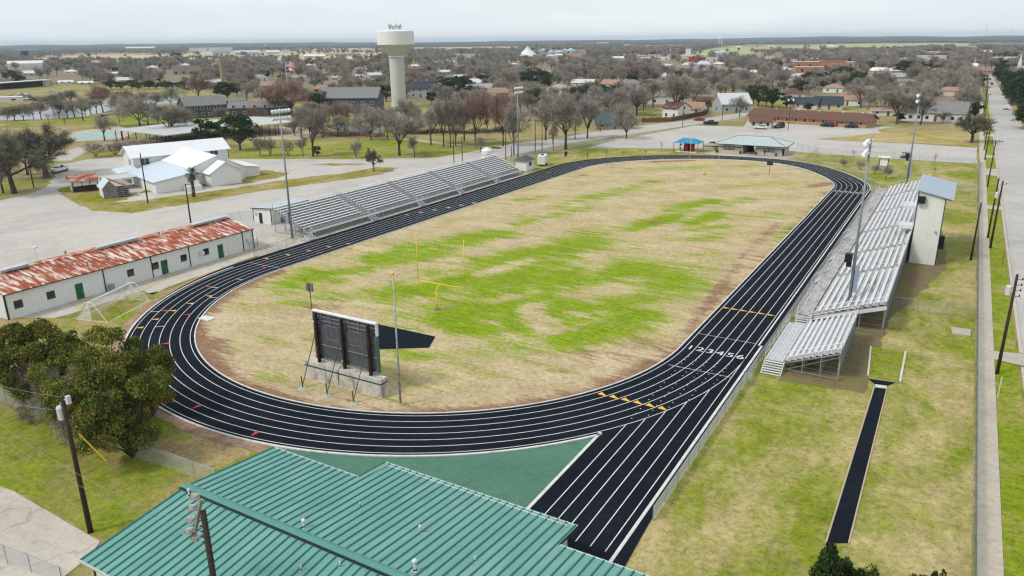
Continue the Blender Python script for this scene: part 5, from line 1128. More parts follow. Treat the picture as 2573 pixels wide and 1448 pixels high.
# ================================================================== vehicles
WHEEL = None
def car(px, py, rz, kind, paint, label, flip=False):
    """body, glasshouse, four wheels, lamps; origin on the ground, nose along +x"""
    global WHEEL
    P = at(px, py); t = thing({'pickup': 'pickup_truck', 'suv': 'parked_car', 'sedan': 'parked_car'}[kind], label, 'pickup' if kind == 'pickup' else 'car', (P.x, P.y, .06), 'cars and pickups parked round the stadium and street')
    t.rotation_euler = (0, 0, rz)
    if kind == 'pickup':
        L, w = 5.6, .98; prof = [(2.75, .5), (2.78, .95), (2.6, 1.12), (1.35, 1.2), (1.25, 1.22), (-.55, 1.22), (-2.7, 1.2), (-2.75, .5)]; cab = [(1.3, 1.2), (.55, 1.86), (-.75, 1.88), (-.95, 1.2)]
    elif kind == 'suv':
        L, w = 4.7, .94; prof = [(2.3, .42), (2.33, .8), (2.1, .98), (1.15, 1.07), (-2.2, 1.1), (-2.32, .9), (-2.3, .42)]; cab = [(1.2, 1.06), (.4, 1.66), (-1.75, 1.68), (-2.22, 1.08)]
    else:
        L, w = 4.6, .9; prof = [(2.25, .38), (2.28, .68), (2.0, .84), (1.0, .93), (-1.5, .97), (-2.2, .93), (-2.27, .6), (-2.25, .38)]; cab = [(1.05, .92), (.25, 1.4), (-.95, 1.42), (-1.75, .95)]
    wm = WMESH()
    def ex(prof, wy0, wy1, top=None):
        mb = MB(); n = len(prof); vs = [(x, -(wy1 if (top and z > top) else wy0), z) for x, z in prof]+[(x, (wy1 if (top and z > top) else wy0), z) for x, z in prof]
        mb.add(vs, [tuple(range(n)), tuple(range(2*n-1, n-1, -1))]+[(i, n+i, n+(i+1) % n, (i+1) % n) for i in range(n)]); return mb
    pm = M('paint_'+label[:14].replace(' ', '_'), paint, .25, .1, var=.03, spec=.6)
    def lp(nm, mb, mt, par=t, lab=None):
        o = bpy.data.objects.new(nm, mb.mesh(nm, mt)); COL.objects.link(o); o.parent = par; return o
    b = lp('body', ex(prof, w, w), pm); lp('cabin', ex(cab, w-.06, w-.2, cab[1][1]-.1), pm)
    g = MB(); zc = cab[1][1]-.07; zb = cab[0][1]+.06
    (x0, _), (x1, _), (x2, _), (x3, _) = cab
    for e in (-1, 1): g.quad((x0-.22, e*(w-.05), zb), (x1-.02, e*(w-.185), zc), (x2+.05, e*(w-.185), zc), (x3+.2, e*(w-.05), zb))
    lp('side_windows', g, m_glass)
    g = MB(); f = .12; g.quad((x0-.04, -w+.2, zb), (x0-.04, w-.2, zb), (x1+.04, w-.28, zc), (x1+.04, -w+.28, zc)); lp('windscreen', g, m_glass)
    g = MB(); g.quad((x3+.02, w-.2, zb), (x3+.02, -w+.2, zb), (x2-.03, -w+.28, zc), (x2-.03, w-.28, zc)); lp('rear_window', g, m_glass)
    if kind == 'pickup': g = MB(); g.box(-2.6, -1.05, -w+.12, w-.12, 1.205, 1.225); lp('load_bed', g, m_black)
    xn = prof[1][0]
    g = MB(); g.box(xn-.03, xn+.02, -.5, .5, prof[0][1]+.12, prof[1][1]-.1); lp('grille', g, m_black)
    for e in (-1, 1):
        g = MB(); g.box(xn-.05, xn+.02, e*.72-.16, e*.72+.16, prof[1][1]-.2, prof[1][1]-.02); lp('headlight', g, m_lamp)
        g = MB(); xr = min(x for x, z in prof); g.box(xr-.02, xr+.05, e*.75-.12, e*.75+.12, .78, 1.0); lp('tail_light', g, m_red)
        for xx in (L*.31, -L*.31):
            o = bpy.data.objects.new('wheel', wm); COL.objects.link(o); o.parent = t; o.location = (xx, e*(w-.08), .34); o.rotation_euler = (PI/2, 0, 0)
    g = MB(); g.box(-L*.46, L*.46, -w+.1, w-.1, .22, .45); lp('chassis', g, m_black)
    return t
def WMESH():
    global WHEEL
    if WHEEL is None: mb = MB(); mb.m = 0; mb.tube((0, 0, -.11), (0, 0, .11), .35, n=14); mb.m = 1; mb.tube((0, 0, -.115), (0, 0, .115), .19, n=10); WHEEL = mb.mesh('wheel', [m_black, m_steel])
    return WHEEL
WHT, BLK, SLV = (.72, .72, .72), (.010, .011, .013), (.36, .37, .38)
rad = math.radians
car(150, 433, rad(-62), 'pickup', WHT, 'white pickup facing the camera on the gravel at far left')
car(1786, 314, rad(178), 'pickup', BLK, 'black pickup alone at the upper edge of the parking lot')
car(1757, 304, rad(190), 'sedan', (.33, .01, .02), 'red car on the road by the brown fence')
car(1911, 325, rad(190), 'suv', WHT, 'white suv in front of the cream building')
car(1958, 322, rad(250), 'suv', BLK, 'black suv beside the dark bush at the cream building')
car(2077, 319, rad(175), 'suv', (.015, .017, .02), 'dark suv parked in the middle of the brick motel front')
car(2138, 322, rad(200), 'sedan', (.012, .015, .022), 'dark blue car near the right end of the brick motel')
car(2274, 396, rad(-92), 'pickup', SLV, 'silver pickup nosed up to the lot fence')
car(1790, 370, rad(-160), 'pickup', (.6, .6, .6), 'white pickup with black front behind the concession stand')
car(2527, 275, rad(-88), 'suv', WHT, 'white car parked on the right side of the street')
car(2492, 213, rad(90), 'sedan', (.03, .03, .035), 'dark car driving far down the street')
car(2487, 201, rad(90), 'sedan', (.08, .08, .09), 'grey car farthest down the street')
car(2178, 300, rad(170), 'sedan', (.02, .02, .02), 'dark car beside the rusty tin roofed shed')
car(294, 237, rad(160), 'suv', (.05, .06, .07), 'dark car on the road beyond the pond')
car(440, 226, rad(170), 'pickup', WHT, 'white pickup on the road beyond the pond')
for i, (px, py) in enumerate(((28, 240), (48, 242), (68, 240), (48, 249), (66, 252), (128, 232))):
    car(px, py, rad(150+i*17), 'suv' if i % 2 else 'pickup', WHT if i != 3 else (.06, .07, .09), ('white vehicle at the left end of the yard by the open shed', 'white vehicle before the middle of the open shed', 'white vehicle with red trim before the open shed', 'dark vehicle in the front row of the yard', 'white vehicle at the right of the yard front row', 'white vehicle past the right end of the open shed')[i])
# ================================================================== buildings further off
SH = lambda n, c: M(n, c, .9, var=.18, vs=1.2, c2=tuple(x*.7 for x in c), c2amt=.35, c2s=.3)
m_shg = SH('grey_shingle', (.20, .195, .19)); m_shb = SH('brown_shingle', (.135, .07, .05)); m_shs = SH('slate_shingle', (.045, .052, .065)); m_sht = SH('tan_shingle', (.33, .21, .14)); m_shgr = SH('green_shingle', (.07, .10, .095)); m_tin = SH('pale_tin', (.55, .56, .57)); m_shp = SH('pale_shingle', (.33, .32, .30))
m_wbox = M('white_siding', (.66, .66, .63), .7, var=.06); m_grey = M('grey_siding', (.36, .37, .38), .7, var=.08); m_slate = M('slate_siding', (.07, .082, .10), .7, var=.12); m_yelh = M('cream_siding', (.55, .50, .38), .7, var=.06); m_brick = M('tan_brick', (.46, .25, .12), .9, var=.2, vs=3, c2=(.30, .13, .07), c2amt=.4, c2s=.8); m_brickr = M('red_brick', (.30, .10, .065), .9, var=.2); m_stone = M('field_stone', (.30, .25, .2), .9, var=.3, vs=2)
def house(name, label, org, rot, L, Wd, hw, hr, wm, rm, kind='gable', cat='house', nwin=3, over=.5, zb=0.0, chimney=False, door=True, gwin=1, ww=.55, wh=1.2, storeys=1, chm=None, parent=None, shed=None):
    """rectangular house: x along the length, y depth; org is the middle of the front wall's foot"""
    t = parent or thing(name, label, cat, (org[0], org[1], zb))
    o = (org[0], org[1], zb); mk = lambda: MB(o, rot)
    h = L/2
    mb = mk(); mb.box(-h, h, 0, Wd, 0, hw)
    if kind == 'gable': mb.add([(-h, 0, hw), (-h, Wd, hw), (-h, Wd/2, hr), (h, 0, hw), (h, Wd, hw), (h, Wd/2, hr)], [(0, 2, 1), (3, 4, 5)])
    part('wall', mb, wm, t)
    mb = mk(); v_ = over
    if kind == 'gable':
        dz = (hr-hw)/(Wd/2)*v_
        mb.slab([(-h-v_, -v_, hw-dz+.06), (h+v_, -v_, hw-dz+.06), (h+v_, Wd/2, hr+.06), (-h-v_, Wd/2, hr+.06)], .1); mb.slab([(-h-v_, Wd/2, hr+.06), (h+v_, Wd/2, hr+.06), (h+v_, Wd+v_, hw-dz+.06), (-h-v_, Wd+v_, hw-dz+.06)], .1)
    elif kind == 'xgable':
        pass
    else:
        k = min(Wd/2, L/2-.05); dz = .25
        mb.add([(-h-v_, -v_, hw), (h+v_, -v_, hw), (h+v_, Wd+v_, hw), (-h-v_, Wd+v_, hw), (-h+k, Wd/2, hr), (h-k, Wd/2, hr)], [(0, 1, 5, 4), (1, 2, 5), (2, 3, 4, 5), (3, 0, 4), (3, 2, 1, 0)])
    rf = part('roof', mb, rm, t)
    if chimney: mb = mk(); mb.box(-h*.3, -h*.3+.8, Wd*.55, Wd*.55+.8, hw, hr+1.1); part('chimney', mb, chm or m_brickr, rf)
    for s in range(storeys):
        z0 = 1.0+s*2.8
        for i in range(nwin):
            x = -h+L*(i+.5)/nwin
            if door and s == 0 and i == nwin//2: mb = mk(); mb.box(x-.5, x+.5, -.06, 0, .1, 2.2); part('door', mb, m_brownb, t); continue
            mb = mk(); mb.box(x-ww-.12, x+ww+.12, -.05, 0, z0-.12, z0+wh+.12); w = part('window', mb, m_wbox, t); mb = mk(); mb.box(x-ww, x+ww, -.07, -.05, z0, z0+wh); part('pane', mb, m_glass, w)
        for e in (-1, 1):
            for i in range(gwin):
                y = Wd*(i+.5)/gwin; mb = mk(); a, b = sorted((e*h, e*(h+.05))); mb.box(a, b, y-ww-.12, y+ww+.12, z0-.12, z0+wh+.12); w = part('window', mb, m_wbox, t); mb = mk(); a, b = sorted((e*(h+.05), e*(h+.07))); mb.box(a, b, y-ww, y+ww, z0, z0+wh); part('pane', mb, m_glass, w)
    return t
def facing(px, py, extra=0):
    """rotation that turns a front (local -y) towards the camera from pixel px, py"""
    P = at(px, py); d = CAM-P; return math.atan2(d.y, d.x)+PI/2+extra
def fhouse(px, py, wpx, top, rot, label, wm, rm, kind='gable', depth=9, hwf=.6, **kw):
    P = at(px, py); dist = (P-CAM).dot(FW); L = wpx*dist/F; hr = max(2.5, hgt(P, top)); hw = kw.pop('hw', max(2.2, hr*hwf))
    return house(kw.pop('name', 'house'), label, P, facing(px, py, rad(rot)), L, depth, hw, hr, wm, rm, kind, **kw)
# white dance hall complex, one rambling building
A = Vector((-95.94, -11.11)); ang = math.atan2(.951, .31)   # u along the annex front, w to the back
t = thing('dance_hall', 'rambling white metal dance hall of joined gables with a low blue white wing', 'building', (-110, -5, 0))
def DB(): return MB((A.x, A.y, 0), ang)
def Dslab(mb, pts, th=.12): mb.slab([(p[0], p[1], p[2]) for p in pts], th)
m_wroof = M('white_roof', (.73, .74, .75), .45, var=.035, vs=.6, stretch=(1, 1, 1)); m_broof = M('bluewhite_roof', (.56, .63, .69), .4, .1, var=.05)
wall = DB()
wall.box(0, 7.3, 0, 9, 0, 3.1); wall.add([(0, 0, 3.1), (7.3, 0, 3.1), (3.65, 0, 5.4), (0, 9, 3.1), (7.3, 9, 3.1), (3.65, 9, 5.4)], [(0, 1, 2), (3, 5, 4)])
wall.box(-3, 10, 4.6, 25, 0, 3.2); wall.add([(-3, 4.6, 3.2), (10, 4.6, 3.2), (10, 4.6, 3.4), (3.6, 4.6, 6.45), (-3, 4.6, 4.1)], [(0, 1, 2, 3, 4)])
wall.box(-12.3, -3, .2, 17.8, 0, 2.6); wall.add([(-12.3, .2, 2.6), (-3, .2, 2.6), (-3, .2, 3.9)], [(0, 1, 2)])
wall.box(10, 15.0, 7.3, 20, 0, 2.3); wall.add([(10, 7.3, 2.3), (15, 7.3, 2.3), (10, 7.3, 3.1)], [(0, 1, 2)])
wall.box(-9.6, 14.1, 24.4, 32.6, 0, 5.4); wall.add([(-9.6, 24.4, 5.4), (-9.6, 32.6, 5.4), (-9.6, 28.5, 7.6), (14.1, 24.4, 5.4), (14.1, 32.6, 5.4), (14.1, 28.5, 7.6)], [(0, 2, 1), (3, 4, 5)])
wall.box(-4.8, -3.05, -.9, .2, 0, 2.0); wall.box(-6.5, -3.0, -2.2, -.2, 0, 1.1)
part('wall', wall, m_white, t)
r = DB()
Dslab(r, [(-.5, -.5, 2.95), (3.65, -.5, 5.5), (3.65, 9, 5.5), (-.5, 9, 2.95)][::-1]); Dslab(r, [(3.65, -.5, 5.5), (7.8, -.5, 2.95), (7.8, 9, 2.95), (3.65, 9, 5.5)][::-1]); part('roof', r, m_wroof, t)
r = DB(); Dslab(r, [(-3.3, 4.2, 4.1), (3.6, 4.2, 6.55), (3.6, 29, 6.55), (-3.3, 25, 4.1)][::-1]); Dslab(r, [(3.6, 4.2, 6.55), (10.4, 4.2, 3.15), (10.4, 25, 3.15), (3.6, 29, 6.55)][::-1]); part('roof', r, m_wroof, t)
r = DB(); Dslab(r, [(-12.9, -.3, 2.62), (-3, -.3, 4.0), (-3, 25.2, 4.0), (-12.9, 18.3, 2.62)][::-1]); part('roof', r, m_broof, t, label='low blue white roof')
r = DB(); Dslab(r, [(9.4, 6.9, 3.2), (15.5, 6.9, 2.3), (15.5, 20.3, 2.3), (9.4, 20.3, 3.2)][::-1]); part('roof', r, m_wroof, t)
r = DB(); Dslab(r, [(-10.3, 23.7, 5.2), (14.8, 23.7, 5.2), (14.8, 28.5, 7.72), (-10.3, 28.5, 7.72)]); Dslab(r, [(-10.3, 28.5, 7.72), (14.8, 28.5, 7.72), (14.8, 33.3, 5.2), (-10.3, 33.3, 5.2)]); part('roof', r, m_wroof, t)
r = DB(); Dslab(r, [(-14.8, 19.0, 2.5), (-10, 19.0, 3.0), (-9.6, 26.5, 3.3), (-14.2, 26.5, 2.7)][::-1]); part('porch_roof', r, m_broof, t)
r = DB(); Dslab(r, [(-19.5, 11, 2.5), (-12.5, 11, 2.7), (-12.5, 17.2, 2.7), (-19.5, 17.2, 2.5)][::-1], .15); part('carport_roof', r, M('carport_tin', (.48, .48, .46), .5), t)
for u, w in ((-19.2, 11.3), (-19.2, 17), (-15.8, 11.3)): mb = DB(); mb.bar((u, w, 0), (u, w, 2.5), .14); part('carport_post', mb, m_wbox, t)
m_white.name
for u, ww_, z in ((-7.4, 1.2, 3.3), (-6.3, .5, 3.3), (9.9, .6, 3.9), (11.0, .6, 3.9)):
    mb = DB(); mb.box(u-.45, u+.45, 24.33, 24.4, z, z+1.4); w = part('window', mb, m_black, t); mb = DB(); mb.box(u-.38, u+.38, 24.31, 24.33, z+.08, z+1.32); part('pane', mb, m_glass, w)
for k in (26.3, 27.6): mb = DB(); mb.box(-9.66, -9.6, k-.5, k+.5, 2.9, 4.7); w = part('window', mb, m_wbox, t); mb = DB(); mb.box(-9.68, -9.66, k-.36, k+.36, 3.05, 4.55); part('pane', mb, M('pane_grey', (.22, .26, .28), .15), w)
mb = DB(); mb.box(14.1, 14.9, 26, 31, 2.6, 5.2); part('stair_tower', mb, m_black, t)
# tumbledown sheds
m_oldw = M('old_grey_boards', (.24, .22, .20), .95, var=.35, vs=2.5, stretch=(1, 1, 4), c2=(.10, .08, .07), c2amt=.42, c2s=1.5)
m_rtin = M('red_tin', (.27, .06, .04), .8, var=.35, vs=1.2, c2=(.50, .38, .32), c2amt=.42, c2s=.8, stretch=(1, .4, 1)); m_ptin = M('pale_rust_tin', (.40, .29, .24), .8, var=.25, vs=1.5, c2=(.25, .12, .09), c2amt=.4, c2s=.8)
P0, P1 = at(263, 501), at(298, 497); rot = math.atan2((P1-P0).y, (P1-P0).x); L = (P1-P0).length
t = thing('old_shed', 'weathered plank shed with a pale blue gable roof and a slatted lean-to', 'shed', P0)
c = lambda: MB((P0.x, P0.y, 0), rot)
mb = c(); mb.box(0, L, 0, 5.2, 0, 2.3); mb.add([(0, 0, 2.3), (L, 0, 2.3), (L/2, 0, 3.9), (0, 5.2, 2.3), (L, 5.2, 2.3), (L/2, 5.2, 3.9)], [(0, 1, 2), (3, 5, 4)]); part('wall', mb, m_oldw, t)
mb = c(); mb.slab([(-.35, -.3, 2.15), (L/2, -.3, 4.0), (L/2, 5.5, 4.0), (-.35, 5.5, 2.15)][::-1], .06); part('roof', mb, m_broof, t, label='pale blue roof slope'); mb = c(); mb.slab([(L/2, -.3, 4.0), (L+2.6, -.3, 2.0), (L+2.6, 5.5, 2.0), (L/2, 5.5, 4.0)][::-1], .06); part('roof', mb, m_rtin, t, label='rusty red tin roof slope')
mb = c()
for i in range(5): mb.box(L, L+2.3, .0, .06, .25+i*.42, .47+i*.42)
for x in (L+1.1, L+2.3): mb.box(x-.06, x+.06, -.02, .1, 0, 2.0)
part('slats', mb, m_oldw, t); mb = c(); mb.box(L, L+2.2, .4, 5, 0, 1.6); part('dark_inside', mb, M('passage_dark', (.05, .045, .042), .9), t)
mb = c(); mb.box(-.06, 0, .3, 5, .2, 2.1); part('white_side', mb, m_wbox, t)
P0 = at(186, 486); rot2 = rot
t = thing('old_shed', 'leaning open shed with a torn red tin roof beside the plank shed', 'shed', P0); c2 = lambda: MB((P0.x, P0.y, 0), rot2)
mb = c2(); mb.slab([(-.5, -.4, 2.5), (5.4, -.4, 2.5), (5.4, 2.6, 3.7), (-.5, 2.6, 3.7)], .06); mb.slab([(-.5, 2.6, 3.7), (5.4, 2.6, 3.7), (5.4, 5.4, 2.6), (-.5, 5.4, 2.6)], .06); part('roof', mb, m_rtin, t)
mb = c2(); mb.box(0, 5, 2.4, 5, 0, 2.6); mb.box(0, 5, 0, .08, 1.5, 2.5); part('wall', mb, m_wbox, t)
mb = c2(); mb.box(.2, 4.9, .6, 2.4, 0, 1.2); part('dark_inside', mb, M('passage_dark', (.05, .045, .042), .9), t)
for x in (0, 1.8, 3.4, 5): mb = c2(); mb.bar((x, .05, 0), (x+.1, .05, 2.5), .16); part('post', mb, m_wood, t)
# motel and the cream building before it
FL = Vector((-21.8, 189.0)); u = Vector((.984, -.18))
t = house('motel', 'long tan brick motel with a brown shingle roof across the far parking lot', FL+u*22.4, math.atan2(u.y, u.x), 44.8, 12.4, 2.55, 4.75, m_brick, m_shb, 'gable', 'motel', nwin=13, gwin=4, over=.9, ww=.5, wh=1.3, door=False)
mb = MB((FL.x+u.x*22.4, FL.y+u.y*22.4, 0), math.atan2(u.y, u.x)); mb.box(-22.4+31, -22.4+34.5, -.9, -.1, 0, 2.5); part('porch', mb, m_brickr, t)
for k in (-14, -5, 3, 12, 19): mb = MB((FL.x+u.x*22.4, FL.y+u.y*22.4, 0), math.atan2(u.y, u.x)); mb.sphere((k, 6.2, 4.85), .4, 5, (1, 1, .6)); part('roof_vent', mb, m_wbox, t)
P0, P1 = at(1884, 322), at(1937, 324); d = (P1-P0); t = house('office', 'small cream building with a brown mossy roof before the motel', (P0+P1)/2, math.atan2(d.y, d.x), d.length, 6.5, 2.5, 3.9, m_yelh, m_shb, 'gable', 'building', nwin=3, gwin=1)
P = at(1980, 329); h = hgt(P, 252); t = thing('lot_lamp', 'tall thin lamp post with globe heads in front of the motel', 'lamp post', P); mb = MB(); mb.tube(P, P+Vector((0, 0, h)), .1, .07, 8); part('pole', mb, m_wood, t); mb = MB(); mb.bar(P+Vector((-.9, 0, h-.4)), P+Vector((.9, 0, h-.4)), .06); part('arm', mb, m_black, t)
for e in (-1, 1): mb = MB(); mb.sphere(P+Vector((e*.85, 0, h+.0)), .32, 5, (1, 1, 1.3)); part('lamp', mb, m_lamp, t)
# houses
fhouse(1850, 284, 78, 236, 25, 'pale grey bungalow with a white metal roof behind the car park', m_grey, m_tin, depth=11, hwf=.5, nwin=3)
fhouse(1683, 299, 46, 258, -35, 'white two storey cottage with brown roof behind the board fence', m_wbox, m_shb, depth=9, hwf=.68, nwin=2, storeys=2)
fhouse(1545, 326, 96, 284, 12, 'stone house with a steep dark green roof by the park road', m_stone, m_shgr, depth=9, hwf=.38, nwin=3, chimney=True)
fhouse(1738, 288, 44, 258, -20, 'tan roofed house between the cottage and the pale bungalow', m_wbox, m_sht, depth=9, hwf=.5, nwin=2)
fhouse(1770, 268, 40, 245, 10, 'brick red house behind the tan roofed house', m_brickr, m_shb, depth=9, nwin=2)
fhouse(1660, 262, 60, 228, 10, 'grey roofed house among bare trees above the cottage', m_wbox, m_shg, 'hip', depth=10, nwin=2)
fhouse(2020, 275, 62, 246, -15, 'cream house with a dark slate gable behind the motel roof', m_yelh, m_shs, depth=9, hwf=.5, nwin=2)
fhouse(2082, 276, 66, 244, 8, 'long slate roofed house with porch behind the motel', m_yelh, m_shs, depth=9, hwf=.45, nwin=3)
fhouse(2128, 266, 84, 230, -12, 'large house with a broad tan hip roof behind the motel', m_wbox, m_sht, 'hip', depth=13, hwf=.4, nwin=3)
fhouse(1996, 250, 50, 222, 15, 'brown hip roofed house above the slate roofed houses', m_wbox, m_shb, 'hip', depth=10, hwf=.5, nwin=2)
fhouse(2217, 292, 52, 272, 15, 'small rusty tin roofed outbuilding right of the motel', m_wbox, m_ptin, depth=6, hwf=.55, nwin=2)
fhouse(2338, 306, 150, 257, -4, 'long white house with a grey shingle roof facing the motel lawn', m_wbox, m_shg, depth=12, hwf=.48, nwin=8)
fhouse(1057, 246, 54, 205, -10, 'dark grey two storey house right of the water tower', m_grey, m_shs, depth=10, hwf=.6, nwin=3, storeys=2)
fhouse(1112, 236, 24, 209, 5, 'plain white box building beyond the water tower', m_wbox, m_tin, depth=8, nwin=1)
fhouse(1255, 250, 48, 222, 20, 'tan brick house showing through trees left of the far light pole', m_brick, m_sht, depth=9, nwin=2)
fhouse(1400, 240, 56, 212, -18, 'pale grey roofed house behind the bare trees at centre', m_wbox, m_shp, 'hip', depth=10, nwin=2)
fhouse(1378, 195, 40, 178, 10, 'cream roofed house in the middle woods', m_yelh, m_shp, depth=10, nwin=2)
fhouse(1225, 262, 40, 238, 0, 'low house with pale roof left of the far light pole', m_wbox, m_shp, depth=9, nwin=2)
fhouse(1440, 300, 40, 278, 30, 'brown cottage half hidden beside the stone house', m_stone, m_shb, depth=8, nwin=2)
# dark apartment blocks
for px, py, wpx, top, rot, dp, lb_ in ((520, 296, 96, 243, 18, 11, 'slate blue apartment block with gabled end left of the pond lawn'), (655, 292, 150, 256, -6, 11, 'slate blue apartment block behind the picnic pavilion'), (590, 280, 60, 248, 10, 10, 'middle slate blue apartment block with a gabled entrance'), (875, 284, 150, 222, -14, 16, 'largest slate blue apartment block with a wide grey roof left of the water tower')):
    fhouse(px, py, wpx, top, rot, lb_, m_slate, m_shg, depth=dp, hwf=.62, nwin=6, storeys=2, door=False, name='apartment_block', cat='apartments', gwin=2)
# pavilions
def pavilion(label, roofpx, z, posts):
    Q = [at(x, y, z) for x, y in roofpx]; t = thing('pavilion', label, 'pavilion', (Q[0].x, Q[0].y, 0)); mb = MB(); c = sum((Vector(q) for q in Q), Vector())/len(Q)
    mb.slab([tuple(q) for q in Q][::-1] if (Q[1]-Q[0]).cross(Q[2]-Q[1]).z < 0 else [tuple(q) for q in Q], .25); part('roof', mb, M('pavilion_roof', (.47, .47, .46), .6, var=.08, vs=.3), t)
    for x, y in posts:
        p = at(x, y, z-.25); mb = MB(); mb.bar((p.x, p.y, 0), p, .22); part('post', mb, m_wood, t)
pavilion('long open picnic pavilion with a flat grey roof and dark posts left of the oaks', [(287, 326), (440, 308), (585, 297), (600, 312), (470, 334), (418, 340)], 4.2, [(289, 327), (303, 326), (321, 329), (340, 331), (366, 334), (374, 335), (392, 338), (415, 339), (305, 325)])
pavilion('open picnic pavilion with a pale flat roof right of the big evergreens', [(590, 295), (640, 293), (700, 297), (740, 307), (660, 314), (606, 318)], 4.2, [(650, 315), (656, 315), (675, 313), (690, 312), (698, 311), (735, 307)])
# water tower
P = at(1003, 268); dist = (P-CAM).dot(FW); t = thing('water_tower', 'tall pale water tower with a fluted column and flared tank', 'water tower', P)
z = lambda py: hgt(P, py)
r1, rt = 18.3*dist/F, 45*dist/F; zt0, zt1, zc, zn = z(78), z(113), z(135), z(141)
m_tw = M('tower_paint', (.74, .74, .72), .5, var=.03, vs=.3, stretch=(1, 1, .3)); m_tc = M('tower_column', (.52, .52, .48), .6, var=.05, vs=.3, c2=(.46, .46, .40), c2amt=.35, c2s=.12)
mb = MB(); n = 48
prof = [(r1*1.06, 0), (r1, 2), (r1, zn-.3)]
vs = []; fs = []
for rr, zz_ in prof:
    for i in range(n): th_ = 2*PI*i/n; q_ = rr*(1-.02*(i % 2)); vs.append((P.x+q_*math.cos(th_), P.y+q_*math.sin(th_), zz_))
for k in range(2):
    for i in range(n): fs.append((k*n+i, k*n+(i+1) % n, (k+1)*n+(i+1) % n, (k+1)*n+i))
mb.add(vs, fs); part('column', mb, m_tc, t)
mb = MB(); mb.lathe([(r1*1.04, zn-.6), (r1*1.1, zn-.5), (r1*1.1, zn), (r1*1.02, zn+.1)], 48, (P.x, P.y)); part('collar', mb, m_tw, t)
mb = MB(); mb.lathe([(r1*1.0, zn), (rt*.93, zt1-.5), (rt*.965, zt1)], 48, (P.x, P.y)); part('tank_cone', mb, M('tower_cone', (.56, .56, .53), .5, var=.03), t, smooth=True)
mb = MB(); mb.lathe([(rt*.965, zt1), (rt, zt1+.1), (rt, zt0-.3), (rt*.98, zt0), (rt*.6, zt0+.35), (0, zt0+.5)], 48, (P.x, P.y)); part('tank', mb, m_tw, t)
mb = MB()
for i in range(12):
    th_ = 2*PI*i/12; a = Vector((P.x+3.0*math.cos(th_), P.y+3.0*math.sin(th_), zt0+.3)); hh = 2.2+1.3*((i*7) % 5)/5; mb.tube(a, a+Vector((0, 0, hh)), .07, n=5); mb.box(a.x-.18, a.x+.18, a.y-.18, a.y+.18, a.z+hh-1.7, a.z+hh-.2)
for zz_ in (1.0, 2.0):
    pts = [(P.x+3.0*math.cos(2*PI*i/12), P.y+3.0*math.sin(2*PI*i/12), zt0+.3+zz_) for i in range(13)]; mb.path(pts, .05, 5)
mb.tube((P.x+.4, P.y, zt0+.4), (P.x+.4, P.y, zt0+6.2), .05, n=5)
part('antennas', mb, M('antenna_grey', (.30, .31, .32), .5), t)
# flags over the trees
P = at(727, 262); h = hgt(P, 152); t = thing('flagpole', 'white flagpole flying a national flag above a state flag beyond the trees', 'flagpole', P)
mb = MB(); mb.tube(P, P+Vector((0, 0, h)), .16, .09, 8); part('pole', mb, m_wbox, t)
d = Vector((.86, .5, 0)).normalized(); px2 = (P-CAM).dot(FW)/F
def flagmesh(nm, z1, wd_, ht, build, mats):
    mb = MB(); n = 26; m_ = 13
    for i in range(n):
        for j in range(m_):
            def pt(a, b): s = a/n; return tuple(P+d*(.1+wd_*s)+Vector((-d.y, d.x, 0))*.35*math.sin(s*7)*s+Vector((0, 0, z1-ht*b/m_-.55*s*s*ht*.35+.12*math.sin(s*6))))
            mb.m = build(i/n, j); mb.quad(pt(i, j+1), pt(i+1, j+1), pt(i+1, j), pt(i, j))
    part(nm, mb, mats, t)
m_fr = M('flag_red', (.50, .03, .06), .8, var=.04); m_fw = M('flag_white', (.72, .70, .72), .8, var=.04); m_fb = M('flag_blue', (.025, .05, .17), .8, var=.04)
def us(s, j):
    if s < .4 and j < 7: return 1 if (j in (1, 3, 5) and int(s*26) % 2 == 1) else 2
    return 0 if j % 2 == 0 else 1
def tx(s, j):
    if s < .36: return 1 if (abs(s-.16) < .06 and 5 <= j <= 7) else 2
    return 1 if j < 6.5 else 0
flagmesh('flag', h-.2, 22*px2, 15*px2, us, [m_fr, m_fw, m_fb]); flagmesh('flag', h-.2-16*px2, 17*px2, 12*px2, tx, [m_fr, m_fw, m_fb])
# ================================================================== the town beyond the woods
TN = {}
def block(px0, px1, yb, yt, c, label, name='warehouse', cat='building', roof='flat', depth=None, rc=None, rot=0):
    pm = (px0+px1)/2; P = at(pm, yb); dist = (P-CAM).dot(FW); L = (px1-px0)*dist/F; h = max(3, hgt(P, yt)); dp = depth or max(8, L*.4)
    key = 'town_%d_%d_%d' % tuple(int(x*100) for x in c); wm = M(key, c, .8, var=.06, vs=.2)
    if roof == 'flat':
        t = thing(name, label, cat, P); mk = lambda: MB((P.x, P.y, 0), facing(pm, yb, rad(rot))); wl_ = mk(); wl_.box(-L/2, L/2, 0, dp, 0, h-.4); mb = mk(); mb.box(-L/2-.3, L/2+.3, -.3, dp+.3, h-.4, h); part('roof', mb, M('townroof_%s' % key, rc or tuple(min(.75, x*1.15) for x in c), .8, var=.06, vs=.2), t)
        k = max(2, int(L/9)); wl_.m = 1
        for i in range(k): x = -L/2+L*(i+.5)/k; wl_.box(x-1.1, x+1.1, -.05, 0, 1, min(h-1.2, 3.2))
        part('wall', wl_, [wm, m_black], t)
    else: t = house(name, label, P, facing(pm, yb, rad(rot)), L, dp, h*.62, h, wm, M('townroof_%s' % key, rc or (.5, .5, .5), .7, var=.06, vs=.2), roof, cat, nwin=max(2, int(L/7)), gwin=1, door=False, ww=.8)
    return t
WW, CR, GY = (.66, .66, .65), (.55, .50, .42), (.42, .44, .46)
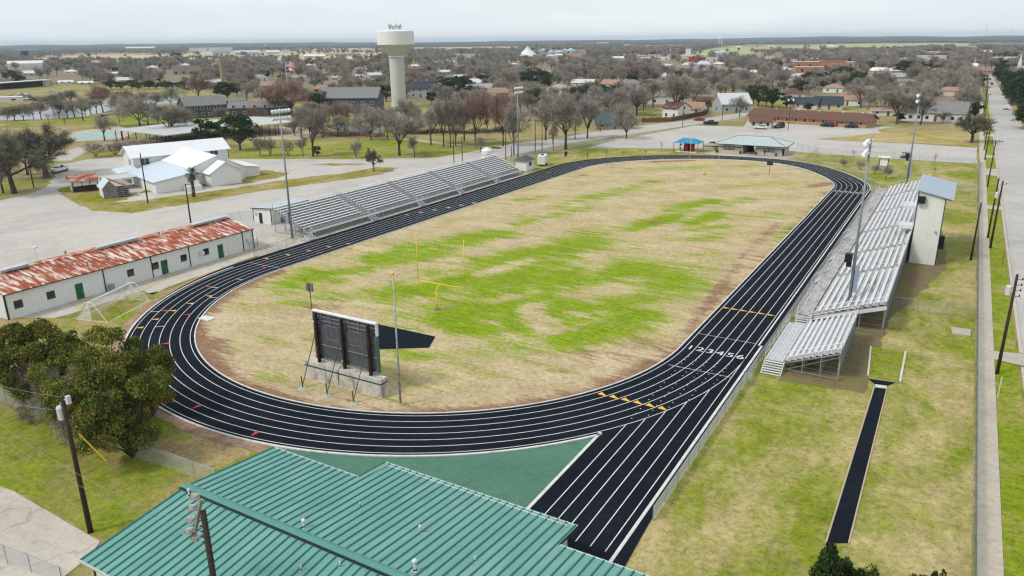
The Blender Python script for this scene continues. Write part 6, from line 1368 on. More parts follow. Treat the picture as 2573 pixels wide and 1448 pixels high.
B_ = [(28, 108, 170, 153, WW, 'long white warehouse with a ridged roof at upper left', 'gable', (.68, .68, .67)), (165, 195, 186, 176, WW, 'white roofed house in the left woods', 'hip', (.6, .6, .58)), (118, 134, 147, 141, WW, 'three small white sheds on the straw field', 'flat', None), (320, 386, 125, 118, CR, 'long cream shed on the left horizon', 'gable', (.7, .68, .62)), (225, 282, 117, 112, WW, 'white plant at the left horizon', 'flat', None), (480, 582, 130, 120, WW, 'very long white factory at left horizon', 'flat', None), (535, 578, 137, 128, GY, 'grey blue factory below the long white one', 'flat', None), (592, 652, 139, 127, GY, 'pale blue factory with a rounded roof', 'gable', (.55, .6, .64)), (670, 702, 136, 127, CR, 'cream sheds right of the pale blue factory', 'gable', (.66, .62, .56)), (712, 726, 134, 128, WW, 'small white shed near the flags', 'flat', None), (697, 714, 143, 137, WW, 'white store with a flat roof above the flags', 'flat', None),
    (765, 816, 147, 137, CR, 'wide cream metal shed left of the water tower', 'gable', (.64, .6, .5)), (816, 842, 142, 133, CR, 'taller tan shed left of the water tower', 'flat', None), (842, 906, 141, 134, (.36, .33, .3), 'brown and cream shop row left of the water tower', 'flat', (.6, .56, .48)), (872, 884, 152, 145, WW, 'little white house left of the water tower', 'hip', (.7, .7, .7)), (1145, 1190, 143, 138, WW, 'white yard buildings at the substation', 'flat', None), (1425, 1447, 152, 138, (.50, .13, .08), 'orange red gabled church in the middle distance', 'gable', (.4, .12, .08)), (1461, 1472, 143, 128, (.55, .36, .22), 'narrow tan tower building', 'flat', None), (1372, 1396, 149, 137, GY, 'pale peaked roof beside the white pile', 'hip', (.56, .6, .62)), (1395, 1418, 143, 136, CR, 'low white roofed store right of the white pile', 'gable', (.68, .66, .62)),
    (1538, 1568, 153, 142, CR, 'cream gabled mill roof in the town', 'gable', (.64, .6, .55)), (1600, 1682, 152, 145, WW, 'long low white store row in the town', 'flat', None), (1605, 1620, 146, 139, CR, 'cream store above the long white row', 'flat', None), (1722, 1735, 146, 123, WW, 'slim white grain tower', 'flat', None), (1730, 1772, 160, 144, (.33, .06, .05), 'dark red brick block in the town', 'flat', None), (1770, 1803, 156, 144, CR, 'tan brick block right of the red one', 'flat', None), (1752, 1770, 144, 138, (.6, .5, .44), 'pinkish store above the red brick block', 'flat', None), (1712, 1752, 176, 157, GY, 'left half of the big grey hip roofed house', 'hip', (.46, .51, .54)), (1748, 1785, 178, 153, GY, 'right half of the big grey hip roofed house with a tall roof', 'hip', (.46, .51, .54)), (1792, 1820, 168, 156, CR, 'tan hip roofed house in the town', 'hip', (.45, .3, .2)), (1860, 1902, 146, 139, (.5, .36, .28), 'tan brick shops under the green hill', 'flat', None), (1905, 1955, 150, 144, WW, 'white store row under the green hill', 'flat', None), (1952, 2000, 163, 151, CR, 'cream roofed hall left of the school', 'flat', (.66, .62, .56)),
    (1995, 2075, 170, 155, (.36, .15, .085), 'left wing of the brick school with pale roof', 'flat', (.6, .55, .48)), (2060, 2122, 172, 153, (.38, .17, .10), 'middle wing of the brick school', 'flat', (.36, .16, .09)), (2100, 2200, 168, 156, (.42, .22, .13), 'long right wing of the brick school', 'flat', (.62, .58, .52)), (2000, 2065, 183, 168, (.35, .16, .1), 'low front wing of the brick school', 'flat', (.64, .58, .5)), (2037, 2055, 158, 146, CR, 'tan tower of the school', 'flat', None), (2306, 2372, 155, 140, (.55, .52, .5), 'white framed hall with red bays', 'flat', None), (2316, 2365, 136, 129, GY, 'grey store with a long roof', 'flat', None), (2364, 2391, 136, 128, (.5, .03, .07), 'red store front at upper right', 'flat', None), (2080, 2100, 120, 114, CR, 'cream farm house on the green hill', 'gable', (.6, .55, .5)), (1926, 1945, 119, 115, CR, 'farm sheds on the left of the green hill', 'gable', (.6, .55, .5)), (1850, 1862, 121, 117, WW, 'white barn on the green hill', 'gable', (.6, .6, .6)), (2255, 2275, 152, 146, WW, 'white house above the cedars at right', 'gable', (.62, .62, .62)), (2180, 2235, 192, 170, CR, 'broad grey brown hip roofed house right of the school', 'hip', (.30, .28, .26)), (2430, 2452, 178, 160, WW, 'small white gabled church left of the street end', 'gable', (.5, .5, .5)), (2462, 2490, 184, 174, (.36, .12, .08), 'red brick house at the end of the street', 'hip', (.25, .16, .12)), (2490, 2556, 150, 144, WW, 'long white store at the right horizon', 'flat', None), (2465, 2490, 136, 127, WW, 'white gabled barn at the right', 'gable', (.6, .6, .6)), (1500, 1530, 110, 106, CR, 'pale farm buildings on the horizon at centre', 'flat', None), (1568, 1590, 116, 112, CR, 'low farm sheds near the thin mast', 'flat', None), (1620, 1640, 118, 115, WW, 'white farm sheds right of the thin mast', 'flat', None), (435, 470, 188, 165, (.36, .33, .33), 'left half of the brown flat roofed motel in the woods', 'flat', (.4, .27, .22)), (472, 505, 188, 166, (.45, .3, .24), 'right half of the brown flat roofed motel in the woods', 'flat', (.4, .27, .22)), (372, 396, 178, 165, CR, 'cream house with a pink roof in the left woods', 'hip', (.42, .26, .2)), (150, 182, 212, 204, WW, 'pale roof among the trees beyond the pond', 'gable', (.62, .62, .6)), (200, 232, 214, 205, CR, 'cream roof among the trees right of the open shed', 'gable', (.6, .55, .45)), (-30, 52, 258, 246, WW, 'long white wall of a boat shed at the far left bank', 'flat', None), (40, 92, 128, 124, WW, 'pale plant roofs on the far left horizon', 'flat', None), (810, 830, 190, 184, (.4, .15, .14), 'small red roofed house beyond the flags', 'hip', (.38, .12, .11)), (835, 848, 203, 195, WW, 'white house wall beyond the big reddish trees', 'flat', None), (895, 912, 196, 189, WW, 'pale gable in the woods left of the tower', 'gable', (.6, .6, .6)), (1035, 1050, 171, 163, WW, 'pale house right of the water tower column', 'gable', (.55, .56, .58)), (1130, 1142, 160, 153, WW, 'small white house in the woods at centre', 'gable', (.62, .62, .62)), (1280, 1302, 166, 159, CR, 'tan roofed house in the central woods', 'hip', (.42, .36, .3)), (1662, 1672, 205, 184, (.4, .42, .44), 'narrow pale roof standing up through the trees', 'gable', (.42, .45, .48)), (1885, 1900, 190, 177, WW, 'white turreted house in the woods before the school', 'gable', (.6, .6, .6))]
for a, b, yb, yt, c, lb_, rf_, rc in B_:
    block(a, b, yb, yt, c, lb_, 'house' if 'house' in lb_ else ('church' if 'church' in lb_ else 'town_building'), roof=rf_, rc=rc, depth=None if b-a > 30 else 12)
# open boat shed
Q = [at(4, 226), at(130, 216)]; d = (Q[1]-Q[0]).normalized(); rot = math.atan2(d.y, d.x); L = (Q[1]-Q[0]).length
t = thing('open_shed', 'long black open shed with a pale roof over parked vehicles beyond the pond', 'shed', Q[0]); mk = lambda: MB((Q[0].x, Q[0].y, 0), rot)
mb = mk(); mb.box(-1, L+1, -1, 9, 4.6, 5.1); part('roof', mb, m_tin, t); mb = mk(); mb.box(0, L, 7.5, 8, 0, 4.6); mb.box(0, .3, 0, 8, 0, 4.6); part('wall', mb, m_black, t)
for i in range(8): mb = mk(); mb.bar((L*i/7, 0, 0), (L*i/7, 0, 4.6), .25); part('post', mb, m_black, t)
# white conical pile, silos, stacks
P = at(1326, 146); k = (P-CAM).dot(FW)/F; t = thing('storage_dome', 'great white conical storage roof in the middle distance', 'storage dome', P); mb = MB(); mb.lathe([(30*k, 0), (29*k, 3*k), (8*k, 20*k), (7*k, 23*k), (0, 24*k)], 32, (P.x, P.y)); part('shell', mb, m_wbox, t); mb = MB(); mb.lathe([(4*k, 23.2*k), (4*k, 27*k), (0, 28*k)], 12, (P.x, P.y)); part('cupola', mb, m_wbox, t)
for i, (px, py, r, top, lb_) in enumerate(((1385, 137, 10, 127, 'grain bin with a cone roof right of the white pile'), (1404, 138, 11, 126, 'second grain bin right of the white pile'), (1420, 131, 7, 122, 'small grain bin behind the pair'), (1434, 137, 12, 121, 'largest grain bin at the right of the group'), (1365, 130, 9, 122, 'grain bin close behind the white pile'), (1802, 142, 10, 127, 'left drum of the blue grey grain store'), (1818, 142, 11, 126, 'right drum of the blue grey grain store'))):
    P = at(px, py); k = (P-CAM).dot(FW)/F; h = hgt(P, top); t = thing('grain_bin', lb_, 'grain bin', P, 'grain bins'); mb = MB(); mb.lathe([(r*k, 0), (r*k, h*.6)], 18, (P.x, P.y)); part('wall', mb, M('bin_steel', (.40, .47, .52), .5, .3), t); mb = MB(); mb.lathe([(r*k*1.05, h*.6), (r*k*.2, h*.97), (0, h)], 18, (P.x, P.y)); part('roof', mb, M('bin_roof', (.48, .53, .56), .45, .3), t)
def mast(px, py, top, r, c, label, name='mast', cat='mast'):
    P = at(px, py); k = (P-CAM).dot(FW)/F; mb = MB(); mb.tube(P, P+Vector((0, 0, hgt(P, top))), r*k, r*k*.8, 6); return solo(name, mb, c, label, cat, P)
mast(1349, 128, 109, .9, m_black, 'tallest dark stack behind the white pile', 'stack', 'stack')
for i, (x, tp) in enumerate(((1367, 118), (1377, 117), (1387, 115))): mast(x, 128, tp, .7, m_grey, ('left', 'middle', 'right')[i]+' slim grey stack among the grain bins', 'stack', 'stack')
mast(562, 222, 150, 5, M('tan_post', (.34, .25, .17), .8), 'tan thick pole standing above the woods left of the flags', 'monopole', 'pole')
mast(1566, 113, 101, .6, m_grey, 'thin mast on the centre horizon'); mast(2125, 104, 92, .35, m_grey, 'faint radio mast at right of centre horizon'); mast(2475, 100, 60, .5, m_grey, 'tall faint radio mast at the right horizon'); mast(2538, 100, 72, .4, m_grey, 'second faint radio mast at the right edge'); mast(1718, 100, 60, .35, m_grey, 'tall faint radio mast right of centre')
mast(2227, 152, 128, .8, m_wbox, 'pale lamp mast in the town at right'); mast(1684, 142, 122, .7, m_wbox, 'pale lamp mast in the middle of the town')
for i, x in enumerate((1108, 1114, 1145, 1152, 1160, 1172, 1184, 1196, 1205, 1213)): mast(x, 143, 127+(i*5) % 7, .7, m_grey, 'slim grey steel mast of the substation beyond the woods', 'substation_mast', 'mast')['group'] = 'substation masts'
for px, py, wy, tp, lb_, nm in ((666, 119, 0, 105, 'slim white water tower on the left horizon', 'mono'), (1809, 119, 0, 94, 'white legged water tower on the right horizon', 'legs')):
    P = at(px, py); k = (P-CAM).dot(FW)/F; h = hgt(P, tp); t = thing('water_tower', lb_, 'water tower', P)
    if nm == 'mono':
        mb = MB(); mb.tube(P, P+Vector((0, 0, h)), 1.1*k, n=8); part('column', mb, m_wbox, t); mb = MB(); mb.sphere(P+Vector((0, 0, h-1.5*k)), 2.2*k, 6, (1, 1, 1.2)); part('tank', mb, m_wbox, t)
    else:
        for e in (-1, 1):
            for f in (-1, 1): mb = MB(); mb.tube(P+Vector((e*4.2*k, f*4.2*k, 0)), P+Vector((e*3.4*k, f*3.4*k, h-4*k)), .6*k, n=6); part('leg', mb, m_wbox, t)
        mb = MB(); mb.lathe([(0, h-7*k), (3*k, h-5*k), (4.4*k, h-4*k), (4.4*k, h-1.5*k), (2*k, h), (0, h)], 16, (P.x, P.y)); part('tank', mb, m_wbox, t)
# billboard, spires, church
P = at(2020, 152); k = (P-CAM).dot(FW)/F; h = hgt(P, 128); t = thing('billboard', 'dark billboard on a single post before the green hill', 'billboard', P); mb = MB(); mb.tube(P, P+Vector((0, 0, h-3*k)), .7*k, n=6); part('post', mb, m_black, t); c = MB((P.x, P.y, 0), facing(2020, 152)); c.box(-3.5*k, 3.5*k, -.4*k, .4*k, h-3.2*k, h); part('board', c, m_black, t)
def spire(px, py, top, w, label, c):
    P = at(px, py); k = (P-CAM).dot(FW)/F; h = hgt(P, top); t = thing('church_spire', label, 'spire', P); w *= k; mb = MB(); mb.box(P.x-w, P.x+w, P.y-w, P.y+w, 0, h*.45); part('tower', mb, c, t); mb = MB(); mb.add([(P.x-w, P.y-w, h*.45), (P.x+w, P.y-w, h*.45), (P.x+w, P.y+w, h*.45), (P.x-w, P.y+w, h*.45), (P.x, P.y, h)], [(0, 1, 4), (1, 2, 4), (2, 3, 4), (3, 0, 4)]); part('spire', mb, c, t)
spire(1829, 190, 170, 3, 'small white steeple in the woods before the town', m_wbox); spire(2046, 150, 127, 2, 'thin dark spire behind the school tower', m_black); spire(2447, 172, 142, 2, 'grey steeple left of the street end', m_grey)
P = at(2572, 200); k = (P-CAM).dot(FW)/F; h = hgt(P, 166); t = thing('church', 'white church with a tall steeple at the right edge', 'church', P)
c = lambda: MB((P.x, P.y, 0), facing(2572, 200, rad(20))); mb = c(); mb.box(-26*k, 30*k, 0, 20*k, 0, h*.5); part('wall', mb, m_wbox, t); mb = c(); mb.slab([(-27*k, -k, h*.5), (31*k, -k, h*.5), (31*k, 10*k, h), (-14*k, 10*k, h)], .4); mb.slab([(-14*k, 10*k, h), (31*k, 10*k, h), (31*k, 21*k, h*.5), (-27*k, 21*k, h*.5)], .4); mb.add([(-27*k, -k, h*.5), (-14*k, 10*k, h), (-27*k, 21*k, h*.5)], [(0, 1, 2)]); part('roof', mb, M('church_roof', (.5, .52, .54), .6), t)
hs = hgt(P, 134); mb = c(); mb.box(-15*k, -8*k, 7*k, 13*k, 0, h*1.15); x_, y_ = -11.5*k, 10*k; mb.add([(x_-3*k, y_-3*k, h*1.15), (x_+3*k, y_-3*k, h*1.15), (x_+3*k, y_+3*k, h*1.15), (x_-3*k, y_+3*k, h*1.15), (x_, y_, hs)], [(0, 1, 4), (1, 2, 4), (2, 3, 4), (3, 0, 4)]); part('steeple', mb, m_wbox, t)
# ================================================================== trees
def leaf_mat(name, cols, rough=.8, var=.25):
    m, nt, bs = new_mat(name); N = NT(nt); oi = N.n('ShaderNodeObjectInfo')
    f = N.noise(N.pos(), .55, 3, .6)
    c = N.ramp(f, [(.3, cols[0]), (.5, cols[1]), (.7, cols[2])])
    rv = N.n('ShaderNodeMapRange'); N.l(oi.outputs['Random'], rv.inputs[0]); rv.inputs[3].default_value = 1-var; rv.inputs[4].default_value = 1+var
    hv = N.n('ShaderNodeHueSaturation'); N.l(c, hv.inputs['Color']); N.l(rv.outputs[0], hv.inputs['Value'])
    N.l(hv.outputs[0], bs.inputs['Base Color']); bs.inputs['Roughness'].default_value = rough; bs.inputs['Specular IOR Level'].default_value = .15
    MATS[name] = m; return m
m_twig = leaf_mat('grey_twigs', ((.24, .212, .175), (.315, .28, .232), (.385, .345, .29)))
m_twr = leaf_mat('reddish_twigs', ((.20, .13, .10), (.275, .18, .14), (.34, .24, .19)))
m_twp = leaf_mat('pale_twigs', ((.28, .25, .22), (.37, .33, .29), (.45, .40, .36)))
m_trk = leaf_mat('tree_bark', ((.05, .041, .037), (.085, .07, .062), (.13, .11, .10)), .95)
m_oak = leaf_mat('evergreen_leaves', ((.016, .030, .012), (.034, .056, .020), (.07, .095, .032)))
m_oliv = leaf_mat('olive_leaves', ((.11, .105, .07), (.165, .155, .11), (.22, .20, .15)))
m_ced = leaf_mat('cedar_foliage', ((.055, .078, .016), (.135, .155, .028), (.27, .225, .05)), var=.22)
m_dead = leaf_mat('dead_branches', ((.20, .18, .16), (.28, .25, .23), (.36, .33, .30)))
m_shrub = leaf_mat('dark_shrub', ((.012, .03, .008), (.028, .055, .012), (.055, .085, .02)), var=.15)
def tri_mesh(name, V, Fc, mats, mi=None):
    me = bpy.data.meshes.new(name); V = np.asarray(V, np.float32); n = len(V); k = len(Fc[0]) if not isinstance(Fc, np.ndarray) else Fc.shape[1]; Fc = np.asarray(Fc, np.int32); nf = len(Fc)
    me.vertices.add(n); me.vertices.foreach_set('co', V.ravel()); me.loops.add(nf*k); me.loops.foreach_set('vertex_index', Fc.ravel()); me.polygons.add(nf)
    me.polygons.foreach_set('loop_start', np.arange(0, nf*k, k, dtype=np.int32)); me.polygons.foreach_set('loop_total', np.full(nf, k, np.int32))
    for m_ in mats: me.materials.append(m_)
    if mi is not None: me.polygons.foreach_set('material_index', np.asarray(mi, np.int32))
    me.update(); me.validate(); return me
def skeleton(seed, H=10.0, spread=.5, trunk=.22, lean=0, fork=.3, nl=7, droop=0.0, r0=.02, levels=3, upw=.35):
    """limbs as (p, q, r1, r2, level) and twig roots"""
    rn = random.Random(seed); segs = []; tips = []
    def grow(p, d, L, r, lev):
        n = 3 if lev < 2 else 2
        q = p
        for i in range(n):
            jit = .16+.10*lev
            d = (d+Vector((rn.uniform(-jit, jit), rn.uniform(-jit, jit), rn.uniform(-jit, jit)+(upw*.25-droop)*.4))).normalized()
            p2 = q+d*L/n; segs.append((q, p2, r*(1-.28*i/n), r*(1-.28*(i+1)/n), lev))
            if lev >= 1 and i >= (0 if lev > 1 else 1) and lev < levels:
                for _ in range(2 if lev == 1 else 2): side(p2, d, L*rn.uniform(.42, .68), r*.5, lev+1)
            if lev >= levels: tips.append((p2, d, lev))
            q = p2
        if lev < levels:
            for _ in range(2): side(q, d, L*rn.uniform(.5, .75), r*.55, lev+1, .55)
        else: tips.append((q, d, lev))
    def side(p, d, L, r, lev, k=.95):
        a = Vector((rn.gauss(0, 1), rn.gauss(0, 1), rn.gauss(0, .6))); a = (a-d*a.dot(d)).normalized()
        grow(p, (d+a*k*rn.uniform(.6, 1.1)).normalized(), L, max(.02, r), lev)
    base = Vector((0, 0, 0)); d = Vector((lean, 0, 1)).normalized(); T = H*fork; p = base
    for i in range(3): q = p+(d+Vector((rn.uniform(-.06, .06), rn.uniform(-.06, .06), 0)))*T/3; segs.append((p, q, trunk*(1.25-.15*i) if i == 0 else trunk*(1.1-.1*i), trunk*(1.1-.1*(i+1)), 0)); p = q
    for i in range(nl):
        a = 2*PI*i/nl+rn.uniform(-.4, .4); e = rn.uniform(.35, 1.0) if i else .05; s = spread*1.7*e
        dd = Vector((math.cos(a)*s, math.sin(a)*s, 1-.25*e)).normalized(); st = p-d*T*.32*rn.random()*(i > 1)
        grow(st, dd, (H-T)*rn.uniform(.46, .62), trunk*.52, 1)
    return segs, tips
def tubes(segs, n=5):
    V = []; Fc = []
    for p, q, r1, r2, lev in segs:
        k = n if lev < 2 else 3; d = (q-p).normalized(); a = d.cross(Vector((.31, .95, .05))).normalized(); b = a.cross(d); o = len(V)
        for c, r in ((p, r1), (q, r2)):
            for i in range(k): t = 2*PI*i/k; V.append(tuple(c+a*math.cos(t)*r+b*math.sin(t)*r))
        for i in range(k): Fc.append((o+i, o+k+i, o+k+(i+1) % k, o+(i+1) % k))
    return V, Fc
def twig_tris(tips, seed, per, ln, w, droop=0.0):
    rn = np.random.default_rng(seed); T = np.repeat(np.array([(*t[0],) for t in tips]), per, 0); D = np.repeat(np.array([(*t[1],) for t in tips]), per, 0); n = len(T)
    d = D*.75+rn.normal(0, .62, (n, 3)); d[:, 2] += .12-droop; d /= np.linalg.norm(d, axis=1)[:, None]
    L = ln*rn.uniform(.5, 1.25, n)[:, None]; s = np.cross(d, rn.normal(0, 1, (n, 3))); s /= np.linalg.norm(s, axis=1)[:, None]
    st = T-D*rn.uniform(0, .5, n)[:, None]*ln
    bend = rn.normal(0, .18, (n, 3))*L
    V = np.empty((n, 6, 3)); V[:, 0] = st-s*w/2; V[:, 1] = st+s*w/2; V[:, 2] = st+d*L*.5+bend+s*w*.42; V[:, 3] = st+d*L*.5+bend-s*w*.42; V[:, 4] = st+d*L+s*w*.12; V[:, 5] = st+d*L-s*w*.12
    b_ = np.arange(n)[:, None]*6; return V.reshape(-1, 3), np.concatenate([b_+np.array([[0, 1, 2, 3]]), b_+np.array([[3, 2, 4, 5]])])
def joined(name, parts_, mats):
    """parts_: list of (V, F4, material)"""
    Vs = []; Fs = []; Ms = []; o = 0
    for V, Fc, k in parts_:
        V = np.asarray(V, float); Fc = np.asarray(Fc, int); Vs.append(V); Fs.append(Fc+o); Ms += [k]*len(Fc); o += len(V)
    return tri_mesh(name, np.concatenate(Vs), np.concatenate(Fs), mats, Ms)
def bare_proto(seed, tw, per=4, ln=1.5, w=.05, **kw):
    segs, tips = skeleton(seed, **kw)
    big = [s for s in segs if s[4] < 2]; small = [s for s in segs if s[4] >= 2]
    tv, tf = tubes(big, 6); bv, bf = tubes(small, 3); wv, wf = twig_tris(tips, seed, per, ln, w, kw.get('droop', 0))
    bf4 = [f if len(f) == 4 else f for f in bf]
    trunk = tri_mesh('trunk', tv, tf, [m_trk])
    crown = joined('crown', [(bv, bf4, 0), (wv, wf, 1)], [m_trk, tw])
    allm = joined('bare_tree', [(tv, tf, 0), (bv, bf4, 0), (wv, wf, 1)], [m_trk, tw])
    H = max(v[2] for v in wv); R = float(np.percentile(np.hypot(wv[:, 0], wv[:, 1]), 95))
    return dict(trunk=trunk, crown=crown, all=allm, H=H, W=2*R)
def leafy_proto(seed, lm, H=9.0, Wd=10.0, clumps=70, per=70, size=.34, base=.22, shape='round', trunk=.28, dead=False, gap=.25, lobes=0, lr=.2):
    rn = np.random.default_rng(seed); r2 = random.Random(seed)
    zc = H*(base+1)/2; hz = H*(1-base)/2; C = []
    while len(C) < clumps:
        u = rn.normal(0, 1, 3); u /= np.linalg.norm(u); rr = rn.uniform(.45, 1.0)**.6
        if shape == 'cone':
            z = rn.uniform(0, 1); a = rn.uniform(0, 2*PI); q = (1-z)**.8*Wd/2*rn.uniform(.5, 1.0); c = (q*math.cos(a), q*math.sin(a), H*(base*.6+z*(1-base*.6)*.97))
        else:
            bump = 1+.32*mnoise.noise(Vector((u[0]*1.6+seed, u[1]*1.6, u[2]*1.6)))*1.4
            c = (u[0]*rr*Wd/2*bump, u[1]*rr*Wd/2*bump, zc+u[2]*rr*hz*bump)
            if u[2] < -.55 and rn.random() < .7: continue
        if mnoise.noise(Vector((c[0]*.35+seed*3, c[1]*.35, c[2]*.35))) < -gap: continue
        C.append(c)
    if lobes:
        C = []
        for q in range(lobes):
            u = rn.normal(0, 1, 3); u /= np.linalg.norm(u); u[2] = u[2]*.9+.1; k_ = rn.uniform(.5, .86); c0 = np.array([u[0]*k_*Wd/2, u[1]*k_*Wd/2, zc+u[2]*k_*hz]); rl = Wd*lr*rn.uniform(.7, 1.2)
            for _ in range(max(3, clumps//lobes)):
                w2 = rn.normal(0, 1, 3); w2 /= np.linalg.norm(w2); w2[2] = abs(w2[2])*.9-.25; C.append(tuple(c0+w2*rl*rn.uniform(.6, 1.0)*np.array([1, 1, .8])))
    C = np.array(C); C[:, 2] = np.maximum(C[:, 2], H*base*.8); cr = rn.uniform(.6, 1.15, len(C))*Wd*.10
    n = len(C)*per; cc = np.repeat(C, per, 0); rr = np.repeat(cr, per)[:, None]
    o = rn.normal(0, 1, (n, 3)); o /= np.linalg.norm(o, axis=1)[:, None]; o *= rn.uniform(.2, 1, n)[:, None]**.5; o[:, 2] *= .72
    P = cc+o*rr
    nr = rn.normal(0, 1, (n, 3))+np.array([0, 0, .7]); nr /= np.linalg.norm(nr, axis=1)[:, None]; a = np.cross(nr, rn.normal(0, 1, (n, 3))); a /= np.linalg.norm(a, axis=1)[:, None]; b = np.cross(nr, a)
    s = size*rn.uniform(.5, 1.2, n)[:, None]; V = np.empty((n, 4, 3)); V[:, 0] = P-a*s*.5; V[:, 1] = P+b*s*.32; V[:, 2] = P+a*s*.5; V[:, 3] = P-b*s*.32
    segs = []; T = Vector((0, 0, H*base*1.2)); segs.append((Vector((0, 0, 0)), T*.5, trunk*1.2, trunk, 0)); segs.append((T*.5, T, trunk, trunk*.85, 0))
    for i in range(0, len(C), max(1, len(C)//22)):
        e = Vector(C[i]); m_ = T.lerp(e, .5)+Vector((r2.uniform(-.3, .3), r2.uniform(-.3, .3), .25)); segs += [(T, m_, trunk*.4, trunk*.28, 1), (m_, e, trunk*.28, .03, 1)]
    tv, tf = tubes(segs, 6); wv = V.reshape(-1, 3); wf = np.arange(n*4).reshape(n, 4)
    return dict(trunk=tri_mesh('trunk', tv, tf, [m_trk]), crown=tri_mesh('crown', wv, wf, [lm]), all=joined('leafy_tree', [(tv, tf, 0), (wv, wf, 1)], [m_trk, lm]), H=H, W=Wd)
BARE = [bare_proto(11+i, m_twig, per=5, H=10, spread=sp, fork=fk, nl=nl, trunk=.26, upw=uw) for i, (sp, fk, nl, uw) in enumerate(((.46, .28, 7, .45), (.36, .30, 6, .6), (.55, .24, 8, .35), (.42, .36, 7, .5)))]
BRED = [bare_proto(31+i, m_twr, per=6, H=10, spread=sp, fork=.3, nl=7, trunk=.25) for i, sp in enumerate((.42, .5))]
BPAL = [bare_proto(41, m_twp, per=5, H=10, spread=.42, fork=.25, nl=7, trunk=.24)]
MULT = [bare_proto(51+i, m_twig, per=4, H=6, spread=.35, fork=.06, nl=8, trunk=.10, ln=.8, w=.035) for i in range(2)]
THIN = [bare_proto(61, m_twig, per=2, H=5, spread=.28, fork=.35, nl=5, trunk=.07, ln=.6, w=.03, levels=2)]
OAKD = [bare_proto(71, m_oliv, per=10, H=9, spread=.72, fork=.34, nl=9, trunk=.42, ln=1.0, w=.045, upw=.3)]
EVG = [leafy_proto(81+i, m_oak, H=9, Wd=w_, clumps=150, per=42, size=.52, base=.14, lobes=20, lr=.19) for i, w_ in enumerate((10.5, 9.0, 12))]
def variants(lst, k):  return lst[k % len(lst)]
tcount = 0
def tree(px, py, top, lst, label, wpx=None, name='bare_tree', cat='tree', group=None, k=None, rz=None, P=None, H=None, parts_=True, lean=0):
    global tcount; tcount += 1
    pr = variants(lst, tcount if k is None else k); P = P or at(px, py); h = H or hgt(P, top); sz = h/pr['H']; dist = (P-CAM).dot(FW)
    sx = (wpx*dist/F)/pr['W'] if wpx else sz*1.0
    rz = (tcount*2.399) % 6.28 if rz is None else rz
    if parts_:
        t = thing(name, label, cat, P, group); t.rotation_euler = (lean, 0, rz); t.scale = (sx, sx, sz)
        for nm in ('trunk', 'crown'): o = bpy.data.objects.new(nm, pr[nm]); COL.objects.link(o); o.parent = t
    else:
        t = bpy.data.objects.new(name, pr['all']); COL.objects.link(t); t.location = P; t.rotation_euler = (0, 0, rz); t.scale = (sx, sx, sz); tag(t, label, cat, group)
    return t
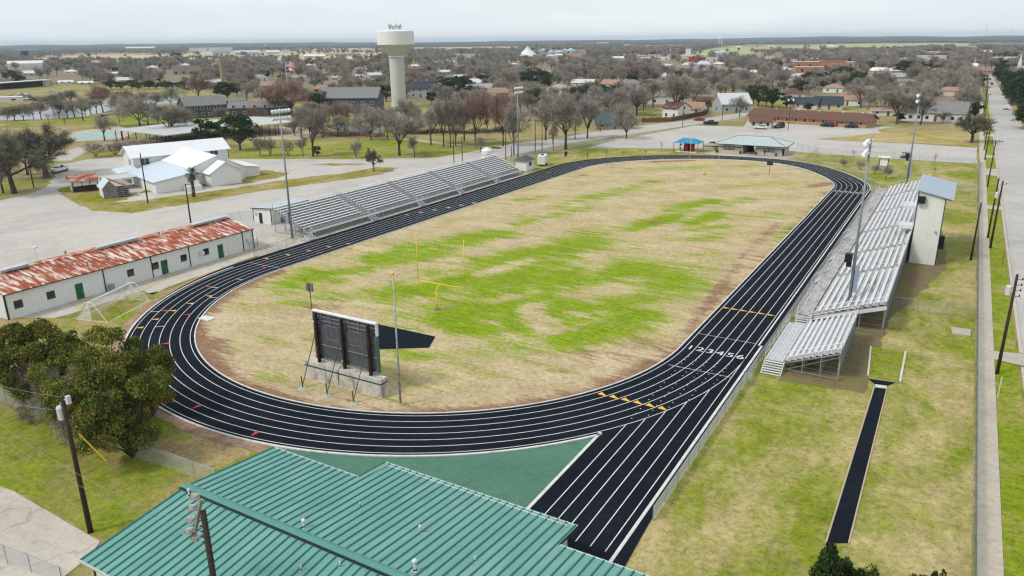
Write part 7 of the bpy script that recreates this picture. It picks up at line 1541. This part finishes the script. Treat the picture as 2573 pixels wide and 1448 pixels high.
# --- park and street trees the photograph shows one by one
big = [(36, 487, 325, 150, OAKD, 'bare dark oak at the far left edge, nearest of the left oaks'), (8, 486, 300, 120, BARE, 'tall bare tree cut by the left edge behind the oaks'), (118, 447, 308, 190, OAKD, 'broad dark oak above the white pickup at left'), (70, 440, 318, 120, BARE, 'bare tree between the two left oaks'), (242, 396, 350, 60, MULT, 'small bushy bare tree left of the dance hall'), (290, 391, 352, 55, MULT, 'small bare tree just beside the dance hall gable'),
    (263, 354, 284, 70, BARE, 'leaning bare tree in front of the swimming pool'), (84, 297, 258, 40, BARE, 'lone bare tree standing at the pond edge'), (37, 303, 262, 50, BARE, 'bare tree at the left end of the pond'), (20, 305, 266, 40, BARE, 'bare tree at the far left below the pond'), (171, 297, 250, 55, BARE, 'bare tree on the near pond bank, left of the bank row'), (209, 303, 240, 60, BARE, 'tallest bare tree of the pond bank row'), (229, 290, 240, 55, BARE, 'second tall bare tree of the pond bank row'), (215, 289, 236, 40, BARE, 'narrow bare tree behind the pond bank row'), (243, 284, 240, 40, BARE, 'bare tree right in the pond bank row'), (259, 281, 205, 70, BRED, 'rust brown bare tree at the right of the pond bank row'), (131, 271, 232, 45, BARE, 'bare tree on the far pond bank'), (149, 267, 226, 40, BARE, 'second bare tree on the far pond bank'), (180, 262, 222, 50, BARE, 'third bare tree on the far pond bank'), (122, 307, 282, 28, THIN, 'thin young tree on the lawn below the pond'), (164, 314, 291, 26, THIN, 'thin young tree right of the first on the pond lawn'),
    (352, 316, 236, 120, BARE, 'large spreading bare tree left behind the pavilion'), (372, 314, 246, 80, BARE, 'bare tree touching the large one behind the pavilion'), (398, 316, 256, 60, BARE, 'bare tree behind the middle of the pavilion roof'), (428, 349, 258, 110, BARE, 'thick trunked bare tree in front of the pavilion'), (468, 335, 262, 80, BRED, 'reddish bare tree right of the thick trunked tree'), (335, 372, 345, 120, MULT, 'low tangle of bare brush behind the dance hall'), (410, 365, 338, 100, MULT, 'second low bare thicket behind the dance hall'),
    (655, 393, 332, 34, MULT, 'first slim multi stemmed tree right of the evergreens'), (680, 392, 334, 42, MULT, 'second multi stemmed tree right of the evergreens'), (725, 393, 342, 40, MULT, 'multi stemmed tree left of the light pole'), (762, 394, 334, 36, BARE, 'small bare tree just right of the left light pole'), (787, 394, 262, 96, BARE, 'big bare tree with upright limbs right of the left light pole'), (895, 397, 344, 36, MULT, 'small rounded bare tree on the park lawn'), (940, 432, 368, 40, OAKD, 'small dark knotted tree on the grass strip by the lot'), (1004, 391, 258, 140, BARE, 'big forked bare tree below the water tower'), (1042, 396, 336, 40, BARE, 'small bare tree right of the forked tree'), (1207, 382, 338, 36, BARE, 'small bare tree behind the bleacher top'), (812, 345, 266, 66, BARE, 'bare tree on the path left of the creek'), (741, 342, 292, 50, BARE, 'bare tree beside the right pavilion'), (758, 348, 262, 80, BARE, 'grey bare tree behind the left light pole'), (781, 318, 250, 70, BARE, 'bare tree behind the creek at the pavilion end'),
    (850, 345, 282, 56, BARE, 'bare tree at the left end of the creek'), (866, 336, 246, 70, BRED, 'brownish bare tree on the creek bank'), (904, 343, 284, 50, BARE, 'leaning bare tree at the creek'), (932, 351, 260, 80, BARE, 'tall bare tree at the right end of the creek'), (956, 345, 264, 60, BARE, 'bare tree left below the tower'), (974, 350, 262, 60, BARE, 'bare tree with dark trunk left of the tower foot'), (1022, 333, 242, 80, BARE, 'tall bare tree right at the tower foot'), (1052, 338, 262, 60, BARE, 'bare tree right of the tower foot'), (1083, 364, 258, 80, BARE, 'tall bare tree above the picnic tables'), (1115, 370, 236, 70, BARE, 'tall slender bare tree right of the picnic tables'), (1132, 371, 232, 60, BARE, 'slender bare tree beside the tall one'), (1145, 366, 228, 80, BARE, 'spreading bare tree left of the reddish one'), (1167, 354, 240, 70, BARE, 'bare tree on the lawn behind the row'), (1194, 364, 214, 96, BRED, 'large reddish bare tree before the far light pole'), (1224, 336, 224, 70, BRED, 'second reddish bare tree left of the far light pole'),
    (1245, 320, 256, 40, BARE, 'thin bare tree on the green lawn at centre'), (1264, 368, 222, 80, BRED, 'third reddish bare tree beside the far light pole'), (1291, 390, 244, 80, BARE, 'bare tree directly behind the far light pole'), (1371, 353, 240, 80, BARE, 'bare tree behind the dark poles'), (1388, 363, 300, 30, BARE, 'slim bare tree beside the great tree'), (1422, 376, 232, 140, BARE, 'great bare tree on the road bend at centre'), (1445, 350, 266, 50, BARE, 'bare tree right behind the great tree'), (1476, 347, 222, 80, BPAL, 'pale barked bare tree right of the great tree'), (1574, 350, 250, 84, BARE, 'bare tree before the stone house'), (1698, 297, 172, 120, BARE, 'tall bare tree beside the white cottage'), (1640, 270, 190, 90, BARE, 'bare tree left above the cottage'), (1740, 270, 190, 80, BARE, 'bare tree above the tan roofed house'), (1535, 305, 215, 110, BARE, 'wide bare tree above the stone house'), (1600, 290, 215, 90, BARE, 'bare tree right above the stone house'), (1858, 295, 236, 50, BARE, 'bare tree in front of the pale bungalow'),
    (2253, 312, 214, 96, BARE, 'bare tree at the left front of the long white house'), (2283, 302, 226, 80, BARE, 'bare tree beside the porch of the long white house'), (2313, 314, 228, 84, BARE, 'forked bare tree in front of the long white house'), (2367, 309, 276, 40, BARE, 'small bare tree at the right front of the long white house'), (2441, 359, 278, 92, OAKD, 'broad olive grey oak by the sidewalk corner'), (2210, 290, 205, 100, BARE, 'bare tree behind the tin roofed outbuilding'), (2420, 290, 215, 90, BARE, 'bare tree right of the long white house'), (2162, 270, 200, 90, BARE, 'bare tree right of the tan hip roof'), (1925, 268, 215, 50, BPAL, 'pale leaning bare tree among the dark evergreens'),
    (2119, 421, 396, 22, MULT, 'first crape myrtle from the left inside the far fence'), (2161, 428, 400, 30, MULT, 'second crape myrtle with yellow leaves'), (2198, 439, 408, 26, MULT, 'third crape myrtle left of the notice board'), (2225, 449, 412, 32, MULT, 'fourth crape myrtle in front of the notice board'), (2347, 419, 380, 12, THIN, 'thin sapling in the grass beyond the press box'), (2347, 443, 414, 12, THIN, 'shorter thin sapling beyond the press box'), (2143, 398, 374, 12, THIN, 'young sapling by the parking lot fence'), (1476, 402, 376, 16, THIN, 'sapling left of the gate behind the far bend'), (1523, 397, 368, 14, THIN, 'second sapling behind the far bend'), (1566, 391, 378, 14, THIN, 'small bare shrub behind the far bend'), (1622, 389, 376, 14, THIN, 'small bare shrub left of the blue canopy'), (1661, 383, 352, 10, THIN, 'thin sapling close to the blue canopy')]
for i_, (px_, py_) in enumerate(((60, 303), (104, 300), (150, 299), (188, 296), (300, 286), (330, 282), (356, 280), (392, 276), (430, 268), (318, 268))): big.append((px_, py_, py_-44-(i_*7) % 15, 46, BARE, ('first small bare tree along the near pond bank', 'second small bare tree along the near pond bank', 'third small bare tree along the near pond bank', 'fourth small bare tree along the near pond bank', 'bare tree at the narrow middle of the pond', 'second bare tree at the narrow middle of the pond', 'bare tree on the lawn above the pavilion roof', 'bare tree left of the slate apartments by the water', 'bare tree nearest the slate apartments by the water', 'slim bare tree standing in the reeds of the pond')[i_]))
big += [(828, 304, 252, 60, BARE, 'bare tree at the left front of the largest apartment block'), (872, 308, 250, 64, BARE, 'bare tree in front of the middle of the largest apartment block'), (918, 306, 256, 58, BARE, 'bare tree in front of the right half of the largest apartment block'), (560, 306, 268, 46, BARE, 'small bare tree before the middle apartments'), (640, 312, 262, 60, BRED, 'brownish bare tree before the right slate apartments')]
for px, py, tp, w_, lst, lb_ in big: tree(px, py, tp, lst, lb_, w_)
ever = [(604, 377, 288, 104, 'large round evergreen oak behind the dance hall', 0), (524, 371, 298, 74, 'smaller evergreen oak left of the large one', 1), (262, 312, 287, 34, 'small evergreen tree on the pond lawn', 1), (1422, 397, 380, 13, 'little clipped evergreen beside the great bare tree trunk', 1), (798, 395, 366, 22, 'small green bush on the park lawn', 1), (1155, 246, 190, 84, 'dark evergreen right of the water tower houses', 0), (1120, 240, 200, 50, 'dark evergreen behind the white box building', 1), (1905, 268, 215, 64, 'dark evergreen left above the motel', 0), (1940, 272, 222, 60, 'dark evergreen right above the motel end', 1), (1893, 262, 212, 40, 'pointed dark evergreen by the bungalow', 1), (1975, 274, 240, 34, 'dark evergreen shrub by the slate roofed house', 1), (2030, 280, 258, 30, 'dark bush before the cream gable', 1), (2260, 306, 284, 36, 'dark bush beside the long white house porch', 1), (1963, 321, 306, 18, 'dark clipped bush at the corner of the cream office', 1), (572, 250, 205, 60, 'dark evergreen clump left above the apartments', 0), (800, 286, 228, 74, 'olive green tree left of the big apartment roof', 2), (2448, 300, 256, 44, 'dark evergreen on the sidewalk beyond the oak', 1), (2541, 256, 180, 70, 'dark evergreen along the right of the street', 0), (2560, 290, 192, 84, 'large dark evergreen on the right edge of the street', 0), (2588, 326, 262, 80, 'nearest dark evergreen cut by the right edge', 1), (2523, 236, 176, 50, 'dark evergreen farther up the right of the street', 1), (2515, 216, 172, 44, 'far dark evergreen on the right of the street', 0), (2508, 204, 170, 36, 'farthest dark evergreen on the right of the street', 1), (2575, 240, 170, 80, 'dark evergreen behind the right street row', 2), (2040, 222, 180, 60, 'dark evergreen in the woods above the motel', 0), (2120, 216, 168, 80, 'tall dark evergreen right of the school', 2), (2155, 226, 180, 50, 'dark evergreen right of the tall one', 1), (2280, 188, 152, 70, 'dark evergreen group crown before the red bays', 0), (2320, 190, 160, 50, 'dark evergreen right of the red bays', 1), (1340, 216, 172, 90, 'wide evergreen crown in the woods at centre', 2), (1380, 222, 185, 60, 'dark evergreen right in the central woods', 0), (1480, 205, 168, 60, 'evergreen in the woods above the pale barked tree', 1), (1770, 205, 182, 30, 'evergreen among the houses before the town', 1), (65, 152, 128, 24, 'dark round evergreen standing on the left field', 0), (445, 152, 132, 34, 'dark round evergreen below the long factory', 0), (225, 145, 134, 12, 'little dark tree on the straw field', 1), (50, 218, 188, 34, 'dark evergreen behind the open boat shed', 0)]
for px, py, tp, w_, lb_, k in ever: tree(px, py, tp, EVG, lb_, w_, 'evergreen_tree', k=k)
for i in range(9):
    px = 280+i*22+(i*13) % 9; tree(px, 226-(i % 3), 200+(i*5) % 9, EVG, 'dark evergreen in the row along the road beyond the pond', 34, 'evergreen_tree', group='evergreens along the road beyond the pond')
tree(735, 292, 196, BRED, 'huge rust brown bare tree under the flags', 120); tree(692, 290, 205, BRED, 'rust brown bare tree left of the flags', 90); tree(500, 250, 190, BRED, 'reddish bare tree beyond the apartments at left', 80); tree(1600, 215, 158, BRED, 'dark red bare tree in the woods left of the grey house', 90)
# --- the cedars at the lower left, with grey dead limbs
CED = [leafy_proto(101+i, m_ced, H=h_, Wd=w_, clumps=cl, per=150, size=.21, base=.0, gap=.3, trunk=.22, lobes=22, lr=.17) for i, (h_, w_, cl) in enumerate(((6.5, 7.2, 270), (6.0, 6.6, 240)))]
DEAD = [bare_proto(111+i, m_dead, per=7, H=5.5, spread=.95, fork=.12, nl=8, trunk=.10, ln=.9, w=.022, droop=.3, upw=0) for i in range(2)]
ced = [(262, 1110, 945, 150, 1, 'low cedar filling the front middle of the clump'), (170, 1050, 880, 150, 0, 'cedar in the middle of the clump behind the dead limbs'), (335, 1150, 905, 225, 0, 'nearest cedar on the right of the lower left clump'), (385, 1045, 850, 140, 1, 'cedar overhanging the bend at the right of the clump'), (285, 1040, 822, 190, 0, 'cedar at the back of the clump'), (130, 1010, 795, 190, 1, 'cedar at the left of the clump by the white shed'), (60, 1000, 812, 140, 0, 'cedar on the left edge of the clump'), (205, 1090, 905, 150, 1, 'low cedar at the front left of the clump'), (-20, 960, 800, 110, 0, 'cedar cut by the left edge of the photo')]
for px, py, tp, w_, k, lb_ in ced: tree(px, py, tp, CED, lb_, w_, 'cedar_tree', k=k)
for px, py, tp, w_, lb_ in ((235, 1085, 895, 190, 'tangle of grey dead limbs at the front of the cedars'), (160, 1068, 905, 150, 'grey dead branches left among the cedars'), (95, 1045, 895, 130, 'grey dead branches by the fence at left')): tree(px, py, tp, DEAD, lb_, w_, 'dead_tree')
JUN = [leafy_proto(121, m_shrub, H=5, Wd=3.6, clumps=170, per=100, size=.2, base=.04, shape='cone', trunk=.12, gap=.9), leafy_proto(122, m_shrub, H=4.2, Wd=5.2, clumps=260, per=100, size=.22, base=.05, trunk=.14, gap=.3, lobes=24, lr=.22)]
tree(2052, 1620, 1366, JUN, 'pointed dark green juniper at the bottom right of the photo', 140, 'juniper', k=0); tree(2118, 1600, 1396, JUN, 'rounded dark green bush beside the pointed juniper', 165, 'bush', cat='bush', k=1); tree(2325, 1580, 1402, JUN, 'low dark bush at the bottom edge near the right fence', 95, 'bush', cat='bush', k=1)
# --- palm
def palm(px, py, top, label, r=.3):
    P = at(px, py); h = hgt(P, top); t = thing('palm_tree', label, 'palm', P); mb = MB(); ht = h*.62; pts = [P, P+Vector((.15, 0, ht*.35)), P+Vector((.05, .05, ht*.7)), P+Vector((.25, 0, ht))]
    for a, b, ra, rb in zip(pts[:-1], pts[1:], (.42, .33, .34), (.33, .34, .42)): mb.tube(a, b, ra*r/.3, rb*r/.3, 9)
    part('trunk', mb, M('palm_trunk', (.085, .07, .058), .95, var=.35, vs=5), t, smooth=True)
    C = pts[-1]; rn = random.Random(5); R = h*.27
    for nm, n, lo, hi, mat_ in (('crown', 46, -.15, 1.2, leaf_mat('palm_green', ((.012, .03, .010), (.03, .055, .015), (.06, .085, .03)))), ('skirt', 26, -1.2, -.5, leaf_mat('palm_skirt', ((.10, .075, .03), (.17, .125, .05), (.25, .19, .08))))):
        V = []; Fc = []
        for i in range(n):
            a = rn.uniform(0, 2*PI); e = rn.uniform(lo, hi); d = Vector((math.cos(a)*math.cos(e), math.sin(a)*math.cos(e), math.sin(e))); s = d.cross(Vector((0, 0, 1))).normalized(); L = R*rn.uniform(.75, 1.1)*(1 if nm == 'crown' else .75); m_ = C+d*L*.55
            for j in range(9):
                f = (j-4)/4*1.15; q = (d*math.cos(f)+s*math.sin(f)).normalized(); tip = m_+q*L*.48+Vector((0, 0, -.18*L*abs(f)-.1*L)); w_ = s*.05*L; o = len(V); V += [tuple(m_-w_*.5), tuple(m_+w_*.5), tuple((m_+tip)/2+w_*.8), tuple(tip)]; Fc.append((o, o+1, o+2, o+3))
            o = len(V); V += [tuple(C-s*.04), tuple(C+s*.04), tuple(m_+s*.04), tuple(m_-s*.04)]; Fc.append((o, o+1, o+2, o+3))
        me = tri_mesh(nm, np.array(V)-np.array(P), np.array(Fc), [mat_]); o = bpy.data.objects.new(nm, me); COL.objects.link(o); o.parent = t
palm(487, 495, 405, 'fan palm with a shaggy skirt in front of the dance hall'); palm(1806, 272, 228, 'pale green fan palm left of the white metal roofed bungalow')
# --- woods: the nearest as single trees, the far ones as one mass
def inside(x, y, poly):
    c = False; n = len(poly)
    for i in range(n):
        (x0, y0), (x1, y1) = poly[i], poly[i-1]
        if (y0 > y) != (y1 > y) and x < (x1-x0)*(y-y0)/(y1-y0)+x0: c = not c
    return c
BND = [(-300, 205), (0, 205), (60, 200), (140, 208), (260, 216), (300, 218), (450, 222), (520, 246), (700, 266), (800, 266), (960, 258), (1050, 262), (1250, 284), (1330, 300), (1480, 306), (1600, 286), (1650, 276), (1800, 254), (1990, 240), (2200, 254), (2260, 266), (2440, 270), (2466, 250), (2470, 180), (2500, 178), (2508, 205), (2573, 330), (2900, 500)]
def bnd(x):
    for (a, ya), (b, yb) in zip(BND[:-1], BND[1:]):
        if a <= x <= b: return ya+(yb-ya)*(x-a)/(b-a)
    return 200
CLR = [[(50, 152), (170, 140), (300, 137), (470, 139), (500, 150), (360, 157), (200, 155), (100, 160)], [(430, 140), (480, 119), (780, 119), (960, 121), (960, 147), (760, 152), (620, 150), (500, 150)], [(1040, 116), (1300, 118), (1300, 129), (1040, 130)], [(1690, 141), (1800, 121), (2000, 114), (2300, 106), (2440, 110), (2420, 122), (2200, 129), (2000, 133), (1900, 133), (1760, 141)], [(1560, 140), (2000, 138), (2000, 152), (1560, 152)], [(2474, 178), (2508, 178), (2560, 330), (2474, 330)], [(1350, 128), (1470, 128), (1470, 150), (1350, 150)], [(1500, 104), (1700, 104), (1690, 118), (1500, 118)]]
LOW = {1: .3, 4: .25, 0: .06}
rh = random.Random(5); WH = []
wz = lambda x: 'beyond the pond at left' if x < 480 else 'between the flags and the water tower' if x < 960 else 'right of the water tower' if x < 1480 else 'behind the cottages' if x < 1900 else 'behind the motel and long white house'
while len(WH) < 46:
    x, y_ = rh.uniform(20, 2440), rh.uniform(152, 246)
    if y_ > bnd(x)-6 or any(inside(x, y_, p) for p in CLR) or any(abs(x-a[0]) < 46 and abs(y_-a[1]) < 13 for a in WH) or any(a-20 < x < b+20 and abs(y_-yb) < 14 for a, b, yb, *_ in B_) or any(abs(x-q[0]) < q[2]+24 and abs(y_-q[1]) < 24 for q in ((1003, 240, 40), (875, 260, 90), (1057, 240, 40), (1660, 250, 40))): continue
    WH.append((x, y_)); d_ = (at(x, y_)-CAM).dot(FW); k_ = F/d_; rm_ = rh.choice((m_tin, m_tin, m_shp, m_shg, m_sht)); nm_ = {m_tin: 'white roofed', m_shp: 'pale grey roofed', m_shg: 'grey roofed', m_sht: 'tan roofed'}[rm_]
    fhouse(x, y_, rh.uniform(11, 17)*k_, y_-rh.uniform(4.2, 5.6)*k_, rh.uniform(-40, 40), nm_+' house showing among the woods '+wz(x), rh.choice((m_wbox, m_yelh, m_grey)), rm_, rh.choice(('gable', 'hip')), depth=9, hwf=.6, nwin=2, gwin=1, group=None) if False else house('house', nm_+' house showing among the woods '+wz(x), at(x, y_), facing(x, y_, rad(rh.uniform(-40, 40))), rh.uniform(11, 17), 9, 2.9, rh.uniform(4.6, 5.6), rh.choice((m_wbox, m_yelh, m_grey)), rm_, rh.choice(('gable', 'hip')), nwin=2).__setitem__('group', nm_+' houses among the woods '+wz(x))
rn = random.Random(99); pts = []
y = 108.5
while y < 330:
    dist = CH*F/(y-100.2); wpx = 9.0*F/dist
    x = -120+rn.random()*wpx
    while x < 2700:
        yy = y+rn.uniform(-.5, .5)*max(.6, wpx*.16); lim = bnd(x); ok = yy < lim; dens = .97 if yy > 130 else .8
        for ci, poly in enumerate(CLR):
            if inside(x, yy, poly) and rn.random() > LOW.get(ci, .03): ok = False
        n_ = mnoise.noise(Vector((x*.012, yy*.09, 1.7)))
        if ok and yy < 122 and n_ < .05: ok = False
        if ok and yy >= 122 and n_ < -.38: ok = False
        if ok:
            hpx = 9.5*F/dist
            for a, b, yb, yt, *_r in B_:
                if a-wpx*.45 < x < b+wpx*.45 and yb-3 < yy < yb+hpx*.75 and rn.random() < .93: ok = False; break
        if ok and rn.random() < dens: pts.append((x, yy, n_))
        x += wpx*rn.uniform(.55, 1.05)
    y += max(.55, wpx*.16)
HP = [(1850, 284, 45), (1683, 299, 30), (1545, 326, 55), (1738, 288, 26), (1770, 268, 24), (1660, 262, 34), (2020, 275, 36), (2082, 276, 36), (2128, 266, 46), (1996, 250, 28), (2217, 292, 30), (2338, 306, 80), (1057, 246, 32), (1112, 236, 16), (1255, 250, 28), (1400, 240, 32), (1378, 195, 22), (1225, 262, 24), (1440, 300, 22), (875, 284, 80), (520, 296, 50), (655, 292, 78), (1003, 262, 24)]
pts = [p for p in pts if not any(abs(p[0]-hx) < hw_ and hy-12 < p[1] < hy+16 for hx, hy, hw_ in HP)]
pts = [p for p in pts if not any(abs(p[0]-hx) < 8.5*F/(at(hx, hy)-CAM).dot(FW) and hy-4*F/(at(hx, hy)-CAM).dot(FW)*.3 < p[1] < hy+6.5*F/(at(hx, hy)-CAM).dot(FW) for hx, hy in WH)]
pts.sort(key=lambda p: -p[1])
zone = lambda x: 'beyond the pond at left' if x < 480 else 'between the flags and the water tower' if x < 960 else 'right of the water tower' if x < 1480 else 'behind the cottages' if x < 1900 else 'behind the motel and long white house' if x < 2490 else 'right of the street'
def wkind(x, n_, r): return 'ever' if (r < .07 or (n_ > .30 and r < .45) or (x > 2495 and r < .6)) else 'red' if r > .95 else 'pale' if r > .86 else 'bare'
NW = 270
for x, y_, n_ in pts[:NW]:
    r = rn.random(); kd = wkind(x, n_, r); lst, nm, ad = {'ever': (EVG, 'evergreen_tree', 'dark evergreen'), 'red': (BRED, 'bare_tree', 'reddish bare tree'), 'pale': (BPAL, 'bare_tree', 'pale barked bare tree'), 'bare': (BARE, 'bare_tree', 'grey bare tree')}[kd]
    g_ = ad+' in the woods '+zone(x); P = at(x, y_)
    t = tree(0, 0, 0, lst, g_, None, nm, group=ad+'s in the woods '+zone(x), P=P, H=rn.uniform(7.5, 11.5)*(.8 if kd == 'ever' else 1), parts_=False)
SRC = {}
for k, lst in (('bare', BARE[:3]), ('red', BRED[:1]), ('pale', BPAL), ('ever', EVG[:2])):
    SRC[k] = lst
def mass(name, pts3, protos, label, cat):
    """one object: instanced trees with a stored turn and size each"""
    me = bpy.data.meshes.new(name); me.from_pydata([p[:3] for p in pts3], [], [])
    o = bpy.data.objects.new(name, me); COL.objects.link(o)
    for an, col in (('turn', 3), ('size', 4)): a = me.attributes.new(an, 'FLOAT', 'POINT'); a.data.foreach_set('value', [p[col] for p in pts3])
    a = me.attributes.new('pick', 'INT', 'POINT'); a.data.foreach_set('value', [i % len(protos) for i in range(len(pts3))])
    ng = bpy.data.node_groups.new(name, 'GeometryNodeTree'); ng.interface.new_socket('Geometry', in_out='INPUT', socket_type='NodeSocketGeometry'); ng.interface.new_socket('Geometry', in_out='OUTPUT', socket_type='NodeSocketGeometry')
    nn = ng.nodes; gi, go = nn.new('NodeGroupInput'), nn.new('NodeGroupOutput'); ip = nn.new('GeometryNodeInstanceOnPoints'); ip.inputs['Pick Instance'].default_value = True
    jn = nn.new('GeometryNodeJoinGeometry')
    for src in protos:
        oi = nn.new('GeometryNodeObjectInfo'); oi.inputs['Object'].default_value = src; oi.inputs['As Instance'].default_value = True; oi.transform_space = 'ORIGINAL'; ng.links.new(oi.outputs['Geometry'], jn.inputs[0])
    def att(nm, ty): n = nn.new('GeometryNodeInputNamedAttribute'); n.data_type = ty; n.inputs['Name'].default_value = nm; return n.outputs['Attribute']
    ng.links.new(gi.outputs[0], ip.inputs['Points']); ng.links.new(jn.outputs[0], ip.inputs['Instance']); ng.links.new(att('pick', 'INT'), ip.inputs['Instance Index'])
    cx = nn.new('ShaderNodeCombineXYZ'); ng.links.new(att('turn', 'FLOAT'), cx.inputs[2]); er = nn.new('FunctionNodeEulerToRotation'); ng.links.new(cx.outputs[0], er.inputs[0]); ng.links.new(er.outputs[0], ip.inputs['Rotation']); ng.links.new(att('size', 'FLOAT'), ip.inputs['Scale'])
    ng.links.new(ip.outputs[0], go.inputs[0]); md = o.modifiers.new('trees', 'NODES'); md.node_group = ng
    return tag(o, label, cat, kind='stuff')
def first_obj(me):
    for o in COL.objects:
        if o.type == 'MESH' and o.data == me: return o
    o = bpy.data.objects.new('bare_tree', me); COL.objects.link(o); o.location = at(1300+rn.uniform(-400, 600), 190+rn.uniform(0, 30)); return tag(o, 'grey bare tree in the woods right of the water tower', 'tree', 'grey bare trees in the woods right of the water tower')
bins = {k: [] for k in SRC}
for x, y_, n_ in pts[NW:]:
    P = at(x, y_); r = rn.random(); kd = wkind(x, n_, r); d_ = (P-CAM).length
    s = rn.uniform(.8, 1.2)*(1 if d_ < 2000 else 1.15)*(.85 if kd == 'ever' else .95)
    bins[kd].append((P.x, P.y, 0, rn.uniform(0, 6.28), s))
for k, l_, c_ in (('bare', 'far grey mass of bare woods across the plain', 'woods'), ('red', 'scattered reddish trees through the far woods', 'woods'), ('pale', 'scattered pale trees through the far woods', 'woods'), ('ever', 'dark evergreens scattered through the far woods', 'woods')):
    if bins[k]: mass({'bare': 'bare_woods', 'red': 'reddish_woods', 'pale': 'pale_woods', 'ever': 'evergreen_woods'}[k], bins[k], [first_obj(q['all']) for q in SRC[k]], l_, c_)
print('woods', len(pts), {k: len(v) for k, v in bins.items()}, 'placed', tcount)
# brush on the creek and pond banks
def brush(label, line, n, hmax, mat_, seed, name='bank_brush'):
    rn2 = np.random.default_rng(seed); L = [at(*p) for p in line]; V = []; k = 0
    f = rn2.uniform(0, len(L)-1.001, n); i = f.astype(int); q = f-i; A_ = np.array([(*p,) for p in L]); B2 = A_[i]*(1-q[:, None])+A_[i+1]*q[:, None]
    B2[:, :2] += rn2.normal(0, 1.3, (n, 2)); B2[:, 2] = hmax*rn2.uniform(0, 1, n)**1.3*(.6+.4*np.sin(f*9))
    d = rn2.normal(0, 1, (n, 3)); d[:, 2] = abs(d[:, 2]); d /= np.linalg.norm(d, axis=1)[:, None]; s = np.cross(d, rn2.normal(0, 1, (n, 3))); s /= np.linalg.norm(s, axis=1)[:, None]; w_ = rn2.uniform(.05, .16, n)[:, None]; Ln = rn2.uniform(.4, 1.0, n)[:, None]
    V = np.empty((n, 4, 3)); V[:, 0] = B2-s*w_; V[:, 1] = B2+s*w_; V[:, 2] = B2+d*Ln+s*w_*.4; V[:, 3] = B2+d*Ln-s*w_*.4
    me = tri_mesh(name, V.reshape(-1, 3), np.arange(n*4).reshape(n, 4), [mat_]); o = bpy.data.objects.new(name, me); COL.objects.link(o); return tag(o, label, 'brush', kind='stuff')
brush('rusty brown brush on the near creek bank', [(820, 338), (860, 342), (905, 341), (960, 346)], 2600, 1.5, m_twr, 1); brush('dark brush along the far creek banks', [(1020, 338), (1100, 334), (1180, 336), (1260, 330), (1300, 330)], 3000, 1.8, m_trk, 2); brush('orange brown reeds at the left end of the pond', [(0, 282), (40, 276), (80, 268), (100, 264)], 2500, 2.2, leaf_mat('reeds', ((.20, .11, .05), (.28, .16, .08), (.34, .22, .12))), 3); brush('dark hedge on the bank under the yard', [(52, 244), (80, 252), (110, 256), (150, 250), (176, 240)], 2800, 2.5, m_trk, 4); brush('tan scrub along the far pond bank', [(100, 264), (180, 258), (260, 246), (370, 236), (470, 233)], 2000, 1.2, m_oliv, 5)
# ================================================================== far land: low blue ridges
mb = MB(); rn3 = random.Random(3)
for dist, hmx, seed in ((5200, 13, 1), (7800, 40, 2), (10300, 68, 3)):
    vs = []; n = 160
    for i in range(n+1):
        a = -YAW+math.radians(-42+84*i/n); dx, dy = math.sin(a), math.cos(a)
        h = max(1, hmx*(.5+.3*mnoise.noise(Vector((i*.05, seed*5.1, 0)))+.12*mnoise.noise(Vector((i*.21, seed*2.3, 4)))))
        for rr, hh in ((dist*.86, -1), (dist, h), (dist*1.1, h*.8), (dist*1.2, -1)): vs.append((CX+dx*rr, CY+dy*rr, hh))
    fs = []
    for i in range(n):
        for j in range(3): fs.append((4*i+j, 4*i+j+1, 4*i+j+5, 4*i+j+4))
    mb.add(vs, fs)
structure('hills', mb, M('wooded_hills', (.055, .065, .05), 1, var=.35, vs=.004, spec=0), smooth=True)
# ================================================================== the air
m = bpy.data.materials.new('haze'); m.use_nodes = True; nt = m.node_tree; nt.nodes.remove(nt.nodes['Principled BSDF'])
vp = nt.nodes.new('ShaderNodeVolumePrincipled'); vp.inputs['Color'].default_value = (.74, .87, 1.0, 1); vp.inputs['Density'].default_value = 8.5e-5; vp.inputs['Anisotropy'].default_value = .2
nt.links.new(vp.outputs[0], nt.nodes['Material Output'].inputs['Volume'])
mb = MB(); mb.box(-13000, 13000, -2400, 13200, -1.5, 76)
o = solo('haze', mb, m, 'pale blue air that fades the far plain', 'haze', kind='stuff')
